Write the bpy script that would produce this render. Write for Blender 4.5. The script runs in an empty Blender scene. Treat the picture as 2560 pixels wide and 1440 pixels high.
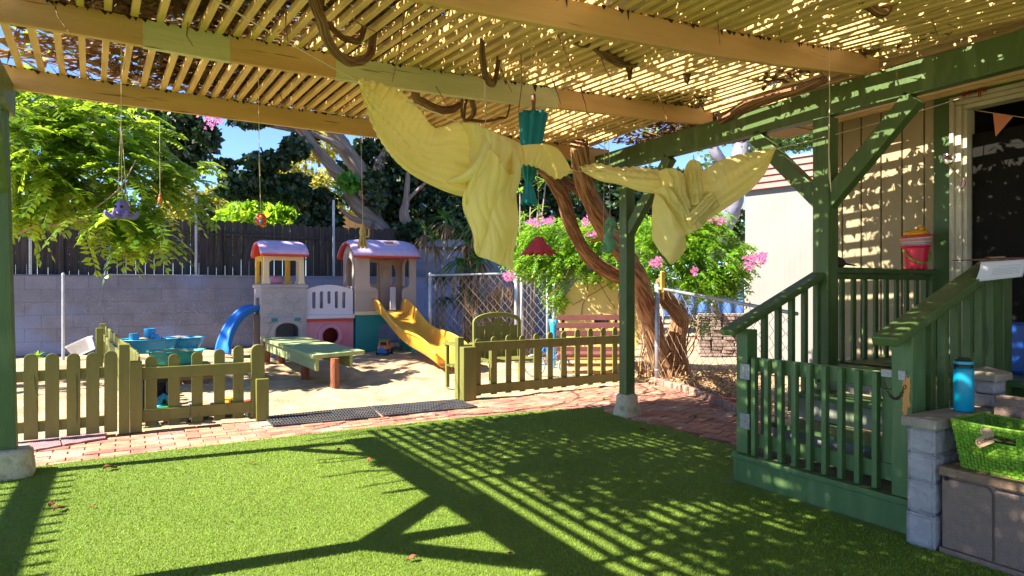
import bpy, bmesh, math, random
import numpy as np
from mathutils import Vector, Matrix, noise

# ------------------------------------------------------------------ camera, world, sun, exposure
SC = bpy.context.scene
COL = SC.collection
FPX = 1650.0          # focal length in pixels of the 2560 px wide photograph
CAMH = 1.40           # eye height over the turf
YAW = math.radians(30.3)
cam_d = bpy.data.cameras.new('camera')
cam_d.sensor_width = 36.0
cam_d.lens = 36.0 * FPX / 2560.0
cam_d.clip_start = 0.02
cam_d.clip_end = 400.0
cam = bpy.data.objects.new('camera', cam_d)
cam.location = (0, 0, CAMH)
cam.rotation_euler = (math.radians(90), 0, -YAW)
COL.objects.link(cam)
SC.camera = cam

SUNV = Vector((-0.94, 0.10, 1.0)).normalized()     # towards the sun
SUN_EL = math.asin(SUNV.z)
w = bpy.data.worlds.new('World')
SC.world = w
w.use_nodes = True
wn = w.node_tree
bg = wn.nodes['Background']
sky = wn.nodes.new('ShaderNodeTexSky')
sky.sky_type = 'NISHITA'
sky.sun_disc = False
sky.sun_elevation = SUN_EL
sky.sun_rotation = math.atan2(SUNV.x, SUNV.y)
sky.air_density = 0.8
sky.altitude = 2500.0
sky.dust_density = 0.0
sky.ozone_density = 5.0
wn.links.new(sky.outputs[0], bg.inputs[0])
bg.inputs[1].default_value = 0.10
sd = bpy.data.lights.new('sun', 'SUN')
sd.energy = 5.0
sd.angle = math.radians(0.53)
sd.color = (1.0, 0.93, 0.80)
sun = bpy.data.objects.new('sun', sd)
sun.rotation_euler = SUNV.to_track_quat('Z', 'Y').to_euler()
sun.location = SUNV * 30
COL.objects.link(sun)
SC.view_settings.view_transform = 'Standard'
SC.view_settings.look = 'None'
SC.view_settings.gamma = 1
SC.view_settings.exposure = 1.92
SC.render.film_transparent = False
try:
    SC.cycles.max_bounces = 10
    SC.cycles.diffuse_bounces = 6
    SC.cycles.transparent_max_bounces = 16
except Exception:
    pass

# ------------------------------------------------------------------ points
FW = Vector((math.sin(YAW), math.cos(YAW), 0))
RT = Vector((math.cos(YAW), -math.sin(YAW), 0))
EYE = Vector((0, 0, CAMH))
def ray(px, py):
    return FW + RT * ((px - 1280) / FPX) + Vector((0, 0, (720 - py) / FPX))
def PD(px, py, d):  return EYE + ray(px, py) * d            # a point d metres ahead
def PY(px, py, Y):  r = ray(px, py); return EYE + r * (Y / r.y)
def PX(px, py, X):  r = ray(px, py); return EYE + r * (X / r.x)
def G(px, py, z=0.0): r = ray(px, py); return EYE + r * ((z - CAMH) / r.z)
def V(*a): return Vector(a)

# ------------------------------------------------------------------ mesh builders
class MB:
    def __init__(s): s.v = []; s.f = []; s.m = []; s.at = None
    def add(s, vs, fs, m=0):
        n = len(s.v)
        s.v += [tuple(p) for p in vs]
        s.f += [tuple(i + n for i in f) for f in fs]
        s.m += [m] * len(fs)
        return s
    def boxf(s, o, a, b, c, m=0):     # corner o and three edge vectors
        o = Vector(o); a = Vector(a); b = Vector(b); c = Vector(c)
        p = [o, o + a, o + a + b, o + b, o + c, o + a + c, o + a + b + c, o + b + c]
        return s.add(p, [(0, 3, 2, 1), (4, 5, 6, 7), (0, 1, 5, 4), (1, 2, 6, 5), (2, 3, 7, 6), (3, 0, 4, 7)], m)
    def box(s, x0, x1, y0, y1, z0, z1, m=0):
        return s.boxf((x0, y0, z0), (x1 - x0, 0, 0), (0, y1 - y0, 0), (0, 0, z1 - z0), m)
    def bar(s, a, b, wd, ht, up=(0, 0, 1), m=0):   # board from a to b, wd across, ht along up
        a = Vector(a); b = Vector(b); t = (b - a).normalized(); up = Vector(up)
        x = t.cross(up)
        if x.length < 1e-4: x = t.cross(Vector((0, 1, 0)))
        x.normalize(); u = x.cross(t).normalized()
        return s.boxf(a - x * wd / 2 - u * ht / 2, x * wd, b - a, u * ht, m)
    def poly_bar(s, pts, wd, ht, m=0):
        pts = [Vector(p) for p in pts]
        n = len(pts); vs = []; fs = []
        t = (pts[-1] - pts[0]).normalized(); x = t.cross(Vector((0, 0, 1))).normalized() * wd / 2
        u = Vector((0, 0, ht / 2))
        for p in pts: vs += [p - x - u, p + x - u, p + x + u, p - x + u]
        for i in range(n - 1):
            k = i * 4
            for j in range(4): fs.append((k + j, k + (j + 1) % 4, k + 4 + (j + 1) % 4, k + 4 + j))
        fs += [(3, 2, 1, 0), (n * 4 - 4, n * 4 - 3, n * 4 - 2, n * 4 - 1)]
        return s.add(vs, fs, m)
    def tube(s, pts, r, n=8, cap=True, m=0, flat=1.0):
        pts = [Vector(p) for p in pts]
        if not hasattr(r, '__len__'): r = [r] * len(pts)
        vs = []; fs = []
        up = Vector((0, 0, 1)); 
        t0 = (pts[1] - pts[0]).normalized()
        if abs(t0.z) > 0.9: up = Vector((1, 0, 0))
        x = t0.cross(up).normalized()
        for i, p in enumerate(pts):
            t = (pts[min(i + 1, len(pts) - 1)] - pts[max(i - 1, 0)])
            if t.length < 1e-9: t = t0
            t.normalize()
            x = (x - t * x.dot(t))
            if x.length < 1e-6: x = t.orthogonal()
            x.normalize(); y = t.cross(x)
            for k in range(n):
                a = 2 * math.pi * k / n
                vs.append(p + x * math.cos(a) * r[i] + y * math.sin(a) * r[i] * flat)
        for i in range(len(pts) - 1):
            for k in range(n):
                a = i * n + k; b = i * n + (k + 1) % n
                fs.append((a, b, b + n, a + n))
        if cap:
            fs.append(tuple(reversed(range(n)))); fs.append(tuple(range((len(pts) - 1) * n, len(pts) * n)))
        return s.add(vs, fs, m)
    def lathe(s, prof, c=(0, 0, 0), n=24, M=None, m=0, a0=0.0, a1=2 * math.pi, sx=1.0, sy=1.0):
        c = Vector(c); full = abs(a1 - a0 - 2 * math.pi) < 1e-6
        k = n if full else n + 1
        vs = []; fs = []
        for (r, z) in prof:
            for i in range(k):
                a = a0 + (a1 - a0) * i / n
                p = Vector((math.cos(a) * r * sx, math.sin(a) * r * sy, z))
                if M: p = M @ p
                vs.append(c + p)
        for j in range(len(prof) - 1):
            for i in range(n):
                a = j * k + i; b = j * k + (i + 1) % k
                fs.append((a, b, b + k, a + k))
        return s.add(vs, fs, m)
    def prism(s, out, o, u, v, w_, m=0):   # outline in (u,v), thick along w_
        o = Vector(o); u = Vector(u); v = Vector(v); w_ = Vector(w_)
        n = len(out)
        p = [o + u * a + v * b for a, b in out]
        vs = p + [q + w_ for q in p]
        fs = [tuple(reversed(range(n))), tuple(range(n, 2 * n))]
        fs += [(i, (i + 1) % n, n + (i + 1) % n, n + i) for i in range(n)]
        return s.add(vs, fs, m)
    def panel(s, out, holes, o, u, v, w_, m=0):
        cu = bpy.data.curves.new('tmp', 'CURVE'); cu.dimensions = '2D'; cu.fill_mode = 'BOTH'; cu.extrude = 0.5
        for lp in [out] + list(holes):
            sp = cu.splines.new('POLY'); sp.points.add(len(lp) - 1)
            for i, (a, b) in enumerate(lp): sp.points[i].co = (a, b, 0, 1)
            sp.use_cyclic_u = True
        ob = bpy.data.objects.new('tmp', cu)
        me = bpy.data.meshes.new_from_object(ob)
        o = Vector(o); u = Vector(u); v = Vector(v); w_ = Vector(w_)
        vs = [o + u * q.co.x + v * q.co.y + w_ * (q.co.z + 0.5) for q in me.vertices]
        fs = [tuple(f.vertices) for f in me.polygons]
        bpy.data.objects.remove(ob); bpy.data.curves.remove(cu); bpy.data.meshes.remove(me)
        return s.add(vs, fs, m)
    def ball(s, c, r, n=16, k=10, m=0, sc=(1, 1, 1), M=None):
        prof = [(max(1e-4, math.sin(math.pi * i / k)) * r, -math.cos(math.pi * i / k) * r) for i in range(k + 1)]
        mm = Matrix.Diagonal(Vector(sc)).to_3x3()
        if M: mm = M @ mm
        return s.lathe(prof, c, n, mm, m)
    def grid(s, f, nu, nv, m=0, two=0.0):
        vs = [f(i / nu, j / nv) for j in range(nv + 1) for i in range(nu + 1)]
        fs = [(j * (nu + 1) + i, j * (nu + 1) + i + 1, (j + 1) * (nu + 1) + i + 1, (j + 1) * (nu + 1) + i) for j in range(nv) for i in range(nu)]
        return s.add(vs, fs, m)
    def build(s, name, mats, parent=None, bev=0.0, smooth=False, seg=2, weld=False, ang=35, fix=True, thick=0.0, sub=0):
        me = bpy.data.meshes.new(name)
        me.from_pydata(s.v, [], s.f)
        if not isinstance(mats, (list, tuple)): mats = [mats]
        for q in mats: me.materials.append(q)
        me.polygons.foreach_set('material_index', s.m)
        if weld or fix:
            bm = bmesh.new(); bm.from_mesh(me)
            if weld: bmesh.ops.remove_doubles(bm, verts=bm.verts, dist=1e-5)
            if fix: bmesh.ops.recalc_face_normals(bm, faces=bm.faces)
            bm.to_mesh(me); bm.free()
        if s.at and len(s.at) == len(me.vertices):
            at_ = me.attributes.new('bark', 'FLOAT_VECTOR', 'POINT'); at_.data.foreach_set('vector', np.array(s.at, dtype=np.float32).ravel())
        if smooth: me.shade_smooth()
        me.update()
        o = bpy.data.objects.new(name, me); COL.objects.link(o)
        if parent is not None: o.parent = parent
        if thick:
            md = o.modifiers.new('solid', 'SOLIDIFY'); md.thickness = thick; md.offset = 0
        if bev:
            md = o.modifiers.new('bevel', 'BEVEL'); md.width = bev; md.segments = seg
            md.limit_method = 'ANGLE'; md.angle_limit = math.radians(ang)
            md.use_clamp_overlap = True
        if sub:
            md = o.modifiers.new('sub', 'SUBSURF'); md.levels = sub; md.render_levels = sub
        return o

def tag(o, label=None, cat=None, group=None, kind=None):
    if label: o['label'] = label
    if cat: o['category'] = cat
    if group: o['group'] = group
    if kind: o['kind'] = kind
    return o
def empty(name, loc=(0, 0, 0), label=None, cat=None, group=None):
    o = bpy.data.objects.new(name, None); COL.objects.link(o)
    o.empty_display_size = 0.1
    o.location = loc
    return tag(o, label, cat, group)
ROOTS = []
def thing(name, label, cat, group=None):
    # the Empty is moved to the base of its parts at the end (see settle)
    o = empty(name, (0, 0, 0), label, cat, group); ROOTS.append(o)
    return o
def copy_tree(o, parent=None):
    c = o.copy(); COL.objects.link(c)
    if parent is not None: c.parent = parent
    for ch in list(o.children): copy_tree(ch, c)
    return c
def settle():
    bpy.context.view_layer.update()
    for r in ROOTS:
        if r.location.length > 1e-6: continue
        lo = Vector((1e9,) * 3); hi = Vector((-1e9,) * 3); any_ = False
        for ch in r.children:
            if ch.type != 'MESH': continue
            for v in ch.data.vertices if len(ch.data.vertices) < 3000 else list(ch.data.vertices)[::7]:
                any_ = True
                p = ch.matrix_basis @ v.co
                for k in range(3):
                    lo[k] = min(lo[k], p[k]); hi[k] = max(hi[k], p[k])
        if not any_: continue
        base = Vector(((lo.x + hi.x) / 2, (lo.y + hi.y) / 2, lo.z))
        r.location = base
        for ch in r.children: ch.matrix_parent_inverse = Matrix.Translation(-base)

# ------------------------------------------------------------------ materials
MATS = {}
def srgb(h):
    h = h.lstrip('#'); c = [int(h[i:i + 2], 16) / 255 for i in (0, 2, 4)]
    return tuple((x / 12.92 if x <= 0.04045 else ((x + 0.055) / 1.055) ** 2.4) for x in c)
def nd(nt, t, **kw):
    n = nt.nodes.new(t)
    for k, v in kw.items(): setattr(n, k, v)
    return n
def mat(name, col, rough=0.6, col2=None, scale=8.0, amt=1.0, bump=0.0, bscale=40.0, metal=0.0, spec=0.5,
        stretch=(1, 1, 1), trans=0.0, tcol=None, rnd=0.0, sss=0.0, detail=6.0, lo=0.35, hi=0.65, coat=0.0, alpha=1.0, col3=None, scale3=1.0, bark=False, crack=None):
    """procedural paint: base colour, a second colour in noise patches, bump, per-island shift"""
    if name in MATS: return MATS[name]
    m = bpy.data.materials.new(name); m.use_nodes = True
    nt = m.node_tree; b = nt.nodes['Principled BSDF']; out = nt.nodes['Material Output']
    L = nt.links.new
    b.inputs['Roughness'].default_value = rough
    b.inputs['Metallic'].default_value = metal
    b.inputs['Specular IOR Level'].default_value = spec
    if coat: b.inputs['Coat Weight'].default_value = coat
    b.inputs['Base Color'].default_value = (*col, 1)
    tc = nd(nt, 'ShaderNodeTexCoord'); mp = nd(nt, 'ShaderNodeMapping')
    mp.inputs['Scale'].default_value = stretch
    if bark:
        an = nd(nt, 'ShaderNodeAttribute'); an.attribute_name = 'bark'; L(an.outputs['Vector'], mp.inputs[0])
    else: L(tc.outputs['Object'], mp.inputs[0])
    last = None
    if col2 is not None:
        n = nd(nt, 'ShaderNodeTexNoise'); n.inputs['Scale'].default_value = scale; n.inputs['Detail'].default_value = detail
        L(mp.outputs[0], n.inputs['Vector'])
        r = nd(nt, 'ShaderNodeMapRange'); r.inputs[1].default_value = lo; r.inputs[2].default_value = hi
        r.inputs[3].default_value = 0; r.inputs[4].default_value = amt
        L(n.outputs['Fac'], r.inputs[0])
        mx = nd(nt, 'ShaderNodeMix', data_type='RGBA')
        mx.inputs['A'].default_value = (*col, 1); mx.inputs['B'].default_value = (*col2, 1)
        L(r.outputs[0], mx.inputs['Factor'])
        last = mx.outputs['Result']
    if col3 is not None:
        n = nd(nt, 'ShaderNodeTexNoise'); n.inputs['Scale'].default_value = scale3; n.inputs['Detail'].default_value = 4
        L(mp.outputs[0], n.inputs['Vector'])
        r = nd(nt, 'ShaderNodeMapRange'); r.inputs[1].default_value = 0.52; r.inputs[2].default_value = 0.66
        L(n.outputs['Fac'], r.inputs[0])
        mx = nd(nt, 'ShaderNodeMix', data_type='RGBA')
        if last is None: mx.inputs['A'].default_value = (*col, 1)
        else: L(last, mx.inputs['A'])
        mx.inputs['B'].default_value = (*col3, 1)
        L(r.outputs[0], mx.inputs['Factor'])
        last = mx.outputs['Result']
    if crack is not None:     # thin dark checks in the painted timber
        m2 = nd(nt, 'ShaderNodeMapping'); m2.inputs['Scale'].default_value = crack
        L(tc.outputs['Object'], m2.inputs[0])
        n = nd(nt, 'ShaderNodeTexNoise'); n.inputs['Scale'].default_value = 1.0; n.inputs['Detail'].default_value = 3; n.inputs['Roughness'].default_value = 0.6
        L(m2.outputs[0], n.inputs['Vector'])
        r = nd(nt, 'ShaderNodeMapRange'); r.inputs[1].default_value = 0.655; r.inputs[2].default_value = 0.70; r.inputs[4].default_value = 0.75
        L(n.outputs['Fac'], r.inputs[0])
        mx = nd(nt, 'ShaderNodeMix', data_type='RGBA')
        if last is None: mx.inputs['A'].default_value = (*col, 1)
        else: L(last, mx.inputs['A'])
        mx.inputs['B'].default_value = (col[0] * .22, col[1] * .2, col[2] * .2, 1)
        L(r.outputs[0], mx.inputs['Factor'])
        last = mx.outputs['Result']
    if rnd:
        g = nd(nt, 'ShaderNodeNewGeometry')
        h = nd(nt, 'ShaderNodeHueSaturation')
        r1 = nd(nt, 'ShaderNodeMapRange'); r1.inputs[3].default_value = 1 - rnd; r1.inputs[4].default_value = 1 + rnd
        r2 = nd(nt, 'ShaderNodeMapRange'); r2.inputs[3].default_value = 0.5 - rnd * 0.06; r2.inputs[4].default_value = 0.5 + rnd * 0.05
        L(g.outputs['Random Per Island'], r1.inputs[0]); L(g.outputs['Random Per Island'], r2.inputs[0])
        L(r1.outputs[0], h.inputs['Value']); L(r2.outputs[0], h.inputs['Hue'])
        if last is None: h.inputs['Color'].default_value = (*col, 1)
        else: L(last, h.inputs['Color'])
        last = h.outputs[0]
    if last is not None: L(last, b.inputs['Base Color'])
    if bump:
        n = nd(nt, 'ShaderNodeTexNoise'); n.inputs['Scale'].default_value = bscale; n.inputs['Detail'].default_value = 5
        L(mp.outputs[0], n.inputs['Vector'])
        bp = nd(nt, 'ShaderNodeBump'); bp.inputs['Strength'].default_value = min(1, bump * 2); bp.inputs['Distance'].default_value = bump * 0.02
        L(n.outputs['Fac'], bp.inputs['Height']); L(bp.outputs[0], b.inputs['Normal'])
    if trans:
        t = nd(nt, 'ShaderNodeBsdfTranslucent')
        if tcol is not None: t.inputs[0].default_value = (*tcol, 1)
        elif last is not None: L(last, t.inputs[0])
        else: t.inputs[0].default_value = (*col, 1)
        ms = nd(nt, 'ShaderNodeMixShader'); ms.inputs[0].default_value = trans
        L(b.outputs[0], ms.inputs[1]); L(t.outputs[0], ms.inputs[2]); L(ms.outputs[0], out.inputs[0])
    if alpha < 1:
        b.inputs['Alpha'].default_value = alpha
    MATS[name] = m
    return m
def wood(name, c1, c2, rough=0.75, axis=2, scale=6, bump=0.3, streak=12, knots=None, **kw):
    st = [streak, streak, streak]; st[axis] = 0.6
    return mat(name, c1, rough, c2, scale=scale * 0.5, stretch=st, bump=bump, bscale=scale, **kw)

M_beam = mat('beam_paint', (0.67, 0.42, 0.155), 0.6, (0.58, 0.345, 0.115), scale=2.5, bump=0.25, bscale=14, stretch=(0.5, 3, 5), rnd=0.05, crack=(1.6, 30, 30))
M_beam2 = mat('splice_paint', (0.62, 0.60, 0.32), 0.6, (0.54, 0.52, 0.27), scale=3, bump=0.3, bscale=14, stretch=(0.5, 3, 5), crack=(1.8, 34, 34))
M_slat = mat('slat_paint', (0.72, 0.47, 0.18), 0.6, (0.42, 0.25, 0.09), scale=3, bump=0.2, bscale=20, stretch=(5, 0.6, 5), rnd=0.12, lo=0.45, hi=0.8, crack=(30, 1.5, 30))
M_green = mat('dark_green_paint', (0.070, 0.122, 0.026), 0.5, (0.054, 0.098, 0.021), scale=3, bump=0.3, bscale=18, stretch=(3, 3, 0.6), crack=(26, 26, 1.7), col3=(0.10, 0.155, 0.045), scale3=3.0)
M_green2 = mat('gate_green_paint', (0.062, 0.130, 0.036), 0.5, (0.076, 0.152, 0.042), scale=4, bump=0.2, bscale=18, stretch=(3, 3, 0.6), rnd=0.10, col3=(0.11, 0.18, 0.06), scale3=3.5)
M_olive = mat('picket_olive_paint', (0.175, 0.180, 0.036), 0.55, (0.145, 0.145, 0.030), scale=3, bump=0.3, bscale=16, stretch=(3, 3, 0.6), rnd=0.10, crack=(26, 26, 2.2))
M_leafbrown = mat('dry_leaf', (0.28, 0.10, 0.035), 0.8, (0.16, 0.06, 0.02), scale=20, trans=0.2)
M_dry = mat('dry_vine_litter', (0.16, 0.085, 0.035), 0.95, rnd=0.55)
M_vine = mat('vine_bark', (0.43, 0.24, 0.11), 0.9, (0.15, 0.065, 0.027), scale=2.6, bump=1.6, bscale=2.6, stretch=(1, 1, 1), lo=0.40, hi=0.60, bark=True)
M_conc = mat('old_concrete', (0.52, 0.46, 0.30), 0.95, (0.30, 0.24, 0.13), scale=9, bump=0.8, bscale=30, lo=0.5, hi=0.7)
# ------------------------------------------------------------------ ground
rng = random.Random(7)
def fbm(x, y, s, seed=0): return noise.fractal(Vector((x * s + seed, y * s - seed, seed * 1.7)), 1.0, 2.0, 4)

# turf: artificial grass sheet with trimmed edge
M_turf = mat('turf_green', (0.19, 0.29, 0.022), 0.7, (0.13, 0.21, 0.015), scale=150, bump=1.0, bscale=260, detail=3)
turf_out = [(-9, -6), (4.9, -6), (4.9, 1.2), (4.9, 3.3), (4.66, 3.34), (4.63, 4.2), (4.70, 5.0), (4.60, 5.42), (4.66, 5.92), (4.80, 6.10), (4.3, 6.30), (3.3, 6.40), (1.5, 6.43), (0.2, 6.40), (-0.62, 6.34), (-3, 6.30), (-9, 6.2)]
mb = MB(); mb.prism(turf_out, (0, 0, -0.03), (1, 0, 0), (0, 1, 0), (0, 0, 0.034))
tag(mb.build('turf', M_turf), kind='structure')

def in_poly(x, y, P):
    c = np.zeros(x.shape, bool); n = len(P)
    for i in range(n):
        x1, y1 = P[i]; x2, y2 = P[(i + 1) % n]
        t = ((y1 > y) != (y2 > y))
        xi = (x2 - x1) * (y - y1) / ((y2 - y1) if y2 != y1 else 1e-9) + x1
        c ^= t & (x < xi)
    return c
def np_mesh(name, co, k, mats, parent=None, mi=None):
    """co: (N,k,3) independent k-gons"""
    n = co.shape[0]
    me = bpy.data.meshes.new(name)
    me.vertices.add(n * k); me.vertices.foreach_set('co', co.astype(np.float32).ravel())
    me.loops.add(n * k); me.loops.foreach_set('vertex_index', np.arange(n * k, dtype=np.int32))
    me.polygons.add(n); me.polygons.foreach_set('loop_start', np.arange(0, n * k, k, dtype=np.int32))
    me.polygons.foreach_set('loop_total', np.full(n, k, dtype=np.int32))
    for q in (mats if isinstance(mats, (list, tuple)) else [mats]): me.materials.append(q)
    if mi is not None: me.polygons.foreach_set('material_index', mi.astype(np.int32))
    me.update(calc_edges=True)
    o = bpy.data.objects.new(name, me); COL.objects.link(o)
    if parent is not None: o.parent = parent
    return o
nr = np.random.default_rng(5)
def turf_blades():
    N = 420000
    # denser near the camera
    d = 2.2 + 6.6 * nr.random(N) ** 1.25
    s = (nr.random(N) * 1.75 - 0.87) * d
    x = FW.x * d + RT.x * s; y = FW.y * d + RT.y * s
    k = in_poly(x, y, turf_out) & ~((x > 3.72) & (y < 3.36) & (y > 0.3))
    x = x[k]; y = y[k]; d = d[k]; n = len(x)
    a = nr.random(n) * 2 * np.pi; ln = nr.random(n) * 0.007 + 0.003
    h = 0.006 + nr.random(n) * 0.007
    wv = (0.0012 + 0.00045 * d)
    dx = np.cos(a); dy = np.sin(a)
    b = a + np.pi / 2
    P = np.zeros((n, 3, 3))
    P[:, 0] = np.stack([x - np.cos(b) * wv, y - np.sin(b) * wv, np.full(n, 0.003)], 1)
    P[:, 1] = np.stack([x + np.cos(b) * wv, y + np.sin(b) * wv, np.full(n, 0.003)], 1)
    P[:, 2] = np.stack([x + dx * ln, y + dy * ln, 0.004 + h], 1)
    M_bl = mat('turf_blade', (0.245, 0.36, 0.035), 0.6, (0.19, 0.30, 0.026), scale=1.3, spec=0.2, rnd=0.24, trans=0.3)
    o = np_mesh('grass', P, 3, M_bl)
    tag(o, 'short bright green artificial grass pile covering the yard', 'artificial grass', kind='stuff')
turf_blades()

# sandy soil: one sheet out to the horizon, rippled sand near the play area
def sand_z(x, y):
    z = 0.045 * fbm(x, y, 0.9, 3) + 0.035 * fbm(x, y, 2.6, 9) + 0.014 * fbm(x, y, 7.5, 2)
    k = min(1, max(0, (y - 7.3) / 0.8)) * (1 if x > -0.3 else 0.5)
    return z * k - 0.02 + 0.0 * y
M_sand = mat('sand', (0.47, 0.345, 0.21), 0.95, (0.38, 0.27, 0.155), scale=5, bump=0.9, bscale=45, col3=(0.29, 0.195, 0.11), scale3=1.3)
mb = MB()
xs = np.concatenate([[-90, -40, -15, -7], np.arange(-3, 9.01, 0.055), [10, 14, 25, 50, 90]])
ys = np.concatenate([[7.25], np.arange(7.4, 17.2, 0.055), [18, 22, 35, 60, 130]])
vs = [(x, y, sand_z(x, y) if 7.3 < y < 17.5 and -3.1 < x < 9.1 else -0.02) for y in ys for x in xs]
nx = len(xs)
mb.add(vs, [(j * nx + i, j * nx + i + 1, (j + 1) * nx + i + 1, (j + 1) * nx + i) for j in range(len(ys) - 1) for i in range(nx - 1)])
tag(mb.build('sand_ground', M_sand, smooth=True, fix=False), kind='structure')
# bare dirt beyond the kerb and under the house
M_dirt = mat('dirt', (0.34, 0.22, 0.12), 0.95, (0.42, 0.30, 0.18), scale=3, bump=1.0, bscale=30, col3=(0.22, 0.13, 0.07), scale3=2.2)
mb = MB()
xs = np.concatenate([[-90, -30, -9, 0], np.arange(4.5, 14.01, 0.12), [20, 40, 90]])
ys = np.concatenate([[-60, -20, -4], np.arange(2.0, 7.3, 0.12), [7.36]])
nx = len(xs)
def dz(x, y):
    if not (4.6 < x < 14 and 2 < y < 7.4): return -0.06
    k = 1.0 if x > 7.0 else max(0, (x - 6.2) / 0.8)
    return -0.055 + k * (0.045 + 0.03 * fbm(x, y, 2.2, 5))
mb.add([(x, y, dz(x, y)) for y in ys for x in xs], [(j * nx + i, j * nx + i + 1, (j + 1) * nx + i + 1, (j + 1) * nx + i) for j in range(len(ys) - 1) for i in range(nx - 1)])
tag(mb.build('dirt_ground', M_dirt, smooth=True, fix=False), kind='structure')

# brick paving: every brick is geometry inside one path object
def brick_mat():
    m = mat('brick', (0.44, 0.215, 0.13), 0.85, (0.33, 0.135, 0.09), scale=7, bump=0.5, bscale=60, rnd=0.22, col3=(0.42, 0.27, 0.20), scale3=2.0)
    return m
M_brick = brick_mat()
M_joint = mat('joint_sand', (0.17, 0.10, 0.065), 0.95, (0.09, 0.05, 0.03), scale=12)
path_poly = [(-3.2, 6.20), (4.5, 6.2), (4.3, 5.2), (4.5, 3.0), (6.0, 3.4), (5.75, 4.2), (5.95, 5.1), (6.35, 6.0), (6.62, 6.8), (6.62, 7.42), (3.5, 7.42), (-3.2, 7.36)]
mb = MB()
mb.prism(path_poly, (0, 0, -0.045), (1, 0, 0), (0, 1, 0), (0, 0, 0.02), m=1)
def brick(cx, cy, L_, W_, ang):
    rr = rng.uniform
    z = -0.005 + rr(-0.004, 0.004); tx = rr(-0.02, 0.02); ty = rr(-0.02, 0.02)
    c, s_ = math.cos(ang), math.sin(ang)
    u = Vector((c, s_, tx)); v = Vector((-s_, c, ty))
    L_ -= 0.008; W_ -= 0.008
    mb.boxf(Vector((cx, cy, z - 0.03)) - u * L_ / 2 - v * W_ / 2, u * L_, v * W_, Vector((0, 0, 0.033)))
PA = np.array(path_poly)
def inp(x, y): return bool(in_poly(np.array([x]), np.array([y]), path_poly)[0])
# running rows along the turf, then herringbone to the right of the post
rows = [(6.38 + 0.115 * i) for i in range(9)]
for j, y in enumerate(rows):
    x = -3.2 + 0.115 * (j % 2)
    while x < 4.75:
        wob = 0.05 * math.sin(x * 0.7 + 1)
        if inp(x, y + wob): brick(x, y + wob, 0.23, 0.115, math.radians(rng.uniform(-2.2, 2.2)))
        x += 0.231
a45 = math.radians(20)
for i in range(-30, 60):
    for j in range(-40, 60):
        if (i - j) % 4 == 0 or (i - j) % 4 == 2:
            pass
        k = (i + j) % 4
        if k == 0: gx, gy, hor = i + 1.0, j + 0.5, True
        elif k == 2: gx, gy, hor = i + 0.5, j + 1.0, False
        else: continue
        gx *= 0.115; gy *= 0.115
        x = 5.0 + gx * math.cos(a45) - gy * math.sin(a45); y = 5.0 + gx * math.sin(a45) + gy * math.cos(a45)
        if x > 4.72 and inp(x, y): brick(x, y, 0.23, 0.115, a45 + (0 if hor else math.pi / 2) + math.radians(rng.uniform(-1, 1)))
tag(mb.build('brick_path', [M_brick, M_joint], bev=0.004, seg=1), kind='structure')
# kerb of bricks on edge
kpts = [V(5.80, 4.4, 0), V(5.92, 5.0, 0), V(6.12, 5.5, 0), V(6.36, 6.0, 0), V(6.55, 6.5, 0), V(6.66, 7.0, 0), V(6.72, 7.3, 0)]
mb = MB()
def along(pts, step):
    out = []; acc = 0.0
    for a, b in zip(pts[:-1], pts[1:]):
        Ls = (b - a).length; t = acc
        while t < Ls:
            out.append((a.lerp(b, t / Ls), (b - a).normalized())); t += step
        acc = t - Ls
    return out
for p, t in along(kpts, 0.215):
    n_ = Vector((-t.y, t.x, 0)); q = p + n_ * rng.uniform(-0.012, 0.012)
    mb.bar(q + V(0, 0, 0.02), q + t * 0.2 + V(0, 0, 0.02 + rng.uniform(-0.006, 0.006)), 0.09, 0.115)
o = mb.build('brick_kerb', mat('kerb_brick', (0.36, 0.22, 0.17), 0.9, (0.22, 0.14, 0.11), scale=7, bump=0.6, bscale=40, rnd=0.25), bev=0.012)
tag(o, kind='structure')

# ------------------------------------------------------------------ pergola
XL, XR = -0.78, 4.78
perg = thing('pergola', 'cream slatted pergola with green posts and braces over the turf', 'pergola')
M_grime = mat('grime_black', (0.030, 0.018, 0.010), 0.95)
def beam_y(Y, pts, z_h=0.165, wd=0.042, patches=()):
    pts = [V(x, Y, z + z_h / 2) for x, z in pts]
    o = MB().poly_bar(pts, wd, z_h).build('beam', M_beam, perg, bev=0.004)
    Z0 = list(pts)
    def zat(x):
        for a, b in zip(pts[:-1], pts[1:]):
            if a.x <= x <= b.x: return a.z + (b.z - a.z) * (x - a.x) / (b.x - a.x)
        return pts[-1].z
    mb = MB(); x = pts[0].x + .2
    while x < pts[-1].x - .1:      # black grime and rootlets hanging from the top edge
        if rng.random() < .75:
            z = zat(x) + z_h / 2 + .004; h = rng.uniform(.008, .03) * (2.2 if rng.random() < .08 else 1); w_ = rng.uniform(.006, .03)
            mb.prism([(-w_, 0), (w_, 0), (w_ * .3 + rng.uniform(-.004, .004), -h), (-w_ * .2, -h * .6)], (x, Y - wd / 2 - .006, z), (1, 0, 0), (0, 0, 1), (0, .003, 0))
        x += rng.uniform(.02, .07)
    tag(mb.build('grime', M_grime, o), kind='stuff')
    for (x0, x1) in patches:      # pale repaired lengths, a few mm proud
        n = 6
        pp = [V(x0 + (x1 - x0) * i / n, Y, zat(x0 + (x1 - x0) * i / n)) for i in range(n + 1)]
        MB().poly_bar(pp, wd + 0.008, z_h + 0.008).build('painted_splice', M_beam2, o, bev=0.003)
    return o
def Zb(px, py, Y): return PY(px, py, Y)
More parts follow.
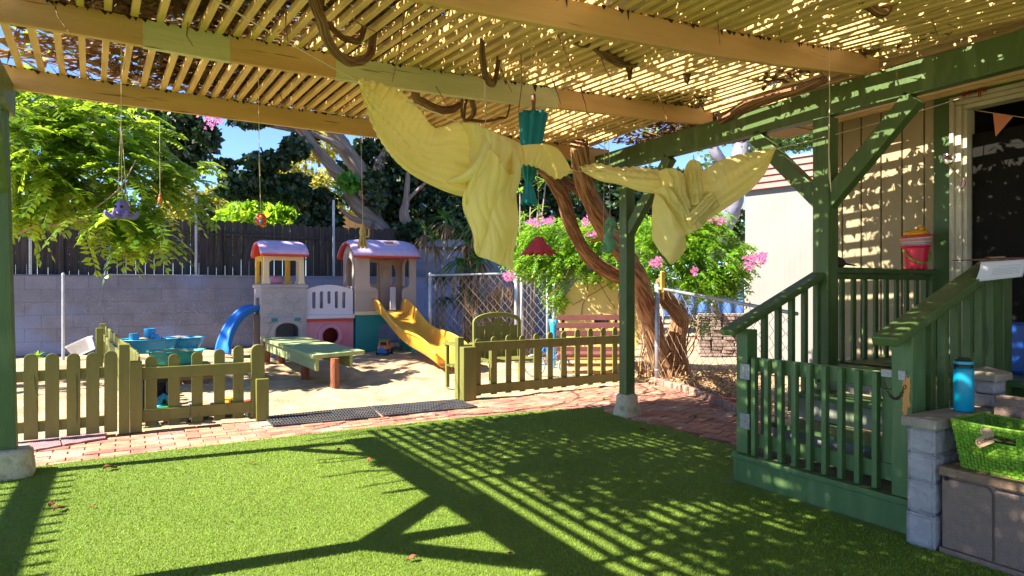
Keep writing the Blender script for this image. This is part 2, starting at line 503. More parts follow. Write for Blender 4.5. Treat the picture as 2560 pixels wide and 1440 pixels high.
# beams follow the bends seen in the photo
b1 = [(-1.05, 2.915)] + [(lambda p: (p.x, p.z))(PY(px, py, 6.2)) for px, py in ((21, 221), (300, 262), (600, 301), (900, 340), (1200, 372))] + [(4.95, 2.875)]
beam_y(6.2, b1)
b2 = [(-1.2, 2.87)] + [(lambda p: (p.x, p.z + 0.015))(PY(px, py, 4.6)) for px, py in ((0, 62), (250, 104), (500, 149), (900, 212), (1150, 247), (1400, 277), (1600, 300), (1741, 315))] + [(4.95, 2.975)]
px2x = lambda px, Y: PY(px, 300, Y).x
beam_y(4.6, b2, patches=[(px2x(357, 4.6), px2x(575, 4.6)), (px2x(838, 4.6), px2x(1392, 4.6))])
b3 = [(-1.2, 2.74)] + [(lambda p: (p.x, p.z + 0.012))(PY(px, py, 2.95)) for px, py in ((1008, 2), (1250, 52), (1500, 97), (1750, 141), (1950, 170), (2152, 193))] + [(4.95, 3.03)]
beam_y(2.95, b3)
beam_y(1.35, [(-1.2, 2.85), (4.95, 3.0)])
beam_y(-0.3, [(-1.2, 2.85), (4.95, 3.0)])
beam_y(-1.9, [(-1.2, 2.85), (4.95, 3.0)])
# side beams, along y
for X in (XL, XR):
    pts = [V(X, -3.2, 2.90), V(X, 1.0, 2.885), V(X, 3.3, 2.86), V(X, 5.0, 2.845), V(X, 6.42 if X > 0 else 6.3, 2.825)]
    MB().poly_bar(pts, 0.09, 0.225).build('side_beam', M_green, perg, bev=0.005)
# posts
def post(top, base, s=0.125, name='post'):
    mb = MB(); mb.bar(base, top, s, s, up=(0, 1, 0)); return mb.build(name, M_green, perg, bev=0.007)
LPT, LPB = PD(5, 205, 4.95), PD(28, 1160, 4.95)
LPT = V(XL - 0.045, 6.16, 2.73); LPB = V(-0.765, 6.16, 0.12)
post(LPT, LPB, 0.12)
post(V(XR, 5.66, 2.73), V(XR, 5.66, 0.20))
post(V(XR, 3.26, 2.74), V(XR, 3.26, 0.0), 0.135)
post(V(XL, 3.70, 2.76), V(XL, 3.70, 0.12), 0.14)
post(V(XL, 0.6, 2.78), V(XL, 0.6, 0.12), 0.14)
post(V(XR, 0.6, 2.78), V(XR, 0.6, 0.0), 0.135)
def footing(x, y, r0, r1, h, seed):
    mb = MB(); n = 20; prof = [(0.0001, h), (r0 * 0.8, h), (r0, h - 0.02), (r0 * 1.04, h * 0.6), (r1, 0.05), (r1 * 1.02, -0.03)]
    k = len(mb.v)
    mb.lathe(prof, (x, y, 0), n)
    out = []
    for p in mb.v:
        q = Vector(p) - V(x, y, 0)
        a = math.atan2(q.y, q.x); rr_ = math.hypot(q.x, q.y)
        sq = 1.0 / max(abs(math.cos(a)), abs(math.sin(a))) ** 0.75
        f = sq * (1 + 0.07 * noise.noise(Vector((a * 1.5 + seed, q.z * 6, seed))))
        out.append((x + q.x * f, y + q.y * f, q.z + 0.012 * noise.noise(q * 9 + V(seed, 0, 0))))
    mb.v = out
    return mb.build('footing', M_conc, perg, smooth=True)
footing(-0.755, 6.14, 0.145, 0.16, 0.20, 1)
footing(XR, 5.66, 0.098, 0.128, 0.23, 5)
footing(XL, 3.7, 0.15, 0.165, 0.17, 9)
def brace(a, b, wd=0.085, ht=0.13, up=(1, 0, 0)):
    mb = MB(); mb.bar(a, b, ht, wd, up=up); mb.build('brace', M_green, perg, bev=0.005)
# knee braces under the side beams
zb = 2.73
for X, Y in ((XL, 3.7),):
    brace(V(X, Y, 2.05), V(X, Y + 0.62, zb + .03)); brace(V(X, Y, 2.05), V(X, Y - 0.62, zb + .03))
brace(V(XL, 6.16, 2.10), V(XL, 5.60, zb + .02), wd=0.06, ht=0.09)
brace(V(XR, 5.62, 2.02), V(XR, 4.98, zb), wd=0.09, ht=0.11)
bt = PX(2235, 240, XR); bb = PX(2062, 470, XR)
brace(V(XR, 3.24, 2.07), V(XR, 2.57, zb + 0.01), wd=0.09, ht=0.135)
brace(V(XR, 3.28, 2.07), V(XR, 3.93, zb + 0.005), wd=0.09, ht=0.125)
# slats: run along y, skewed two degrees, resting on the beams
xs = []
x = -0.78
while x < 0.22: xs.append(x); x += 0.137
while x < 4.85: xs.append(x); x += 0.0985
while x < 6.35: xs.append(x); x += 0.140
SL = []
for i, x in enumerate(xs):
    r = rng.uniform
    def X_(y): return x - 0.036 * (y - 4.6)
    zo = r(-0.003, 0.003)
    def zt(xx, Y, bpts): 
        for a, b in zip(bpts[:-1], bpts[1:]):
            if a[0] <= xx <= b[0]: return a[1] + (b[1] - a[1]) * (xx - a[0]) / (b[0] - a[0])
        return bpts[-1][1]
    zz = lambda xx, bp: min(3.18, zt(min(xx, 4.9), 0, bp) + 0.165 + 0.021)
    ye = 6.2 + r(0.30, 0.42)
    j = r(-0.006, 0.006)
    if x < 4.8:
        pts = [V(X_(-2.6) + j, -2.6, 3.05), V(X_(1.3), 1.3, 3.06), V(X_(2.95) + j, 2.95, zz(X_(2.95), b3)), V(X_(4.6), 4.6, zz(X_(4.6), b2)), V(X_(ye) + j, ye, zz(X_(6.2), b1))]
    else:
        pts = [V(X_(-2.6) + j, -2.6, 3.14), V(X_(1.3), 1.3, 3.16), V(X_(2.95) + j, 2.95, 3.16), V(X_(4.6), 4.6, 3.13)]
        ye = 4.85 + r(0, 0.1)
    SL.append((x, pts))
    o = MB().poly_bar([p + V(0, 0, zo) for p in pts], 0.040, 0.042).build('slat', M_slat, perg, bev=0.003, seg=1)
# ------------------------------------------------------------------ dead vine on the roof
def wander(p, d, n, step, jit, zlo=None, zhi=None, r=rng):
    pts = [p.copy()]; d = d.normalized()
    for i in range(n):
        d = (d + Vector((r.uniform(-jit, jit), r.uniform(-jit, jit), r.uniform(-jit, jit) * 0.6))).normalized()
        p = p + d * step
        if zlo is not None and p.z < zlo: p.z = zlo; d.z = abs(d.z) * 0.5
        if zhi is not None and p.z > zhi: p.z = zhi; d.z = -abs(d.z) * 0.5
        pts.append(p.copy())
    return pts
def litter():
    N = 165000
    x = nr.random(N) * 7.4 - 0.75; y = nr.random(N) * 9.5 - 3.0
    keep = np.zeros(N, bool)
    for i in range(N):
        c = noise.fractal(Vector((x[i] * 1.1, y[i] * 1.1, 3.3)), 1.0, 2.0, 3) 
        p = 0.84 + 1.5 * c
        if x[i] > 1.4: p = 0.68 + 1.5 * c
        if x[i] > 4.75: p = 0.50 + 1.5 * c
        k_ = min(1.0, max(0.0, (x[i] + 0.62) / 0.4)) if y[i] < 5.0 else min(1.0, max(0.0, (x[i] + 0.6) / 1.3))
        p = 0.03 + (p - 0.03) * k_ ** 1.3
        if y[i] > 5.0: p += 0.05
        keep[i] = nr.random() < p
    x = x[keep]; y = y[keep]; n = len(x)
    base = np.where(x > 4.8, 3.20, 3.11)
    z = base + 0.02 + nr.random(n) ** 2 * 0.18
    a = nr.random(n) * np.pi * 2; el = (nr.random(n) - 0.5) * 0.9
    leaf = nr.random(n) < 0.72
    L_ = np.where(leaf, 0.05 + 0.07 * nr.random(n), 0.12 + 0.30 * nr.random(n))
    W_ = np.where(leaf, 0.03 + 0.04 * nr.random(n), 0.004 + 0.013 * nr.random(n))
    d = np.stack([np.cos(a) * np.cos(el), np.sin(a) * np.cos(el), np.sin(el)], 1)
    b = a + np.pi / 2; tl = (nr.random(n) - 0.5) * 1.6
    s_ = np.stack([np.cos(b) * np.cos(tl), np.sin(b) * np.cos(tl), np.sin(tl)], 1)
    c = np.stack([x, y, z], 1)
    P = np.zeros((n, 4, 3))
    P[:, 0] = c - d * L_[:, None] / 2; P[:, 1] = c + s_ * W_[:, None] / 2
    P[:, 2] = c + d * L_[:, None] / 2; P[:, 3] = c - s_ * W_[:, None] / 2
    # nothing may poke down through the slats too far
    P[:, :, 2] = np.maximum(P[:, :, 2], base[:, None] - 0.03)
    o = np_mesh('vine_litter', P, 4, M_dry)
    tag(o, 'tangled mat of dead vine stems and dry leaves on top of the slats', 'dead vine', kind='stuff')
    # green tips
    N = 2600
    P = np.zeros((N, 4, 3)); 
    t = nr.random(N); x = nr.random(N) * 6.5 - 1.0; y = 1.5 + nr.random(N) * 5.6
    cx = np.round(x * 1.7) / 1.7 + nr.normal(0, 0.10, N); cy = np.round(y * 1.7) / 1.7 + nr.normal(0, 0.12, N)
    c = np.stack([cx, cy, 3.2 + nr.random(N) * 0.25], 1)
    a = nr.random(N) * 6.28; el = (nr.random(N) - 0.5) * 1.2
    d = np.stack([np.cos(a) * np.cos(el), np.sin(a) * np.cos(el), np.sin(el)], 1); s_ = np.cross(d, nr.normal(0, 1, (N, 3))); s_ /= np.linalg.norm(s_, axis=1)[:, None]
    P[:, 0] = c - d * .03; P[:, 1] = c + s_ * .014; P[:, 2] = c + d * .03; P[:, 3] = c - s_ * .014
    tag(np_mesh('vine_leaves', P, 4, mat('vine_leaf_green', (0.16, 0.30, 0.02), 0.5, rnd=0.3, trans=0.5, tcol=(0.35, 0.6, 0.03))), 'scattered green leaves growing from the vine above the slats', 'vine leaves', kind='stuff')
litter()
# woody stems: one plant
M_vine2 = mat('vine_bark_dry', (0.36, 0.21, 0.09), 0.9, (0.15, 0.075, 0.03), scale=9, bump=0.9, bscale=22, stretch=(2, 2, 2))
vine = thing('climbing_vine', 'thick twisted brown vine climbing to the pergola roof behind the green post', 'vine')
def bark_tube(pts, r, n=12, rough=0.16, seed=0, mb=None, sub=5):
    """resample and roughen with lengthwise ridges"""
    P = []
    for i in range(len(pts) - 1):
        p0 = pts[max(i - 1, 0)]; p1 = pts[i]; p2 = pts[i + 1]; p3 = pts[min(i + 2, len(pts) - 1)]
        for k in range(sub):
            t = k / sub
            q = 0.5 * ((2 * p1) + (-p0 + p2) * t + (2 * p0 - 5 * p1 + 4 * p2 - p3) * t * t + (-p0 + 3 * p1 - 3 * p2 + p3) * t ** 3)
            P.append(q)
    P.append(pts[-1])
    m = len(P)
    rs = [r[min(int(i / sub), len(r) - 1)] * (1 - (i % sub) / sub) + r[min(int(i / sub) + 1, len(r) - 1)] * ((i % sub) / sub) for i in range(m)]
    t = MB(); t.tube(P, rs, n); at = []; ln = 0.0
    for j in range(m):
        if j: ln += (P[j] - P[j - 1]).length
        for k in range(n):
            q = Vector(t.v[j * n + k]); d = q - P[j]
            tw = 2 * math.pi * k / n + ln * 0.9
            a_ = Vector((math.cos(tw), math.sin(tw), 0))
            f = 1 + rough * noise.noise(a_ * 1.3 + Vector((seed, 0, ln * 1.6))) + rough * 0.75 * noise.noise(a_ * 4.2 + Vector((seed, 3, ln * 1.1)))
            t.v[j * n + k] = tuple(P[j] + d * f)
            at.append((a_.x * 1.9 + seed, a_.y * 1.9, ln * 1.3))
    if mb is not None:
        if not mb.v: mb.at = at
        mb.add(t.v, t.f)
    return t
def trunk_from_px(lst, r, name, parent, n=44, m=M_vine, seed=0, rough=0.3):
    pts = [PD(*a) for a in lst]
    mb = MB(); t = bark_tube(pts, r, n, rough, seed, mb)
    return mb.build(name, m, parent, smooth=True)
trunk_from_px([(1672, 955, 10.3), (1655, 900, 10.3), (1640, 850, 10.2), (1622, 790, 10.0), (1600, 720, 9.6), (1575, 660, 9.2), (1530, 600, 8.6), (1495, 540, 8.0), (1470, 480, 7.5), (1455, 420, 7.1), (1445, 360, 6.9)], [.20, .16, .15, .145, .14, .135, .12, .115, .10, .10, .095, .08], 'trunk', vine, seed=1)
trunk_from_px([(1600, 705, 9.7), (1560, 698, 9.5), (1510, 672, 9.2), (1468, 635, 8.8), (1440, 590, 8.4), (1420, 540, 8.0), (1405, 490, 7.6), (1375, 440, 7.2), (1335, 405, 6.9)], [.10, .085, .085, .08, .08, .085, .085, .08, .06], 'stem', vine, seed=7)
trunk_from_px([(1565, 640, 9.2), (1535, 575, 8.8), (1500, 530, 8.5), (1455, 480, 8.1), (1400, 445, 7.6), (1345, 420, 7.1)], [.07, .065, .065, .065, .055, .05], 'stem', vine, seed=3)
trunk_from_px([(1700, 950, 10.4), (1695, 900, 10.4), (1690, 850, 10.3), (1700, 800, 10.2), (1690, 775, 10.1), (1668, 750, 10.0), (1655, 728, 9.9), (1650, 700, 9.8)], [.19, .15, .14, .13, .13, .11, .085, .06], 'stem', vine, seed=11)
for k in range(34):
    r = rng.uniform
    p = PD(1590 + r(0, 110), 955 - r(0, 12), 10.25 + r(-0.3, 0.3))
    pts = wander(p, Vector((r(-.3, .3), r(-.2, .2), 1)), rng.randint(5, 12), 0.10, 0.28)
    MB().tube(pts, [0.012] * 3 + [0.008] * (len(pts) - 3), 5).build('shoot', M_vine2, vine)
# stems that sag below the slats
def sag(lst, r, seed):
    pts = [PD(*a) for a in lst]; r = [q * .74 for q in r]
    if pts[0].z > 2.7 and seed != 12: pts = [pts[0] + V(.03, .02, .32)] + pts; r = [r[0]] + r
    if pts[-1].z > 2.7 and seed != 12: pts = pts + [pts[-1] + V(.04, -.02, .32)]; r = r + [r[-1]]
    mb = MB(); bark_tube(pts, r, 28, 0.45, seed, mb); mb.build('stem', M_vine, vine, smooth=True)
sag([(785, -20, 3.3), (805, 50, 3.4), (815, 90, 3.5), (840, 130, 3.6), (870, 152, 3.75), (905, 152, 3.95), (925, 135, 4.1), (930, 105, 4.2)], [.035, .034, .034, .034, .034, .033, .03, .025, .02], 1)
sag([(800, 60, 3.5), (820, 60, 3.55), (845, 85, 3.65), (870, 98, 3.8), (905, 92, 4.0)], [.022, .022, .022, .022, .02], 2)
sag([(1040, 235, 5.2), (1060, 255, 5.3), (1090, 270, 5.4), (1120, 275, 5.6), (1145, 265, 5.8), (1150, 250, 5.9)], [.04, .042, .042, .04, .035, .03], 3)
sag([(1205, 110, 4.3), (1206, 150, 4.35), (1212, 185, 4.45), (1225, 205, 4.6), (1238, 200, 4.7)], [.022, .028, .03, .032, .02], 4)
sag([(1440, 98, 4.4), (1480, 110, 4.5), (1515, 135, 4.6), (1555, 152, 4.8), (1600, 152, 5.0), (1630, 135, 5.2), (1650, 118, 5.3)], [.035, .04, .045, .048, .045, .04, .03], 5)
sag([(1568, 158, 4.9), (1572, 178, 4.9), (1576, 196, 4.9)], [.02, .02, .012], 6)
sag([(1712, 165, 5.2), (1714, 185, 5.2), (1720, 203, 5.2)], [.03, .03, .014], 7)
sag([(2145, -10, 3.9), (2175, 15, 3.9), (2195, 30, 3.9), (2212, 30, 3.9), (2222, 5, 3.9), (2225, -15, 3.9)], [.04, .04, .042, .042, .04, .035], 8)
sag([(1180, 245, 5.3), (1185, 270, 5.4), (1180, 290, 5.45), (1160, 296, 5.5)], [.03, .03, .025, .015], 9)
sag([(1155, 288, 5.4), (1180, 300, 5.5), (1215, 303, 5.7), (1250, 295, 5.9), (1270, 285, 6.0)], [.012, .018, .018, .016, .01], 10)
sag([(1800, 300, 5.6), (1830, 285, 5.5), (1870, 262, 5.3), (1930, 240, 5.1), (2000, 222, 4.9), (2060, 200, 4.7)], [.06, .07, .07, .06, .05, .04], 12)
# long stems lying over the slats at the outer edge
VS = MB()
for k in range(150):
    r = rng.uniform
    y0 = r(1.0, 6.9); x0 = r(-1.6, 5.0)
    if k < 120: y0 = r(4.7, 7.0); x0 = r(-1.8, 2.6)
    pts = wander(V(x0, y0, 3.2 + r(0, .15)), V(1, r(-.35, .35), 0), rng.randint(10, 22), 0.16, 0.35, 3.15, 3.42)
    rr_ = r(0.004, 0.013) if k % 4 else r(0.012, 0.024)
    VS.tube(pts, [rr_ * (1 - 0.6 * i / len(pts)) for i in range(len(pts))], 6)
tag(VS.build('thin_stems', M_vine2, vine, smooth=True), kind='stuff')
# thin twigs hanging through
for (px, py, d, dx, dy) in [(1302, 150, 4.3, -6, 130), (1450, 230, 4.9, 20, 60), (1010, 40, 3.6, -30, 165), (1500, 150, 4.6, 40, 70), (1640, 240, 5.3, 30, 70), (1380, 210, 4.7, 22, 50), (880, 60, 3.8, 60, 20), (470, 70, 3.7, 12, 45), (130, 0, 3.3, 45, 85), (1745, 5, 4.1, 10, 60), (1250, 180, 4.5, 30, 50), (2330, 60, 3.8, 20, 50), (715, 40, 3.4, 8, 85), (1090, 230, 4.7, 30, 35), (1930, 20, 4.3, 20, 70), (1395, 100, 4.2, 40, 90), (2240, 190, 4.2, 10, 30), (560, 170, 5.2, -30, 60), (700, 250, 5.6, 30, 30), (1780, 0, 4.0, 20, 110)]:
    p0 = PD(px, py - 14, d); p1 = PD(px + dx, py + dy, d); m_ = p0.lerp(p1, 0.5) + V(rng.uniform(-.02, .02), 0, rng.uniform(-.02, .02))
    MB().tube([p0, p0.lerp(m_, .6), m_, m_.lerp(p1, .6), p1], [.004, .004, .0035, .003, .002], 5).build('twig', M_vine2, vine)

# ------------------------------------------------------------------ neighbour arbour on the left (out of frame, throws the comb shadow)
arb = thing('side_arbour', 'small slatted green side arbour left of the lawn', 'arbour')
AX = -3.14; AZ = 2.75
MB().bar(V(AX, -1.5, AZ), V(AX, 6.35, AZ), 0.09, 0.16).build('beam', M_green, arb, bev=.004)
for y in (-1.2, 2.4, 6.2): MB().bar(V(AX, y, 0), V(AX, y, AZ - 0.08), 0.1, 0.1, up=(0, 1, 0)).build('post', M_green, arb, bev=.004)
y = -1.4
while y < 6.45:
    MB().bar(V(AX - 1.0, y, AZ + 0.105), V(AX + 0.12, y, AZ + 0.105), 0.04, 0.045).build('slat', M_slat, arb); y += 0.165

# ------------------------------------------------------------------ house
M_side = mat('tan_siding', (0.38, 0.305, 0.175), 0.7, (0.34, 0.27, 0.15), scale=2.5, bump=0.25, bscale=60, stretch=(1, 1, 0.4))
M_white = mat('aged_white_paint', (0.62, 0.57, 0.44), 0.5, (0.50, 0.44, 0.30), scale=4, bump=0.1)
M_trimg = mat('trim_green_paint', (0.060, 0.125, 0.034), 0.5, (0.05, 0.105, 0.028), scale=3)
M_dark = mat('dark_room', (0.018, 0.016, 0.012), 0.9)
HX = 6.46
house = thing('house', 'tan board sided house with green door trim and open white framed doorway', 'house')
YC = 4.42; YD = 3.16                       # far corner, left edge of the door frame
DZ = 0.80; DH = 3.00
# wall sections as grooved boards: each panel between grooves
mb = MB()
y = YC; 
ys_ = []
while y > YD + 0.16: ys_.append(y); y -= 0.205
ys_.append(YD + 0.14)
for a, b in zip(ys_[:-1], ys_[1:]):
    mb.box(HX, HX + 0.05, b + 0.007, a - 0.007, 0.1, 3.42)
mb.box(HX + 0.022, HX + 0.09, YD + 0.13, YC, 0.1, 3.42, m=1)
mb.box(HX, HX + 0.09, -2.0, YD + 0.14, 3.14, 3.42)         # above the door
mb.box(HX + 0.05, 10.5, YC - 0.06, YC, 0.1, 3.42)           # end wall, running back
mb.box(HX, HX + 0.09, -2.0, 1.9, 0.1, 3.14)
mb.build('wall', [M_side, mat('groove_shade', (.10, .075, .04), .9)], house, bev=0.003, seg=1)
# green trim round the door
mb = MB()
mb.box(HX - 0.022, HX - 0.002, YD + 0.005, YD + 0.135, DZ, 3.10); mb.box(HX - 0.022, HX - 0.002, 1.7, YD + 0.135, 3.103, 3.235)
mb.build('door_trim', M_trimg, house, bev=.003)
fr = MB()
fr.box(HX - 0.035, HX + 0.12, YD - 0.035, YD, DZ, 3.08)
fr.box(HX - 0.010, HX + 0.14, YD - 0.085, YD - 0.038, DZ, 3.04)
fr.box(HX + 0.02, HX + 0.16, YD - 0.12, YD - 0.088, DZ, 3.0)
fr.box(HX - 0.035, HX + 0.12, 1.95, YD - 0.001, 3.083, 3.115)
fr.box(HX - 0.010, HX + 0.14, 1.98, YD - 0.036, 3.043, 3.080)
fr.box(HX + 0.02, HX + 0.16, 2.0, YD - 0.086, 3.003, 3.040)
fr.build('door_frame', M_white, house, bev=.004)
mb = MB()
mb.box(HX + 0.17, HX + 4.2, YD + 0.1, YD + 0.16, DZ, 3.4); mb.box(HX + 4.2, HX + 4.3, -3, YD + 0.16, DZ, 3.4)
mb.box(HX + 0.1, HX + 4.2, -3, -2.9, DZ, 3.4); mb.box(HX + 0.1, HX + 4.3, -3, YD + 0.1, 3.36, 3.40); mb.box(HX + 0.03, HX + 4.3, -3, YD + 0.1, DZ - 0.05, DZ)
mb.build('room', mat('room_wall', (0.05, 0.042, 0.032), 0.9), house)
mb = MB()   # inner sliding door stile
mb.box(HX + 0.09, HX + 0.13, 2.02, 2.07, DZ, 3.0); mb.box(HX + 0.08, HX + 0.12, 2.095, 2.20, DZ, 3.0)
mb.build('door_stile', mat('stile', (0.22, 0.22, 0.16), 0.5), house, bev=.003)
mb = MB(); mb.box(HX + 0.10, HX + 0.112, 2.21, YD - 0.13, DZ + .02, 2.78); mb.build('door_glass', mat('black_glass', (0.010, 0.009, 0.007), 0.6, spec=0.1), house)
# roof edge
mb = MB()
zr = 3.40
mb.boxf((HX - 0.42, -3, zr), (5, 0, 1.1), (0, YC + 0.62 + 3, 0), (0, 0, 0.10))
mb.build('roof', mat('roof_felt', (0.30, 0.27, 0.24), 0.9, (0.2, 0.18, 0.16), scale=12), house)
mb = MB()
mb.box(HX - 0.46, HX - 0.425, -3, YC + 0.62, zr - 0.10, zr + 0.11)
mb.boxf((HX - 0.42, YC + 0.585, zr - 0.10), (5, 0, 1.1), (0, 0.035, 0), (0, 0, 0.16))
mb.build('fascia', M_white, house, bev=.003)
mb = MB(); mb.box(HX - 0.42, HX + 0.0, -3, YC + 0.58, zr - 0.095, zr - 0.07); mb.build('soffit', mat('soffit', (0.50, 0.33, 0.16), 0.8, (0.42, 0.27, 0.13), scale=5), house)
MB().box(5.98, 6.44, 4.46, 4.92, 3.10, 3.15).build('eave_return', M_white, house, bev=.004)
MB().box(6.0, 6.44, 4.48, 4.90, 3.085, 3.097).build('eave_soffit', MATS['soffit'], house)
mb = MB()
for y in (4.2, 3.6, 3.0, 2.4, 1.8, 1.2): mb.box(HX - 0.40, HX + 0.0, y, y + 0.045, zr - 0.18, zr - 0.096)
mb.build('rafter_tail', M_beam2, house, bev=.004)

# ------------------------------------------------------------------ porch with stairs and gate
porch = thing('porch', 'dark green wooden porch with steps and slanted handrails', 'porch')
GX = 3.82; Y0, Y1 = 2.06, 3.34
mb = MB(); mb.box(GX, GX + 0.045, Y0, Y1, -0.02, 0.165); mb.build('base_board', M_green2, porch, bev=.006)
mb = MB(); mb.box(GX - 0.022, GX + 0.05, Y0 - 0.005, Y1 + 0.005, 0.168, 0.205); mb.build('step_nosing', M_green2, porch, bev=.006)
mb = MB(); mb.box(GX + 0.05, GX + 0.36, Y0 + 0.01, Y1 - 0.01, 0.165, 0.202); mb.build('tread', mat('tread_dark', (0.06, 0.065, 0.035), 0.8, (0.14, 0.12, 0.07), scale=10), porch, bev=.004)
M_riser = mat('riser_grey', (0.30, 0.30, 0.26), 0.8, (0.12, 0.16, 0.08), scale=4)
for i in range(1, 4):
    x = GX + 0.05 + 0.28 * i; z = 0.20 * (i + 1)
    MB().box(x, x + 0.30, Y0 + 0.05, Y1 - 0.05, z - 0.035, z).build('tread', M_green2, porch, bev=.005)
    MB().box(x + 0.03, x + 0.05, Y0 + 0.06, Y1 - 0.06, z - 0.19, z - 0.037).build('riser', M_riser, porch)
MB().box(GX + 1.1, HX, 0.8, Y1 + 0.03, DZ - 0.04, DZ).build('deck', M_green2, porch, bev=.004)
MB().box(GX + 1.12, HX - 0.02, Y1 - 0.01, Y1 + 0.02, DZ - 0.22, DZ - 0.043).build('rim_joist', M_green, porch, bev=.004)
for (x, y) in ((6.3, Y1 - .05), (6.3, 2.1), (5.0, 2.1)): MB().box(x, x + .1, y - .1, y, 0, DZ - 0.045).build('deck_post', M_green, porch)
# newel posts
n1 = MB().box(GX + 0.03, GX + 0.14, Y1 - 0.10, Y1, 0.205, 1.10).build('newel_post', M_green2, porch, bev=.006)
n2 = MB().box(GX + 0.00, GX + 0.14, Y0 + 0.01, Y0 + 0.13, 0.205, 1.18).build('newel_post', M_green2, porch, bev=.006)
# left handrail: from below the corner up to the pergola column
def rail(a, b, wd, ht, y_up=(0, 0, 1)): return MB().bar(a, b, wd, ht, up=y_up).build('handrail', M_green, porch, bev=.012)
A = PX(1826, 852, GX - 0.12); B = PX(2052, 690, XR)
ra, rb = V(GX - 0.13, Y1 - 0.055, 1.08), V(XR + 0.02, Y1 - 0.055, 1.53)
rail(ra, rb, 0.13, 0.05)
def below(x, a, b): return a.z + (b.z - a.z) * (x - a.x) / (b.x - a.x)
for i in range(5):
    x = GX + 0.25 + i * 0.155
    MB().box(x, x + 0.04, Y1 - 0.075, Y1 - 0.035, 0.26 + 0.1 * i, below(x, ra, rb) - 0.02).build('baluster', M_green, porch, bev=.003)
# right handrail
rc, rd = V(GX - 0.18, Y0 + 0.065, 1.10), V(GX + 1.10, Y0 + 0.065, 1.575)
rail(rc, rd, 0.15, 0.06)
MB().box(GX + 1.06, GX + 1.17, Y0 + 0.01, Y0 + 0.12, DZ - 0.3, 1.52).build('newel_post', M_green, porch, bev=.006)
for i in range(6):
    x = GX + 0.24 + i * 0.145
    MB().box(x, x + 0.045, Y0 + 0.03, Y0 + 0.075, 0.22 + 0.12 * i, below(x, rc, rd) - 0.02).build('baluster', M_green, porch, bev=.003)
# rail of the deck, right side: runs toward the camera side
rail(V(GX + 1.14, Y0 + 0.12, 1.545), V(GX + 1.14, 0.6, 1.545), 0.14, 0.045)
for i in range(10):
    y = Y0 - 0.08 - i * 0.15
    MB().box(GX + 1.12, GX + 1.165, y - 0.06, y, DZ, 1.522).build('baluster', M_green, porch, bev=.003)
# back rail of the deck
rail(V(XR + 0.06, Y1 - 0.02, 1.545), V(HX - 0.01, Y1 - 0.02, 1.545), 0.10, 0.05)
MB().bar(V(XR + 0.06, Y1 - 0.02, 1.495), V(HX - 0.01, Y1 - 0.02, 1.495), 0.04, 0.045).build('rail', M_green, porch, bev=.003)
for i in range(10):
    x = XR + 0.13 + i * 0.158
    MB().box(x, x + 0.048, Y1 - 0.028, Y1 - 0.003, DZ, 1.52).build('baluster', M_green, porch, bev=.003)
MB().box(HX - 0.10, HX - 0.01, Y1 - 0.07, Y1 + 0.03, DZ, 1.52).build('newel_post', M_green, porch, bev=.004)
# latch plate on the newel and the raw wood patch
o = MB().box(GX - 0.012, GX - 0.001, Y0 + 0.045, Y0 + 0.085, 0.872, 0.932).build('latch_plate', mat('zinc', (0.30, 0.31, 0.32), 0.4, (0.22, 0.22, 0.23), scale=40, metal=0.5), n2, bev=.003)
def blotch(cy, cz, sy, sz, seed, x, n=26):
    out = []
    for i in range(n):
        a = 2 * math.pi * i / n; r = 1 + 0.9 * noise.noise(Vector((math.cos(a) * 1.6 + seed, math.sin(a) * 1.6, seed)))+ 0.5 * noise.noise(Vector((math.cos(a) * 5 + seed, math.sin(a) * 5, seed)))
        out.append((math.cos(a) * sy * r, math.sin(a) * sz * r))
    return MB().prism(out, (x, cy, cz), (0, 1, 0), (0, 0, 1), (-0.0015, 0, 0))
blotch(Y0 + 0.045, 0.80, 0.026, 0.105, 4, GX - 0.002, 60).build('bare_wood_patch', mat('bare_wood', (0.55, 0.25, 0.06), 0.7), n2)
# gate
gate = thing('stair_gate', 'low green slatted gate closed across the porch steps', 'gate')
gy0, gy1 = Y0 + 0.145, Y1 - 0.105
gz0, gz1 = 0.245, 0.905
mk = MB()
MB().box(GX + 0.062, GX + 0.085, gy0, gy1, gz1 - 0.10, gz1 - 0.0).build('rail', M_green2, gate, bev=.004)
MB().box(GX + 0.062, GX + 0.085, gy0, gy1, gz0 + 0.02, gz0 + 0.12).build('rail', M_green2, gate, bev=.004)
ngs = 9
for i in range(ngs):
    y = gy1 - 0.035 - i * (gy1 - gy0 - 0.15) / (ngs - 1)
    MB().box(GX + 0.018, GX + 0.060, y - 0.034, y, gz0 - 0.035, gz1 - 0.004).build('slat', M_green2, gate, bev=.004)
MB().box(GX + 0.062, GX + 0.085, gy0 - 0.0, gy0 + 0.075, gz0 + 0.121, gz1 - 0.101).build('stile', M_green2, gate, bev=.004)
Mz = MATS['zinc']
for z in (0.80, 0.445):
    h = MB()
    h.box(GX + 0.019, GX + 0.0255, gy1 + 0.028, gy1 + 0.062, z - 0.055, z + 0.055); h.box(GX + 0.010, GX + 0.0165, gy1 - 0.030, gy1 + 0.012, z - 0.055, z + 0.055)
    h.tube([V(GX + 0.018, gy1 + 0.02, z - 0.055), V(GX + 0.018, gy1 + 0.02, z + 0.055)], 0.006, 8)
    h.build('hinge', Mz, gate, bev=.001)
MB().box(GX + 0.008, GX + 0.017, gy0 - 0.06, gy0 + 0.05, 0.88, 0.925).build('latch', Mz, gate, bev=.002)
ch = MB()
cp = [V(GX - 0.005, gy0 + 0.03 - 0.13 * t, 0.87 - 0.30 * t * (1 - t) * 1.3 - 0.02 * t) for t in [i / 13 for i in range(14)]]
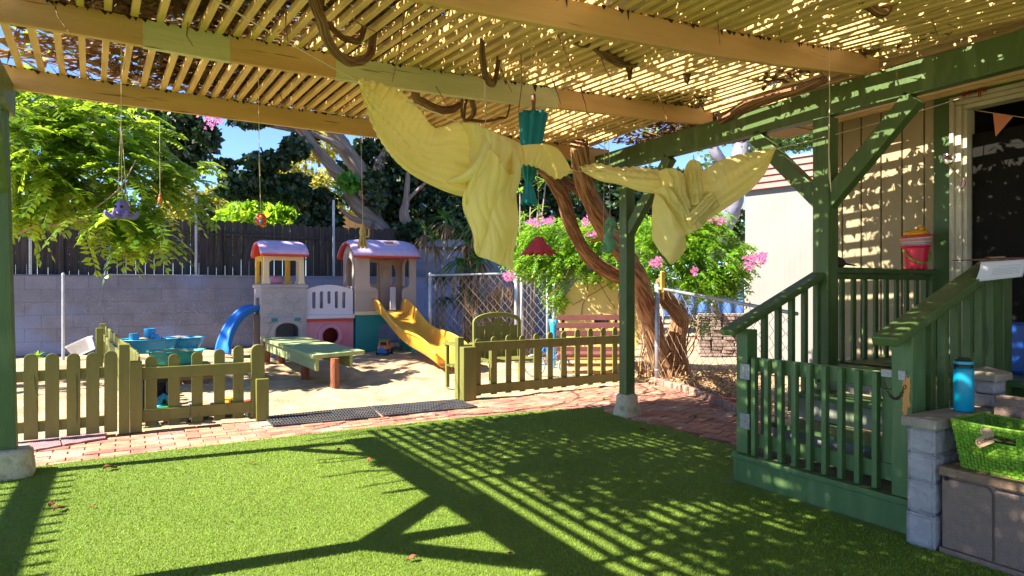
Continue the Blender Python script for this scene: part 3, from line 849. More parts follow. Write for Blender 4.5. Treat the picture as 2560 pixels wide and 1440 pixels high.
for i in range(13):
    a, b = cp[i], cp[i + 1]; c = (a + b) / 2; t = (b - a).normalized(); s_ = Vector((1, 0, 0)) if i % 2 else t.cross(Vector((1, 0, 0)))
    ring = [c + t * math.cos(q) * 0.013 + s_ * math.sin(q) * 0.007 for q in [2 * math.pi * k / 10 for k in range(11)]]
    ch.tube(ring, 0.0024, 5, cap=False)
ch.build('chain', mat('rusty_chain', (0.10, 0.05, 0.03), 0.6, metal=0.6), gate, smooth=True)
# ------------------------------------------------------------------ walls and fences at the back
YW = 16.7
WZ = 1.70
M_block = mat('grey_block', (0.185, 0.192, 0.25), 0.95, (0.15, 0.155, 0.205), scale=3, bump=0.5, bscale=50, rnd=0.07, col3=(0.18, 0.22, 0.38), scale3=0.8)
M_mort = mat('mortar', (0.115, 0.122, 0.17), 0.95)
bw = thing('block_wall', 'long grey concrete block wall with chalk marks behind the sandpit', 'wall')
mb = MB(); bh = 0.272; bl = 0.55
mb.box(-4.0, 12.2, YW + 0.012, YW + 0.19, -0.1, WZ - 0.02, m=1)
for j in range(7):
    x = -4.0 - (0.27 if j % 2 else 0)
    while x < 12.2:
        z0 = WZ - 0.05 - (j + 1) * bh
        if z0 > -0.2:
            mb.box(x + 0.0022, x + bl - 0.0022, YW + rng.uniform(-0.004, 0.002), YW + 0.20, z0 + 0.0022, z0 + bh - 0.0022)
        x += bl
mb.build('blocks', [M_block, M_mort], bw)
mb = MB(); x = -2.2
mb.box(-0.6, 12.2, YW - 0.015, YW + 0.21, WZ - 0.048, WZ + 0.0)
mb.build('cap', M_block, bw, bev=.006)
# chalk scribbles: thin strokes lying on the blocks
mb = MB(); M_chalk = mat('blue_chalk', (0.25, 0.30, 0.50), 0.95, (0.20, 0.23, 0.34), scale=30, amt=0.9)
r = rng.uniform
for k in range(380):
    cx = r(-0.8, 4.0); cz = 0.25 + abs(rng.gauss(0.5, 0.33)); cz = min(cz, 1.45)
    if rng.random() < 0.4: cx = rng.gauss(1.9, 0.9)
    a = r(0, 6.28); L_ = r(0.03, 0.16); cur = r(-14, 14); pts = []; p = V(cx, YW - 0.006, cz)
    for i in range(6):
        pts.append(p.copy()); a += cur * L_ / 6; p = p + V(math.cos(a), 0, math.sin(a)) * L_ / 6
    if not all(-1.5 < q.x < 4.6 and 0.1 < q.z < 1.55 for q in pts): continue
    wd = r(0.002, 0.006)
    mb.tube(pts, wd * .2, 4, flat=5)
mb.build('chalk_marks', M_chalk, bw)
# dark board fence on top
M_dk = mat('weathered_black_wood', (0.058, 0.046, 0.044), 0.9, (0.018, 0.014, 0.014), scale=2.2, bump=0.7, bscale=14, stretch=(9, 9, 0.7), rnd=0.5, lo=0.3, hi=0.7)
M_dk2 = mat('weathered_grey_wood', (0.13, 0.12, 0.13), 0.9, (0.07, 0.065, 0.07), scale=2.2, bump=0.5, bscale=14, stretch=(9, 9, 0.7), rnd=0.25)
wf = thing('board_fence', 'dark weathered wooden board fence rising behind the block wall', 'fence')
def dogear(mb, x0, x1, y, z0, z1, t=0.018, e=0.03):
    wd = x1 - x0; e = min(e, wd * 0.35)
    out = [(0, 0), (wd, 0), (wd, z1 - z0 - e), (wd - e * .45, z1 - z0 - e * .3), (wd - e, z1 - z0), (e, z1 - z0), (e * .45, z1 - z0 - e * .3), (0, z1 - z0 - e)]
    mb.prism(out, (x0, y, z0), (1, 0, 0), (0, 0, 1), (0, t, 0))
x = -4.0; i = 0
pm = []
while x < 6.55:
    wd = r(0.165, 0.19); gap = r(0.002, 0.006) if x < 2.6 else r(0.005, 0.016)
    m_ = MB(); z1 = 2.99 + 0.01 * math.sin(x) + r(-0.02, 0.02)
    dogear(m_, x, x + wd, YW + 0.33 + r(-0.004, 0.004), 0.9, z1, e=0.05)
    m_.build('board', M_dk, wf); x += wd + gap; i += 1
for z in (2.68,):
    MB().poly_bar([V(-4, YW + 0.30, z + .02), V(-1.5, YW + 0.30, z - 0.03), V(1.5, YW + .3, z - .01), V(3.4, YW + .3, z - .015), V(6.55, YW + .3, z - .02)], 0.045, 0.05).build('rail', M_dk, wf)
MB().poly_bar([V(-4, YW + 0.30, 1.62), V(6.55, YW + .3, 1.62)], 0.045, 0.08).build('rail', M_dk, wf)
for xp in (-3.6, -1.2, PY(548, 600, YW + .3).x, 4.3): MB().box(xp - .045, xp + .045, YW + 0.20 + .03, YW + 0.275, 1.0, 2.93).build('post', M_dk, wf)
# blueish grey fence to the right, lower
gf = thing('grey_fence', 'pale blue grey dog eared board fence beyond the sandpit corner', 'fence')
x = 6.6
M_blue = mat('blue_grey_paint', (0.22, 0.25, 0.32), 0.85, (0.17, 0.19, 0.25), scale=3, stretch=(6, 6, 1), rnd=0.12)
while x < 15.5:
    wd = 0.143; m_ = MB(); dogear(m_, x, x + wd, YW + 0.6, 0, 2.80 + r(-0.01, .01), e=0.04); 
    m_.build('board', M_blue, gf); x += wd + 0.006
MB().box(6.6, 15.5, YW + 0.54, YW + 0.595, 2.5, 2.57).build('rail', mat('rail_brown', (0.09, 0.06, 0.05), 0.9), gf)
MB().box(6.62, 15.5, YW + 0.50, YW + 0.535, 0.0, 2.15).build('panel', mat('blue_panel', (0.17, 0.20, 0.26), 0.9, (0.14, 0.16, 0.21), scale=2), gf)

# perforated sign posts strapped to the fence
pp = []
M_galv = mat('galvanised', (0.50, 0.52, 0.55), 0.45, (0.40, 0.42, 0.46), scale=10, metal=0.5)
M_hole = mat('hole_black', (0.02, 0.02, 0.02), 0.9)
def perf(px, top, lab, y=YW + 0.17):
    p = PY(px, top, y); t = thing('sign_post', lab, 'metal post', 'perforated metal posts along the back wall')
    MB().box(p.x - .024, p.x + .024, y - .02, y + .028, 0.02, p.z).build('tube', M_galv, t, bev=.003)
    mb = MB(); z = 1.3
    while z < p.z - 0.02:
        mb.box(p.x - .007, p.x + .007, y - .0225, y - .0195, z, z + .016); z += 0.045
    mb.build('holes', M_hole, t)
perf(490, 486, 'perforated metal post left of the red roofed play tower')
perf(834, 500, 'perforated metal post between the two play towers')
perf(76, 515, 'perforated metal post by the leafy branches at the far left')
# chain link top post in front of the wall
def pipe(name, lab, cat, p0, p1, rad, cap=True, grp=None):
    mb = MB(); mb.tube([p0, p1], rad, 14)
    if cap: mb.lathe([(rad * 1.12, -0.03), (rad * 1.12, 0.0), (rad * 0.8, 0.025), (0.0005, 0.035)], p1, 14)
    return tag(mb.build(name, M_galv, smooth=False), lab, cat, grp)
pb = G(158, 900); pt = PD(154, 686, (pb - EYE).dot(FW))
pipe('pipe_post', 'grey capped fence pipe standing before the block wall at left', 'metal post', pb, V(pb.x, pb.y, pt.z), 0.028)

# ------------------------------------------------------------------ chain link fences
M_wire = mat('fence_wire', (0.42, 0.38, 0.34), 0.5, metal=0.4)
M_rust = mat('old_wire', (0.20, 0.13, 0.09), 0.7, metal=0.3)
def mesh_wire(P, u, nu, H, cell, rad=0.0016, top=None, wob=0.004, z0=0.02):
    """P(s) gives the ground point at s metres; two families of zig-zag wires"""
    mb = MB(); n = int(nu / cell)
    nz = int(H / (cell * 0.5) / 1.9)
    for i in range(n):
        for sgn in (1,):
            pts = []
            for j in range(nz + 1):
                s_ = (i + 0.5 + (0.46 if (j + i) % 2 else -0.46)) * cell
                s_ = min(max(s_, 0), nu)
                hh = top(s_) if top else H
                p = P(s_) + V(0, 0, z0 + hh * j / nz)
                off = rad * (1 if (j + i) % 2 else -1)
                p = p + u.cross(Vector((0, 0, 1))) * off + V(noise.noise(p * 4), noise.noise(p * 4 + V(5, 5, 5)), 0) * wob
                pts.append(p)
            mb.tube(pts, rad, 4, cap=False)
    return mb
def clink(name, lab, A, B, H, cell=0.062, rad=0.002, hA=None, hB=None, rail=True, wire=M_wire, meshrise=0.0, endpost=(True, True), pr=0.03):
    t = thing(name, lab, 'fence')
    A = Vector(A); B = Vector(B); u = (B - A).normalized(); L_ = (B - A).length
    hA = hA or H; hB = hB or H
    topf = lambda s_: hA + (hB - hA) * s_ / L_ + meshrise
    mesh_wire(lambda s_: A + u * s_, u, L_, H, cell, rad, topf).build('mesh', wire, t, fix=False)
    if rail: MB().tube([A + V(0, 0, hA), B + V(0, 0, hB)], 0.021, 12).build('top_rail', M_galv, t, smooth=True)
    for q, h, k in ((A, hA, endpost[0]), (B, hB, endpost[1])):
        if k:
            mb = MB(); mb.tube([q + V(0, 0, -0.05), q + V(0, 0, h + 0.03)], pr, 14); mb.lathe([(pr * 1.12, -0.04), (pr * 1.12, 0.0), (pr * .7, 0.028), (0.0005, 0.034)], q + V(0, 0, h + .03), 14)
            o = mb.build('post', M_galv, t, smooth=True)
            for z in (0.2, 0.55, 0.9, h - .08):
                MB().lathe([(pr * 1.08, -0.012), (pr * 1.14, 0), (pr * 1.08, 0.012)], q + V(0, 0, z), 14).build('band', M_galv, o)
    return t
# right-hand fence from its post to the pergola column
cA = G(1643, 958); cB = V(6.05, 4.45, 0)
clink('chainlink_fence', 'sagging rusty chain link fence from the grey post to the porch', cA, cB, 1.36, cell=0.092, rad=0.0036, hA=1.40, hB=1.13, wire=M_rust, meshrise=-0.03, endpost=(True, False), pr=0.036)
# loose wire that curls up above the rail near the porch
# middle fence: behind the green chair
fA = PD(1075, 880, 13.6); fA.z = 0; fB = PD(1290, 880, 12.6); fB.z = 0
clink('chainlink_fence', 'chain link fence panel left of the chain link gate', fA, fB, 1.62, cell=0.085, rad=0.0036, hA=1.66, hB=1.68, pr=0.035)
gA = PD(1303, 880, 12.5); gA.z = 0; gB = PD(1368, 880, 12.2); gB.z = 0
gt = clink('chainlink_gate', 'narrow chain link gate between two pipe posts', gA, gB, 1.6, cell=0.085, rad=0.004, hA=1.69, hB=1.66, pr=0.022)
tag(gt, cat='gate')
hA_ = PD(1385, 880, 12.1); hA_.z = 0; hB_ = PD(1600, 880, 11.3); hB_.z = 0
clink('chainlink_fence', 'chain link fence panel behind the round yellow board', hA_, hB_, 1.6, cell=0.085, rad=0.003, hA=1.6, hB=1.55, endpost=(True, False), pr=0.035)

# ------------------------------------------------------------------ picket fences round the sandpit
def picket(mb, p, u, n, wd, h, t=0.02, z0=0.03):
    """round-headed board; p base centre, u along fence, n thickness dir"""
    out = [(-wd / 2, z0), (wd / 2, z0)]
    k = 10
    for i in range(k + 1):
        a = math.pi * i / k
        out.append((wd / 2 * math.cos(a), h - wd / 2 + wd / 2 * math.sin(a)))
    mb.prism(out, p, u, V(0, 0, 1), Vector(n) * t)
    return mb
YF = 7.43
def fence_panel(lab, A, B, n, tops, wd=0.085, h=0.78, rails=((0.60, 0.10), (0.12, 0.10)), front='rail', cat='picket fence', posts=(), rt=0.03, hs=None):
    t = thing('picket_fence', lab, cat)
    A = Vector(A); B = Vector(B); u = (B - A).normalized(); L_ = (B - A).length; N_ = Vector((u.y, -u.x, 0))  # towards camera side
    for z, hh in rails:
        MB().boxf(A + V(0, 0, z), u * L_, N_ * -rt, V(0, 0, hh)).build('rail', M_olive, t, bev=.004)
    for i in range(n):
        s_ = L_ * (i + 0.5) / n if tops is None else tops[i]
        hh = (h if hs is None else hs[i]) + rng.uniform(-0.008, 0.008)
        p = A + u * s_
        tl_ = rng.uniform(-.014, .014); UU = u
        if front == 'picket': p = p + N_ * 0.0025; picket(MB_(), p, (u + V(0, 0, tl_)).normalized(), N_, wd, hh + rng.uniform(-.006, .008)).build('picket', M_olive, t, bev=.003)
        else: p = p - N_ * (rt + 0.0025); picket(MB_(), p, (u + V(0, 0, tl_)).normalized(), -N_, wd, hh).build('picket', M_olive, t, bev=.003)
    for (s_, hh, ww) in posts:
        c = A + u * s_
        MB().boxf(c - u * ww / 2 + N_ * 0.034, u * ww, -N_ * ww, V(0, 0, hh)).build('post', M_olive, t, bev=.006)
    return t
def MB_(): return MB()
# left panel (gate), pickets on the near side
A = V(PY(-60, 900, 7.34).x, 7.34, 0); B = V(PY(291, 900, 7.36).x, 7.36, 0)
tl = [(PY(px, 900, 7.35).x - A.x) for px in (-40, 16, 78, 131, 184, 232, 277)]
fence_panel('left picket panel beside the leaning post, pickets nailed to its near side', A, B, 7, tl, wd=0.108, h=0.80, front='picket', rails=((0.55, 0.10), (0.09, 0.10)))
# double post
dp = thing('fence_post', 'pair of square green fence posts joined side by side', 'fence post')
x0 = PY(297, 900, 7.40).x; x1 = PY(325, 900, 7.4).x; x2 = PY(355, 900, 7.4).x
MB().box(x0, x1 - 0.002, 7.33, 7.45, 0, 0.86).build('post', M_olive, dp, bev=.006)
MB().box(x1, x2, 7.34, 7.44, 0, 0.69).build('post', M_olive, dp, bev=.006)
# centre panel, rails on the near side
A = V(x2, YF - .02, 0); B = V(PY(631, 900, YF).x, YF, 0)
tc_ = [(PY(px, 900, YF).x - A.x) for px in (378, 436, 494, 550, 598)]
fence_panel('centre picket panel with rails on its near side, toys behind it', A, B, 5, tc_, wd=0.105, h=0.765, hs=[0.73, 0.745, 0.755, 0.765, 0.785], rails=((0.50, 0.115), (0.085, 0.115)), rt=0.035)
ep = thing('fence_post', 'round topped fence end post with a short stub beside the black mats', 'fence post')
xa = PY(630, 900, YF).x; xb = PY(659, 900, YF).x
picket(MB(), V((xa + xb) / 2, YF + 0.05, 0), V(1, 0, 0), V(0, -1, 0), xb - xa + .02, 0.80, t=0.07).build('post', M_olive, ep, bev=.005)
MB().box(xa + 0.03, xb + 0.04, YF - 0.09, YF - 0.025, 0, 0.44).build('stub', M_olive, ep, bev=.006)
# side panel running back to the wall on the left of the sandpit
A = V(PY(345, 900, 7.55).x, 7.6, 0); B = V(PY(262, 850, 13.4).x, 13.4, 0)
t = thing('picket_fence', 'side picket fence running back toward the block wall', 'picket fence')
u = (B - A).normalized(); L_ = (B - A).length; nn = Vector((-u.y, u.x, 0))
for z in (0.12, 0.50): MB().boxf(A + V(0, 0, z), u * L_, nn * 0.03, V(0, 0, 0.10)).build('rail', M_olive, t, bev=.004)
for i in range(38):
    picket(MB(), A + u * (L_ * (i + .5) / 38) - nn * 0.003, u, -nn, 0.085, 0.74 + rng.uniform(-.01, .01)).build('picket', M_olive, t, bev=.003)
MB().boxf(B + nn * .035 - u * .2, u * .1, nn * .1, V(0, 0, 0.72)).build('post', M_olive, t, bev=.005)
g2 = G(257, 898); MB().boxf(V(g2.x, g2.y, 0) - V(.05, .05, 0), V(.10, 0, 0), V(0, .10, 0), V(0, 0, 0.70)).build('post', M_olive, t, bev=.005)
# right panel, rails near side
YR = 7.42
A = V(PY(1186, 900, YR).x, YR, 0); B = V(PY(1556, 900, YR + .05).x, YR + 0.05, 0)
tr = [(PY(px, 900, YR).x - A.x) for px in (1199, 1240, 1277, 1312, 1348, 1383, 1417, 1452, 1485, 1518, 1548)]
fence_panel('right picket panel between the square post and the pergola post', A, B, 11, tr, wd=0.085, h=0.80, rails=((0.60, 0.115), (0.055, 0.115)), rt=0.035, hs=[.76, .77, .78, .78, .785, .80, .805, .815, .825, .83, .83])
sp = thing('fence_post', 'square green fence post at the left end of the right picket panel', 'fence post')
MB().box(PY(1153, 900, YR).x, PY(1186, 900, YR).x - 0.004, YR - 0.07, YR + 0.05, 0, 0.665).build('post', M_olive, sp, bev=.006)
MB().box(PY(1150, 900, YR).x, PY(1166, 900, YR).x, YR + 0.06, YR + 0.16, 0, 0.78).build('stub', M_olive, sp, bev=.006)

# ------------------------------------------------------------------ white shed at the right
M_shedw = mat('white_metal_wall', (0.245, 0.235, 0.22), 0.7, (0.225, 0.215, 0.20), scale=2)
M_shedr = mat('pink_ribbed_fascia', (0.50, 0.22, 0.18), 0.6, (0.42, 0.18, 0.15), scale=3, stretch=(1, 1, 6))
sh = thing('shed', 'white mobile home wall with pinkish ribbed metal roof edge', 'shed')
ds = 13.0
sA = PD(1863, 480, ds); sB = PD(2330, 480, 10.6)
U = (V(sB.x, sB.y, 0) - V(sA.x, sA.y, 0)); Ls = U.length; U.normalize(); Nn = Vector((U.y, -U.x, 0))
z_wall = PD(1863, 478, ds).z
mb = MB(); nb = int(Ls / 0.10)
for i in range(nb):
    mb.boxf(V(sA.x, sA.y, 0) + U * (i * 0.10), U * 0.094, -Nn * 0.05, V(0, 0, z_wall))
    mb.boxf(V(sA.x, sA.y, 0) + U * (i * 0.10 + 0.094) - Nn * 0.0012, U * 0.006, -Nn * 0.04, V(0, 0, z_wall))
mb.boxf(V(sA.x, sA.y, 0) - Nn * 0.055, U * Ls, -Nn * 4, V(0, 0, z_wall))
mb.build('wall', M_shedw, sh)
ztop = PD(1863, 418, ds).z
mb = MB()
for i in range(4):
    h = (ztop - z_wall) / 4
    mb.boxf(V(sA.x, sA.y, z_wall + h * i) - U * 0.25 + Nn * (0.10 + 0.03 * i), U * (Ls + .3), -Nn * 0.5, V(0, 0, h * 0.82)); mb.boxf(V(sA.x, sA.y, z_wall + h * (i + .82)) - U * 0.25 + Nn * (0.085 + 0.03 * i), U * (Ls + .3), -Nn * 0.5, V(0, 0, h * 0.18))
mb.build('fascia', M_shedr, sh)
MB().boxf(V(sA.x, sA.y, ztop) - U * .28 + Nn * .22, U * (Ls + .4), -Nn * 4.4, V(0, 0, .05)).build('roof', M_shedw, sh)

# house walls glimpsed between trees
oh = thing('neighbour_house', 'peach coloured neighbour house wall seen between tree trunks', 'house')
a = PD(905, 600, 26); b = PD(1010, 600, 26)
uu = (b - a); uu.z = 0; uu.normalize(); nn2 = Vector((uu.y, -uu.x, 0))
mb = MB(); 
for i in range(16): mb.boxf(V(a.x, a.y, 0) - uu * 1.0 + uu * (0.25 * i), uu * 0.238, -nn2 * 3, V(0, 0, 4.3 if i < 14 else 4.3))
mb.build('wall', mat('peach_wall', (0.62, 0.42, 0.25), 0.9), oh)
MB().boxf(V(a.x, a.y, 4.3) - uu * 1.4 + nn2 * .3, uu * 5, -nn2 * 3.6, V(0, 0, .16)).build('roof', mat('tan_roof', (0.3, 0.22, 0.18), 0.9), oh)
oh2 = thing('shed', 'low pale roofed garden shed glimpsed behind the dark fence', 'shed')
a = PD(765, 600, 22)
MB().boxf(V(a.x, a.y, 0), uu * 1.6, -nn2 * 2, V(0, 0, 2.75)).build('wall', M_shedw, oh2)
MB().prism([(-.15, 2.755), (1.75, 2.755), (1.75, 2.84), (.8, 3.05), (-.15, 2.84)], V(a.x, a.y, 0) + nn2 * .2, uu, V(0, 0, 1), -nn2 * 2.4).build('roof', M_white, oh2)
# ------------------------------------------------------------------ foliage
ng = np.random.default_rng(11)
def unit(a): return a / np.maximum(1e-9, np.linalg.norm(a, axis=1))[:, None]
def leaf_quads(c, d, s_, L_, W_, wide=0.42):
    n = len(c); P = np.zeros((n, 4, 3)); L_ = np.broadcast_to(L_, (n,))[:, None]; W_ = np.broadcast_to(W_, (n,))[:, None]
    P[:, 0] = c; P[:, 1] = c + d * L_ * wide + s_ * W_ / 2; P[:, 2] = c + d * L_; P[:, 3] = c + d * L_ * wide - s_ * W_ / 2
    return P
def ell_pts(n, C, Rr, shell=0.5, carve=0.25, cs=1.2):
    """points in an ellipsoid, biased to its skin, with noise-carved gaps"""
    out = []
    C = np.array(C); Rr = np.array(Rr)
    while sum(len(o) for o in out) < n:
        v = unit(ng.normal(0, 1, (n, 3))); rad = ng.random(n) ** (1 / 3) * (1 - shell) + shell * (1 - 0.35 * ng.random(n) ** 2)
        rad *= 1 + 0.18 * np.sin(v[:, 0] * 5 + C[0]) * np.cos(v[:, 2] * 6 + C[1]) 
        p = C + v * rad[:, None] * Rr
        q = p * cs
        g = np.sin(q[:, 0] * 2.1 + 1.3 * np.sin(q[:, 2] * 1.7)) * np.sin(q[:, 1] * 1.9 + q[:, 2] * 1.1) * np.sin(q[:, 2] * 2.6 + 0.7)
        out.append(p[g > -1 + carve * 2 - 0.35 * ng.random(n)])
    return np.concatenate(out)[:n]
def clump_px(px, py, d, rx, ry, n, rd=0.7, **kw):
    c = PD(px, py, d); a = rx * d / FPX; b = ry * d / FPX
    v = ell_pts(n, (0, 0, 0), (a, (a + b) / 2 * rd + 0.1, b), **kw)
    R3 = np.array([[RT.x, RT.y, 0], [FW.x, FW.y, 0], [0, 0, 1]])
    return v @ R3 + np.array(c)
def crown(name, pts, L_, W_, m, parent, droop=0.3, jl=0.35):
    n = len(pts)
    d = unit(ng.normal(0, 1, (n, 3)) + np.array([0, 0, -droop])); s_ = unit(np.cross(d, ng.normal(0, 1, (n, 3)) + np.array([0, 0, 0.6])))
    l = L_ * (1 - jl + 2 * jl * ng.random(n)); w_ = W_ / L_ * l
    return np_mesh(name, leaf_quads(pts, d, s_, l, w_), 4, m, parent)
def pinnate(name, pts, L_, nl, ll, lw, m, parent, droop=0.5, out_c=None, spread=0.9, arch=0.5):
    """compound leaves: a rachis with paired leaflets"""
    n = len(pts)
    dirs = ng.normal(0, 1, (n, 3)) * np.array([1, 1, 0.5]) + np.array([0, 0, -droop * 0.4])
    if out_c is not None: dirs = dirs * spread + unit(pts - np.array(out_c)) * 0.9
    d = unit(dirs); s_ = unit(np.cross(d, np.array([0, 0, 1.0])) + ng.normal(0, 0.25, (n, 3))); nrm = unit(np.cross(s_, d))
    nrm *= np.sign(nrm[:, 2:3] + 1e-6)
    Ls = L_ * (0.65 + 0.5 * ng.random(n))
    out = []
    for k in range(nl):
        t = (k + 1.5) / (nl + 1)
        base = pts + d * (Ls * t)[:, None] + np.array([0, 0, -1.0]) * (Ls * arch * t * t)[:, None]
        dd = unit(d + np.array([0, 0, -1.0]) * (2 * arch * t))
        for sg in (-1, 1):
            if k == nl - 1 and sg == 1: ld = unit(dd)
            else: ld = unit(dd * 0.45 + s_ * sg + nrm * (-0.25) + ng.normal(0, 0.12, (n, 3)))
            ls = unit(np.cross(ld, nrm))
            sz = ll * (1 - 0.35 * abs(t - 0.45)) * (0.85 + 0.3 * ng.random(n))
            out.append(leaf_quads(base, ld, ls, sz, sz * lw / ll, 0.4))
    P = np.concatenate(out)
    o = np_mesh(name, P, 4, m, parent)
    # thin rachis strips
    R_ = []
    for k in range(3):
        t0, t1 = k / 3, (k + 1) / 3
        a = pts + d * (Ls * t0)[:, None] + np.array([0, 0, -1.0]) * (Ls * arch * t0 * t0)[:, None]
        b = pts + d * (Ls * t1)[:, None] + np.array([0, 0, -1.0]) * (Ls * arch * t1 * t1)[:, None]
        w_ = s_ * 0.0022
        R_.append(np.stack([a - w_, a + w_, b + w_, b - w_], 1))
    return o, np.concatenate(R_)
def lmat(name, c, tc, rough=0.4, tr=0.45, rnd=0.35): return mat(name, c, rough, rnd=rnd, trans=tr, tcol=tc, spec=0.6)
M_l_pin = lmat('pinnate_leaf', (0.062, 0.135, 0.014), (0.52, 0.72, 0.05), 0.20, 0.40, 0.55)
M_l_dark = lmat('ficus_leaf', (0.016, 0.042, 0.014), (0.05, 0.12, 0.015), 0.45, 0.25, 0.5)
M_l_lime = lmat('lime_leaf', (0.16, 0.30, 0.015), (0.55, 0.80, 0.05), 0.4, 0.5, 0.3)
M_l_yel = lmat('yellow_leaf', (0.20, 0.20, 0.025), (0.62, 0.56, 0.07), 0.5, 0.5, 0.4)
M_l_trump = lmat('trumpet_leaf', (0.10, 0.24, 0.015), (0.42, 0.68, 0.04), 0.35, 0.45, 0.4)
M_l_spike = lmat('spike_leaf', (0.05, 0.13, 0.02), (0.16, 0.34, 0.03), 0.4, 0.35, 0.4)
M_petal = mat('pink_petal', (0.85, 0.25, 0.55), 0.6, rnd=0.25, trans=0.45, tcol=(0.95, 0.35, 0.65))
M_trunk = mat('grey_trunk_bark', (0.27, 0.21, 0.18), 0.95, (0.16, 0.12, 0.10), scale=1.5, bump=1.2, bscale=2.2, stretch=(1, 1, 1), bark=True)
M_branch = mat('tan_branch_bark', (0.34, 0.24, 0.14), 0.9, (0.2, 0.13, 0.08), scale=8, bump=0.6, bscale=30)
def limb(lst, r, name, parent, m=M_trunk, n=20, seed=0, rough=0.25, sub=5):
    mb = MB(); bark_tube([PD(*a) for a in lst], r, n, rough, seed, mb, sub); return mb.build(name, m, parent, smooth=True)

# --- left tree with feathery compound leaves
lt = thing('feathery_tree', 'bright green tree with feathery compound leaves hanging beside the left post', 'tree')
limb([(-160, 660, 8.6), (40, 578, 8.8), (110, 548, 9.0), (170, 520, 9.2), (210, 480, 9.4), (240, 430, 9.6)], [.06, .042, .038, .034, .028, .02], 'branch', lt, M_branch, 12, 1)
limb([(-160, 668, 8.6), (35, 585, 8.7), (90, 565, 8.6), (150, 560, 8.6), (205, 548, 8.5)], [.045, .03, .026, .02, .014], 'branch', lt, M_branch, 10, 2)
limb([(205, 548, 8.5), (240, 520, 8.4), (300, 470, 8.4), (340, 400, 8.5)], [.016, .012, .01, .006], 'branch', lt, M_branch, 8, 3)
limb([(-140, 700, 9.5), (60, 480, 9.6), (120, 400, 9.6), (170, 300, 9.6), (260, 250, 9.6), (330, 200, 9.6)], [.08, .05, .04, .03, .02, .012], 'branch', lt, M_branch, 10, 4)
pt_ = [clump_px(*a) for a in [
    (110, 290, 9.0, 130, 90, 190), (250, 310, 9.1, 110, 80, 120), (90, 400, 8.8, 110, 80, 150), (215, 420, 9.0, 110, 80, 140), (330, 450, 8.9, 70, 80, 80),
    (300, 380, 9.2, 80, 60, 60), (400, 430, 9.4, 60, 45, 36), (90, 480, 8.9, 90, 50, 55), (330, 540, 8.6, 60, 45, 42), (250, 540, 8.5, 70, 26, 34), (350, 330, 9.3, 60, 50, 30), (190, 500, 8.8, 120, 40, 60),
    (-60, 380, 8.8, 140, 180, 120), (420, 500, 9.6, 50, 26, 14), (60, 520, 8.7, 70, 26, 20), (370, 560, 8.7, 40, 40, 22), (400, 595, 8.7, 22, 20, 8), (300, 585, 8.5, 40, 20, 12), (230, 575, 8.5, 36, 16, 8), (450, 470, 9.6, 50, 40, 22), (130, 350, 8.6, 130, 110, 110), (470, 410, 9.8, 40, 30, 12)]]
pt_ = np.concatenate(pt_); pt_ = pt_[ng.random(len(pt_)) < .66]
o, ra_ = pinnate('foliage', pt_, 0.46, 7, 0.135, 0.074, M_l_pin, lt, out_c=PD(120, 420, 9.6), arch=0.38)
np_mesh('leaf_stalks', ra_, 4, lmat('stalk_green', (0.2, 0.25, 0.04), (0.4, 0.5, 0.1)), lt)

# --- big dark tree with ivy
bt_ = thing('ivy_tree', 'big grey trunked tree with dark heart shaped ivy leaves behind the fence', 'tree')
limb([(975, 660, 18.5), (955, 590, 18.5), (925, 545, 18.5), (885, 500, 18.4), (860, 450, 18.3), (835, 425, 18.2), (800, 385, 18.1), (770, 345, 18), (745, 315, 17.9), (715, 280, 17.8), (690, 240, 17.7)], [.34, .29, .24, .21, .18, .16, .14, .13, .12, .11, .10], 'trunk', bt_, seed=2)
limb([(930, 660, 19.4), (925, 560, 19.4), (915, 470, 19.4), (895, 420, 19.4), (860, 370, 19.4), (830, 320, 19.4), (790, 250, 19.4)], [.32, .27, .24, .23, .22, .2, .18], 'trunk', bt_, seed=4)
limb([(940, 560, 19.6), (935, 480, 19.8), (950, 410, 19.8), (985, 350, 19.8), (1020, 280, 20)], [.2, .18, .16, .13, .10], 'limb', bt_, seed=5)
limb([(860, 375, 18.6), (820, 350, 18.4), (760, 330, 18.2), (690, 318, 18), (600, 300, 17.8)], [.10, .09, .07, .05, .03], 'limb', bt_, seed=6)
limb([(950, 660, 18.9), (1025, 600, 18.6), (1010, 540, 18.5), (1015, 500, 18.5), (1020, 430, 18.5)], [.2, .17, .14, .09, .05], 'limb', bt_, seed=7)
limb([(1015, 505, 18.5), (1060, 460, 18.3), (1100, 430, 18.2)], [.05, .04, .03], 'limb', bt_, seed=8)
limb([(850, 520, 18), (880, 545, 18), (930, 560, 18.2)], [.04, .07, .12], 'limb', bt_, seed=9)
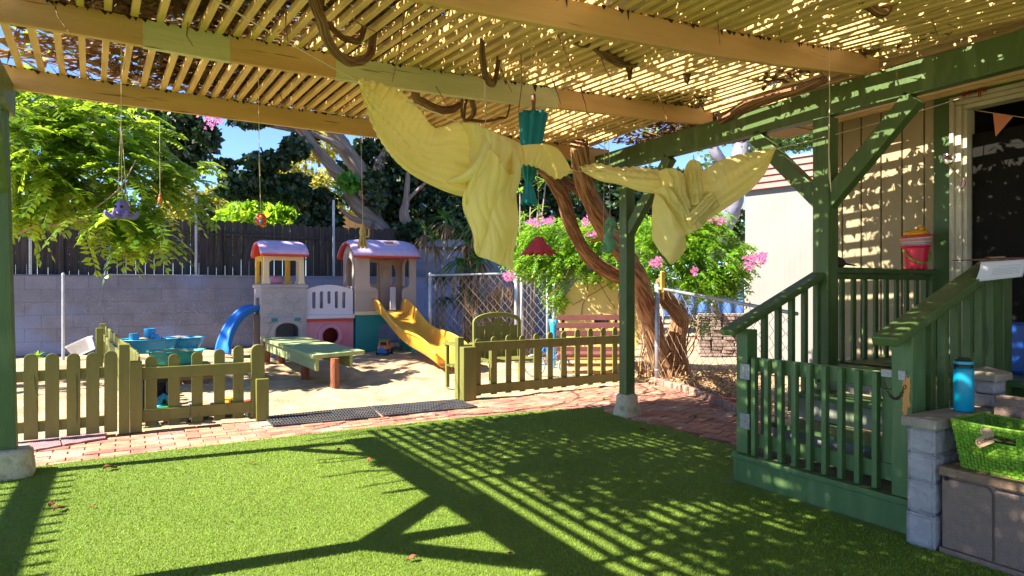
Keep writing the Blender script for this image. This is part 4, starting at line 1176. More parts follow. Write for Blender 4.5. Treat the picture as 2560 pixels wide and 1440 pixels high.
ic = np.concatenate([clump_px(*a, carve=0.36, cs=2.4) for a in [
    (520, 340, 17, 24, 50, 420), (620, 302, 17, 60, 9, 160), (560, 405, 17, 34, 14, 130), (590, 440, 17, 40, 16, 260), (665, 400, 17, 62, 24, 900), (735, 372, 17.4, 40, 26, 420), (640, 445, 17, 60, 20, 500), (640, 456, 17.2, 60, 24, 900), (735, 455, 17.5, 40, 26, 380),
    (590, 474, 17, 50, 22, 600), (505, 520, 16.8, 26, 30, 300), (665, 476, 17.2, 60, 20, 700), (740, 490, 17.4, 36, 20, 420), (800, 560, 18.2, 60, 44, 1500), (795, 510, 18.2, 50, 44, 1000),
    (450, 370, 17.5, 70, 80, 1900), (430, 300, 17.6, 90, 50, 1600), (300, 300, 18, 200, 90, 3400), (100, 330, 18, 200, 120, 3200), (760, 345, 18.4, 40, 30, 260),
    (960, 420, 20.6, 110, 90, 4200), (1060, 400, 20.4, 120, 110, 4600), (1080, 520, 20.2, 110, 70, 3600), (980, 540, 20.5, 60, 50, 1600), (880, 470, 21, 40, 50, 500), (1170, 450, 20.4, 80, 90, 2400), (1150, 560, 20, 80, 60, 1800),
    (830, 600, 19.4, 50, 24, 500), (940, 470, 18.2, 34, 60, 420), (1020, 580, 18.2, 60, 26, 560)]])
crown('foliage', ic, 0.155, 0.135, M_l_dark, bt_, droop=1.2)
# bright fresh tuft on the trunk
crown('tuft', clump_px(872, 455, 17.8, 26, 22, 240), 0.16, 0.13, lmat('fresh_leaf', (0.05, 0.20, 0.02), (0.2, 0.5, 0.03)), bt_)
# high canopy (shades the play towers)
cc = np.concatenate([ell_pts(5200, (-1.8, 15.5, 9.3), (4.6, 3.6, 1.3), carve=0.30, cs=1.0), ell_pts(350, (-6.8, 13.0, 8.5), (3.2, 1.8, 1.0), carve=0.42, cs=1.0), ell_pts(2600, (3.5, 18.5, 9.2), (4.5, 2.5, 1.6), carve=0.3)])
crown('canopy', cc, 0.30, 0.26, M_l_dark, bt_)
# --- dark hedge trees behind, right half
ht = thing('dark_evergreen', 'dark evergreen tree mass behind the twisted vine trunks', 'tree')
limb([(1400, 640, 21), (1405, 540, 21), (1400, 440, 21)], [.25, .22, .16], 'trunk', ht, seed=12)
hc = np.concatenate([clump_px(*a, carve=0.34, cs=2.0) for a in [
    (1300, 480, 20, 90, 60, 1600), (1400, 500, 20, 90, 60, 2200), (1500, 510, 20, 90, 55, 2400), (1600, 470, 20.5, 90, 50, 2000), (1700, 480, 20.5, 90, 60, 1400), (1650, 530, 20, 110, 36, 1700), (1460, 430, 20.4, 120, 40, 1800), (1230, 520, 20.2, 60, 70, 1500), (1800, 560, 20.5, 60, 60, 1300), (1350, 400, 20.6, 110, 40, 1500)]])
crown('foliage', hc, 0.19, 0.13, M_l_dark, ht)
et = thing('gum_tree', 'grey barked leaning tree trunk left of the white shed', 'tree')
limb([(1700, 800, 19), (1755, 680, 19), (1800, 590, 19), (1835, 500, 19), (1850, 430, 19), (1855, 380, 19), (1860, 330, 19)], [.32, .30, .28, .26, .26, .27, .24], 'trunk', et, mat('smooth_grey_bark', (0.26, 0.25, 0.30), 0.9, (0.17, 0.16, 0.2), scale=4, bump=0.5), seed=21)
limb([(1842, 460, 19), (1815, 420, 18.9), (1790, 385, 18.8), (1780, 350, 18.8)], [.16, .15, .16, .1], 'limb', et, MATS['smooth_grey_bark'], seed=22)
limb([(1850, 425, 19), (1880, 395, 18.9), (1900, 370, 18.8)], [.08, .06, .05], 'limb', et, MATS['smooth_grey_bark'], seed=23)
crown('foliage', np.concatenate([clump_px(*a, carve=.35, cs=2) for a in [(1985, 345, 19, 50, 34, 900), (1880, 370, 19, 40, 30, 220), (1760, 400, 19, 30, 24, 60), (1900, 330, 19.2, 80, 24, 500), (2100, 330, 19, 80, 60, 600)]]), 0.16, 0.08, lmat('olive_leaf', (0.07, 0.14, 0.04), (0.2, 0.34, 0.05)), et)
# --- sunny shrubs behind the dark fence
for (nm, lab, cl, m, L_, W_) in [
    ('lime_shrub', 'bright lime green leafy shrub glowing behind the dark fence', [(640, 560, 21, 90, 70, 2600), (710, 565, 21, 66, 56, 1600), (580, 570, 21, 60, 50, 1100), (650, 512, 21, 44, 24, 400), (520, 560, 21.3, 44, 34, 500), (765, 575, 21.3, 40, 40, 500), (690, 505, 21.2, 26, 16, 120), (600, 520, 21, 24, 20, 160), (735, 522, 21, 26, 16, 120)], M_l_lime, 0.30, 0.10),
    ('yellow_shrub', 'yellow leaved shrub behind the fence at the left', [(480, 530, 22, 90, 50, 1900), (430, 480, 22, 70, 40, 900), (560, 500, 22.4, 60, 40, 800), (540, 560, 22, 60, 24, 500), (700, 430, 23, 50, 36, 700), (770, 470, 23.4, 60, 50, 1100), (720, 410, 23.4, 60, 20, 260)], M_l_yel, 0.16, 0.11),
    ('golden_tree', 'golden sunlit tree glimpsed between the dark branches', [(800, 360, 25, 60, 50, 800), (860, 470, 25, 80, 70, 900), (1330, 420, 24, 50, 60, 500), (1180, 600, 23.5, 30, 30, 300), (940, 500, 25, 40, 50, 300), (600, 460, 24.5, 50, 20, 260), (990, 560, 25, 40, 30, 200)], M_l_yel, 0.20, 0.13)]:
    t = thing(nm, lab, 'shrub' if 'shrub' in nm else 'tree')
    P_ = np.concatenate([clump_px(*a, carve=.2, cs=3) for a in cl])
    crown('foliage', P_, L_, W_, m, t, droop=0.6)
    a0 = cl[0]; limb([(a0[0], 720, a0[2]), (a0[0] + 5, (a0[1] + 720) / 2, a0[2]), (a0[0] - 6, a0[1], a0[2])], [.07, .06, .04], 'stem', t, seed=3)
# far tree screen: keeps the horizon closed
fc = np.concatenate([clump_px(*a, carve=.2, cs=1) for a in [(150, 560, 30, 220, 120, 3500), (500, 600, 30, 200, 60, 2200), (900, 600, 31, 200, 70, 2600), (1250, 600, 30, 180, 80, 2600), (1600, 590, 30, 240, 70, 3000), (1950, 600, 30, 200, 60, 1600), (-250, 500, 30, 250, 200, 3000)]])
tag(crown('far_trees', fc, 0.34, 0.24, lmat('mid_leaf', (0.04, 0.10, 0.02), (0.14, 0.28, 0.03)), None), 'distant mass of mixed green trees behind the yards', 'trees', kind='stuff')

# --- pink trumpet vine shrub
tv = thing('trumpet_bush', 'bright green bush with pink trumpet flowers above the round yellow board', 'bush')
tvc = [(1400, 600, 11.2, 110, 60, 420), (1330, 640, 11.2, 60, 50, 150), (1500, 640, 10.9, 80, 60, 240), (1660, 620, 10.6, 110, 90, 480), (1770, 650, 10.5, 90, 75, 330), (1720, 570, 10.7, 110, 50, 260), (1480, 590, 11, 80, 40, 150), (1590, 600, 11, 60, 60, 160), (1620, 690, 10.6, 60, 40, 90), (1810, 690, 10.4, 60, 40, 130), (1400, 700, 11, 40, 50, 70), (1380, 650, 11, 90, 40, 140), (1750, 700, 10.3, 60, 34, 100), (1840, 640, 10.5, 30, 40, 50), (1300, 580, 11.4, 30, 40, 40), (1780, 540, 10.8, 40, 24, 30), (1400, 745, 10.9, 26, 30, 24)]
P_ = np.concatenate([clump_px(a[0], a[1], a[2], a[3], a[4], int(a[5] * 1.55), carve=.12, cs=2) for a in tvc])
o, ra_ = pinnate('foliage', P_, 0.21, 5, 0.070, 0.034, M_l_trump, tv, droop=.7, arch=0.6, out_c=PD(1600, 680, 11.2), spread=1.1)
np_mesh('leaf_stalks', ra_, 4, MATS['stalk_green'], tv)
for k in range(16):
    r = rng.uniform; p = PD(r(1420, 1760), r(600, 700), 10.8); 
    MB().tube(wander(p, V(r(-1, 1), r(-.5, .5), -0.6), 10, 0.1, 0.3), [0.007] * 11, 5).build('stem', M_vine2, tv)
def blossoms(px, py, d, rx, ry, n, parent):
    P_ = clump_px(px, py, d, rx, ry, n, carve=0, shell=.2)
    out = []
    for k in range(5):
        a = k / 5 * 6.283; 
        dd = unit(np.tile(np.array([RT.x * math.cos(a), RT.y * math.cos(a), math.sin(a)]), (len(P_), 1)) + ng.normal(0, .35, (len(P_), 3)) - 0.3 * np.array(FW))
        out.append(leaf_quads(P_, dd, unit(np.cross(dd, np.array(FW))), 0.024 + ng.random(len(P_)) * .010, 0.019, .6))
    FLW.append(np.concatenate(out))
FLW = []
for a in [(1345, 555, 10.7, 34, 12, 42), (1378, 552, 10.7, 16, 10, 18), (1272, 690, 10.6, 20, 14, 34), (1640, 655, 10.0, 17, 14, 34), (1885, 650, 10.0, 34, 16, 50), (1900, 640, 10, 16, 10, 20), (1790, 552, 10.3, 26, 9, 34), (1465, 555, 10.8, 14, 14, 22), (1480, 588, 10.6, 16, 10, 22), (1735, 678, 9.9, 8, 12, 12), (1350, 630, 10.8, 14, 10, 16), (1580, 575, 10.6, 8, 8, 8), (1868, 668, 10, 16, 8, 14)]: blossoms(*a, tv)
tag(np_mesh('flowers', np.concatenate(FLW), 4, M_petal, tv), kind='stuff'); FLW = []
pf = thing('pink_blossom', 'pink trumpet blossoms peeking below the front beam', 'flowers')
blossoms(520, 312, 8.6, 14, 14, 8, pf); blossoms(541, 300, 8.6, 12, 10, 9, pf); blossoms(512, 296, 8.6, 16, 6, 6, pf)
tag(np_mesh('flowers', np.concatenate(FLW), 4, M_petal, pf), kind='stuff')
MB().tube([PD(560, 200, 8.8), PD(545, 260, 8.7), PD(535, 300, 8.6), PD(522, 312, 8.6)], [.01, .008, .006, .004], 6).build('stem', M_vine2, pf)

# --- strap leaved plants
def rosette(mb, c, n, L_, W_, up=0.5, droop=0.5, r=rng):
    for i in range(n):
        a = r.uniform(0, 6.283); e = r.uniform(-0.3, 1.25) * up + 0.1
        d = V(math.cos(a) * math.cos(e), math.sin(a) * math.cos(e), math.sin(e)); s_ = d.cross(V(0, 0, 1)).normalized()
        L0 = L_ * r.uniform(.6, 1.05); ps = []
        for k in range(5):
            t = k / 4; p = c + d * L0 * t + V(0, 0, -droop * L0 * t * t); w_ = W_ * (1 - t) ** 0.6 * (0.5 + t) if t < 1 else 0
            ps += [p - s_ * w_ / 2, p + s_ * w_ / 2]
        mb.add(ps, [(2 * k, 2 * k + 1, 2 * k + 3, 2 * k + 2) for k in range(4)])
def spiky(name, lab, heads, base, m=M_l_spike, n=40, L_=0.55, W_=0.045, trad=0.04, dead=None, up=.8, droop=.45):
    t = thing(name, lab, 'plant')
    for (px, py, d, s_) in heads:
        c = PD(px, py, d); mb = MB(); rosette(mb, c, int(n), L_ * s_, W_, up, droop); mb.build('leaves', m, t, fix=False)
        b = PD(base[0] + (px - base[0]) * .3, base[1], d); b.z = 0
        MB().tube([b, b.lerp(c, .5) + V(rng.uniform(-.06, .06), 0, 0), c], [trad, trad * .8, trad * .6], 8).build('stem', M_trunk, t, smooth=True)
        if dead:
            mb = MB(); rosette(mb, c + V(0, 0, -0.12), int(dead), L_ * s_ * .9, W_ * .8, -0.9, .8); mb.build('dead_leaves', mat('dead_strap_leaf', (0.20, 0.12, 0.06), 0.9, rnd=.4), t, fix=False)
    return t
spiky('yucca', 'spiky yucca with green rosettes above the chain link fence', [(1115, 545, 15, 1.15), (1062, 575, 15.2, .7), (1085, 600, 15, .8)], (1100, 900), dead=26, W_=.05)
spiky('dracaena', 'broad strap leaved plant left of the yellow cloth tail', [(1165, 600, 14.2, 1.0), (1190, 560, 14.3, 1.0), (1150, 660, 14, 1.1), (1200, 640, 14.1, .9), (1165, 730, 13.9, 1.0)], (1170, 900), m=lmat('broad_leaf', (0.035, 0.10, 0.015), (0.12, 0.30, 0.02), .35), n=34, W_=.085, L_=.62, droop=.7, dead=30)
spiky('yucca', 'drooping spiky yucca head beside the play tower', [(1100, 692, 13.9, .85), (1112, 745, 13.8, .7)], (1110, 900), n=60, W_=.03, droop=.8, up=.4, m=M_l_dark)
spiky('bamboo_plant', 'light green strap leaves around the hanging umbrella foot', [(1330, 440, 13, .9), (1300, 480, 13, .8), (1365, 450, 13, .8), (1310, 540, 12.6, .7), (1345, 520, 12.7, .7), (1290, 560, 12.6, .7)], (1310, 900), m=lmat('bright_strap', (0.16, 0.30, 0.03), (0.45, 0.66, 0.06)), n=20, W_=.04, L_=.42, trad=.02, droop=.4)
# dry reeds against the fence
dr = thing('dry_reeds', 'dead brown reeds hanging behind the chain link fence', 'dead plant')
mb = MB()
for k in range(260):
    px = rng.uniform(1150, 1290); p = PD(px, rng.uniform(690, 860), 13.3 + rng.uniform(0, .5)); L0 = rng.uniform(.3, .9)
    q = p + V(rng.uniform(-.12, .12), 0, -L0); w_ = RT * rng.uniform(.004, .016)
    m_ = p.lerp(q, .5) + V(rng.uniform(-.08, .08), 0, 0)
    if q.z < 0.02: q.z = 0.02
    mb.add([p - w_, p + w_, m_ + w_, m_ - w_, q], [(0, 1, 2, 3), (3, 2, 4)])
mb.build('reeds', MATS['dead_strap_leaf'], dr, fix=False)
# small weeds
def weed(lab, p, n, L_, m=M_l_trump, name='weed'):
    mb = MB(); rosette(mb, p, n, L_, L_ * .16, .9, .3)
    return tag(mb.build(name, m, fix=False), lab, 'weed')
weed('small leafy weed at the foot of the block wall left of the pipe', G(95, 893) + V(0, 0, .02), 22, .25)
weed('dark bushy weed against the block wall behind the clear bin', G(243, 868) + V(0, 0, .15), 60, .28, M_l_spike)
weed('grass tuft growing between the dark paving bricks', G(1738, 1045), 26, .10, lmat('weed_green', (0.12, 0.2, 0.03), (.3, .4, .05)))
weed('small grass tuft in the bricks left of the concrete footing', G(1510, 1000), 16, .08, MATS['weed_green'])
weed('tiny grass tuft between bricks nearer the kerb', G(1752, 1027), 12, .06, MATS['weed_green'])
lb = thing('leafy_sapling', 'leafy sapling beside the vine trunk behind the wire', 'plant')
P_ = np.concatenate([clump_px(*a) for a in [(1745, 810, 11.2, 34, 26, 30), (1775, 790, 11.2, 30, 22, 22), (1720, 770, 11.3, 24, 36, 20), (1700, 840, 11.2, 30, 26, 16)]])
o, ra_ = pinnate('foliage', P_, .2, 5, .06, .03, lmat('sap_leaf', (0.08, 0.18, 0.03), (0.25, 0.45, 0.05)), lb)
MB().tube([PD(1712, 900, 11.2), PD(1722, 830, 11.2), PD(1745, 760, 11.2)], [.012, .01, .006], 6).build('stem', M_vine2, lb)
# litter and dry leaves under the vine
N_ = 5200
gx = ng.random(N_); P0 = []
for i in range(N_):
    q = G(1600 + 260 * ng.random(), 925 + 120 * ng.random() ** 1.0)
    P0.append((q.x + ng.normal(0, .25), q.y + ng.normal(0, .25)))
P0 = np.array(P0); kk = [i for i in range(N_) if not in_poly(P0[i:i + 1, 0], P0[i:i + 1, 1], path_poly)[0] and P0[i, 0] > 5.9]
P0 = P0[kk]; n = len(P0)
c = np.stack([P0[:, 0], P0[:, 1], 0.01 + ng.random(n) * .05 + np.array([max(0, dz(a, b)) if b < 7.3 else 0.0 for a, b in P0])], 1)
d = unit(ng.normal(0, 1, (n, 3)) * np.array([1, 1, .35])); s_ = unit(np.cross(d, ng.normal(0, .4, (n, 3)) + np.array([0, 0, 1])))
tag(np_mesh('leaf_litter', leaf_quads(c, d, s_, .05 + ng.random(n) * .06, .022), 4, mat('litter_tan', (0.42, 0.25, 0.12), .9, rnd=.5)), 'dry brown leaves and twigs on the soil behind the kerb', 'leaf litter', kind='stuff')
# ------------------------------------------------------------------ play climber
play = thing('play_climber', 'plastic play climber with two red roofed towers, bridge, blue and yellow slides', 'playset')
M_pgrey = mat('plastic_grey', (0.40, 0.36, 0.37), 0.5, (0.33, 0.30, 0.32), scale=3, bump=0.1)
M_pbeige = mat('plastic_beige', (0.45, 0.34, 0.28), 0.5, (0.39, 0.30, 0.25), scale=3)
M_pcream = mat('plastic_cream', (0.70, 0.58, 0.36), 0.5)
M_pyel = mat('plastic_yellow', (0.80, 0.50, 0.05), 0.4, (0.70, 0.38, 0.04), scale=4)
M_pslide = mat('slide_yellow', (0.88, 0.43, 0.04), 0.38, (0.80, 0.38, 0.04), scale=3)
M_pblue = mat('plastic_blue', (0.015, 0.17, 0.62), 0.4)
M_pred = mat('plastic_red', (0.60, 0.05, 0.04), 0.45)
M_ppink = mat('faded_pink', (0.60, 0.27, 0.37), 0.5, (0.52, 0.14, 0.20), scale=1.5)
M_pfade = mat('faded_roof', (0.60, 0.42, 0.58), 0.55, (0.46, 0.34, 0.56), scale=9, bump=0.3, bscale=12)
M_pteal = mat('plastic_teal', (0.0, 0.20, 0.20), 0.45)
M_pwhite = mat('plastic_white', (0.66, 0.60, 0.66), 0.5)
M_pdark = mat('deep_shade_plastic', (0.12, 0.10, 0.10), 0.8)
Yp = 14.1
def ax(px): return PY(px, 700, Yp).x
def az(px, py): return PY(px, py, Yp).z
def arc(cx, cz, rx, rz, a0, a1, n=14): return [(cx + rx * math.cos(math.radians(a0 + (a1 - a0) * i / n)), cz + rz * math.sin(math.radians(a0 + (a1 - a0) * i / n))) for i in range(n + 1)]
def rrect(x0, x1, z0, z1, r, n=5):
    return arc(x1 - r, z1 - r, r, r, 0, 90, n) + arc(x0 + r, z1 - r, r, r, 90, 180, n) + arc(x0 + r, z0 + r, r, r, 180, 270, n) + arc(x1 - r, z0 + r, r, r, 270, 360, n)
UX, UZ = V(1, 0, 0), V(0, 0, 1)
# left tower ---------------------------------------------------------
X0, X1 = 2.36, 3.26; Yb = 15.0; H1 = 1.40
cx = (X0 + X1) / 2 + .06
hole = [(cx + .22, .22)] + arc(cx, .52, .23, .16, 0, 180, 16) + [(cx - .23, .22)]
mb = MB(); mb.panel([(X0, 0), (X1, 0), (X1, H1), (X0, H1)], [hole], (0, Yp, 0), UX, UZ, (0, .07, 0))
mb.panel([(Yp + .072, 0), (Yb, 0), (Yb, H1), (Yp + .072, H1)], [rrect(Yp + .25, Yb - .25, .55, 1.2, .05)], (X0, 0, 0), V(0, 1, 0), UZ, (.06, 0, 0))
mb.box(X1 - .07, X1 - .001, Yp + .072, Yb, 0, H1); mb.box(X0 + .062, X1 - .072, Yb - .06, Yb, 0, H1)
tw = mb.build('tower_body', M_pgrey, play, bev=.012)
mb = MB(); ar = arc(cx, .50, .33, .26, 0, 180, 18) + [(cx - .33, .12), (cx - .25, .12)] + arc(cx, .50, .25, .18, 180, 0, 18) + [(cx + .25, .12), (cx + .33, .12)]
mb.prism(ar, (0, Yp - .003, 0), UX, UZ, (0, -.03, 0)); mb.build('arch_rim', M_pgrey, tw, bev=.008)
# moulded stones
sr = random.Random(3); mb = MB()
for (sx, sz, sw, sh_) in [(.14, 1.22, .10, .08), (.36, 1.25, .12, .07), (.62, 1.20, .14, .10), (.80, 1.05, .08, .10), (.12, .98, .10, .12), (.34, 1.03, .12, .10), (.55, .98, .10, .11), (.22, .80, .13, .08), (.46, .80, .10, .08), (.72, .84, .12, .10), (.10, .60, .07, .12), (.09, .34, .06, .12), (.82, .38, .06, .12), (.82, .62, .06, .08)]:
    out = [(X0 + sx + math.cos(a) * sw * (1 + .15 * math.sin(3 * a + sx * 9)), sz + math.sin(a) * sh_ * (1 + .12 * math.cos(2 * a + sz * 7))) for a in [2 * math.pi * k / 16 for k in range(16)]]
    mb.prism(out, (0, Yp - .001, 0), UX, UZ, (0, -.012, 0))
mb.build('stone_relief', M_pgrey, tw, bev=.01)
MB().box(X0 - .03, X1 + .03, Yp - .03, Yb + .03, H1 + .002, H1 + .075).build('ledge', M_pgrey, tw, bev=.02)
MB().box(X0 + .06, X1 - .06, Yp - .028, Yp - .002, .70, .80).build('band', M_pgrey, tw, bev=.01)
for xx in (X0 + .25, X1 - .19): MB().prism(rrect(xx - .065, xx + .065, .715, .785, .03), (0, Yp - .030, 0), UX, UZ, (0, -.012, 0)).build('teal_inset', M_pteal, tw, bev=.004)
mb = MB()
for (x_, w_) in ((X0 + .10, .05),): mb.box(x_, x_ + w_, Yp - .008, Yp - .001, .18, .32)
mb.build('slot_cover', M_pwhite, tw)
z0_, z1_ = H1 + .078, 2.06
def postp(x, y, m, w_=.07, name='roof_post'):
    mb = MB(); mb.bar(V(x, y, z0_), V(x, y, z1_), w_, w_ * .9, up=(0, 1, 0)); mb.box(x - w_ * .75, x + w_ * .75, y - w_ * .7, y + w_ * .7, z0_ - .002, z0_ + .07); mb.build(name, m, play, bev=.012)
# cream front frame with round-cornered opening
mb = MB(); ox0, ox1 = X0 + .02, X1 - .02
fo = [(ox0, z0_), (ox0 + .16, z0_), (ox0 + .16, z0_ + .06), (ox0 + .14, z0_ + .09)] + arc(ox0 + .22, z1_ - .16, .08, .07, 180, 90, 5) + arc(ox1 - .20, z1_ - .16, .08, .07, 90, 0, 5) + [(ox1 - .12, z0_ + .09), (ox1 - .14, z0_ + .06), (ox1 - .14, z0_), (ox1, z0_), (ox1 - .02, z0_ + .08), (ox1 - .03, z1_), (ox0 + .03, z1_), (ox0 + .02, z0_ + .08)]
mb.prism(fo, (0, Yp + .02, 0), UX, UZ, (0, .08, 0)); mb.build('front_frame', M_pcream, play, bev=.012)
mb = MB(); ya, yb_ = Yp + .12, Yb - .02
fo = [(ya, z0_), (ya + .01, z0_), (ya + .01, z1_ - .14), (ya + .12, z1_ - .09), (yb_ - .22, z1_ - .09), (yb_ - .14, z1_ - .18), (yb_ - .14, z0_), (yb_, z0_), (yb_, z1_), (ya, z1_)]
mb.prism(fo, (X0 + .02, 0, 0), V(0, 1, 0), UZ, (.07, 0, 0)); mb.build('side_frame', M_pyel, play, bev=.01)
postp(X1 - .22, Yb - .08, M_pyel, .10); postp(X1 - .05, Yb - .3, M_pcream, .07)
def barrel_roof(x0, x1, y0, y1, zb, zt, parent, over=.0, n=16, name='roof', sk=None):
    """roof with curved slope: ridge along x; faded top shell over a red rim"""
    def prof(t):  # t 0..1 front to back
        y = y0 + (y1 - y0) * t; s_ = math.sin(math.pi * t)
        return y, zb + (zt - zb) * (s_ ** 0.72)
    def f(u, t, lift=0.0, shr=0.0):
        y, z = prof(t); x = x0 + shr + (x1 - x0 - 2 * shr) * u
        e = 1 - (2 * u - 1) ** 8 * .18
        return V(x, y, zb + (z - zb) * e + lift)
    mb = MB(); mb.grid(lambda u, t: f(u, t, 0, .012), 20, n)
    r_ = mb.build(name, M_pred, parent, smooth=True, thick=.05)
    mb = MB(); mb.grid(lambda u, t: f(u, -.0 + 1.0 * t, .034, .004), 20, n); 
    mb.build('roof_shell', M_pfade, r_, smooth=True, thick=.016)
    mb = MB(); 
    for j in range(1, 6):
        t = j / 6 * .62
        mb.tube([f(u, t + .015 * math.sin(u * 30), .036, .05) for u in [q / 24 for q in range(25)]], .006, 5)
        for i in range(7):
            u = (i + .5 * (j % 2) + .25) / 7.5
            mb.tube([f(u, t, .036, .05), f(min(1, u + .01), t + .09, .036, .05)], .005, 5)
    mb.build('tile_ridges', M_pfade, r_)
    return r_
barrel_roof(X0 - .05, X1 + .02, Yp - .14, Yb + .12, 2.06, 2.36, play)
# pink toy in the tower
MB().lathe([(.0005, .0), (.14, .0), (.15, .09), (.09, .15), (.0005, .17)], (X0 + .32, Yp + .3, H1 + .08), 14).build('steering_wheel', M_ppink, play, smooth=True)
# bridge -------------------------------------------------------------
B0, B1 = ax(762) + .01, ax(887) - .02
zb0, zb1 = .83, 1.33
def brail(y, m, name):
    out = [(B0, zb0), (B1, zb0), (B1, zb1 + .03)] + [(B1 + (B0 - B1) * t, zb1 + .03 + .11 * math.sin(math.pi * t)) for t in [k / 12 for k in range(1, 12)]] + [(B0, zb1 + .03)]
    hs = []; n = 5; wB = B1 - B0
    for i in range(n):
        c = B0 + wB * (.19 + .155 * i); zz = zb0 + .13 + (0 if i != 2 else .10)
        hs.append(rrect(c - .036, c + .036, zz, zb1 - .03 + .035 * math.sin(math.pi * (.19 + .155 * i)), .034))
    mb = MB(); mb.panel(out, hs, (0, y, 0), UX, UZ, (0, .06, 0)); return mb.build(name, m, play, bev=.008)
brail(Yp + .08, M_pwhite, 'bridge_rail'); brail(Yp + .82, M_pbeige, 'bridge_rail')
MB().box(B0 - .02, B1 + .03, Yp + .02, Yp + .90, .745, .828).build('bridge_deck', M_pwhite, play, bev=.012)
zc = .37; cxp = ax(829)
mb = MB(); mb.panel([(B0 - .0, 0), (B1 + .02, 0), (B1 + .02, .74), (B0, .74)], [arc(cxp, zc, .175, .175, 0, 345, 22)], (0, Yp + .10, 0), UX, UZ, (0, .06, 0)); mb.build('tunnel_panel', M_ppink, play, bev=.01)
MB().box(B0, B1 + .02, Yp + .8, Yp + .86, 0, .74).build('tunnel_back', M_pred, play)
MB().box(B0 + .01, B1 + .01, Yp + .06, Yp + .09, .69, .74).build('red_trim', M_pred, play, bev=.006)
Mr = Matrix.Rotation(math.radians(90), 3, 'X')
mb = MB(); mb.lathe([(.175, -.02), (.175, .035), (.20, .05), (.25, .05), (.275, .02), (.275, 0)], (cxp, Yp + .10, zc), 32, Mr); pr_ = mb.build('porthole_ring', M_ppink, play, smooth=False, bev=.004)
for k in range(6):
    a = k * math.pi / 3 + .3; MB().ball((cxp + .225 * math.cos(a), Yp + .048, zc + .225 * math.sin(a)), .018, 8, 5).build('bolt', M_ppink, pr_, smooth=True)
# right tower --------------------------------------------------------
R0, R1 = 4.30, 5.72; RB = 15.05; zt_ = .80
mb = MB()
tx0 = R0 + .02
hole = [(R0 + .55, .0 + .001)]
out = [(tx0, 0), (R0 + .52, 0), (R0 + .53, .42)] + arc(R0 + .78, .42, .25, .2, 180, 60, 8) + [(R0 + 1.05, .50), (R0 + 1.12, 0), (R1 - .02, 0), (R1 - .02, zt_), (tx0, zt_)]
mb.prism(out, (0, Yp + .05, 0), UX, UZ, (0, .07, 0)); mb.box(tx0, tx0 + .06, Yp + .122, RB - .02, 0, zt_); mb.box(R1 - .08, R1 - .02, Yp + .122, RB - .02, 0, zt_)
mb.boxf((R0 + 1.04, Yp + .04, .55), (.42, 0, 0), (0, -.75, -.53), (0, .05, -.03))
mb.build('teal_base', M_pteal, play, bev=.012)
MB().box(R0 + .0, R1, Yp + .02, RB, zt_ + .002, zt_ + .09).build('platform', M_pcream, play, bev=.012)
zf = zt_ + .092; ze = 2.10
# front wall with big opening
fo = [(R0, zf), (R0 + .52, zf), (R0 + .52, 1.33), (R0 + .49, 1.40), (R0 + .36, 1.42), (R0 + .33, 1.50), (R0 + .33, ze - .02), (R1 - .16, ze - .02), (R1 - .16, 1.50), (R1 - .19, 1.42), (R1 - .30, 1.40), (R1 - .33, 1.33), (R1 - .33, zf), (R1, zf), (R1, ze + .02), (R0, ze + .02)]
mb = MB(); mb.prism(fo, (0, Yp + .02, 0), UX, UZ, (0, .07, 0)); mb.build('front_wall', M_pbeige, play, bev=.014)
MB().box(R0 + .0, R0 + .515, Yp + .005, Yp + .018, 1.29, 1.315).build('moulding', M_pbeige, play, bev=.004)
# side walls with arch windows, gable tops
for xx in (R0, R1 - .06):
    g = [(Yp + .092, zf), (RB, zf), (RB, ze)] + [(Yp + .092 + (RB - Yp - .092) * (1 - t), ze + .30 * math.sin(math.pi * t) ** .75) for t in [k / 10 for k in range(1, 10)]] + [(Yp + .092, ze)]
    mid = (Yp + RB) / 2 + .02
    mb = MB(); mb.panel(g, [[(mid + .24, 1.44)] + arc(mid, 1.86, .24, .22, 0, 180, 12) + [(mid - .24, 1.44)]], (xx, 0, 0), V(0, 1, 0), UZ, (.06, 0, 0)); mb.build('side_wall', M_pbeige, play, bev=.01)
mb = MB(); mb.panel([(R0 + .062, zf), (R1 - .062, zf), (R1 - .062, ze), (R0 + .062, ze)], [rrect(R0 + .22, R0 + .80, 1.5, 2.0, .04), arc(R1 - .26, 1.72, .10, .24, 0, 345, 14)], (0, RB - .06, 0), UX, UZ, (0, .055, 0)); mb.build('back_wall', M_pbeige, play, bev=.01)
d_ = MB(); dx0 = R0 + .84
d_.box(dx0, dx0 + .30, RB - .10, RB - .064, zf, 2.06); dd = d_.build('inner_door', M_pbeige, play, bev=.008)
MB().prism([(dx0 + .07, 1.62), (dx0 + .23, 1.62)] + arc(dx0 + .15, 1.80, .08, .10, 0, 180, 8), (0, RB - .101, 0), UX, UZ, (0, -.012, 0)).build('door_panel', M_pbeige, dd, bev=.004)
rr = barrel_roof(R0 - .10, R1 + .03, Yp - .18, RB + .16, 2.07, 2.45, play)
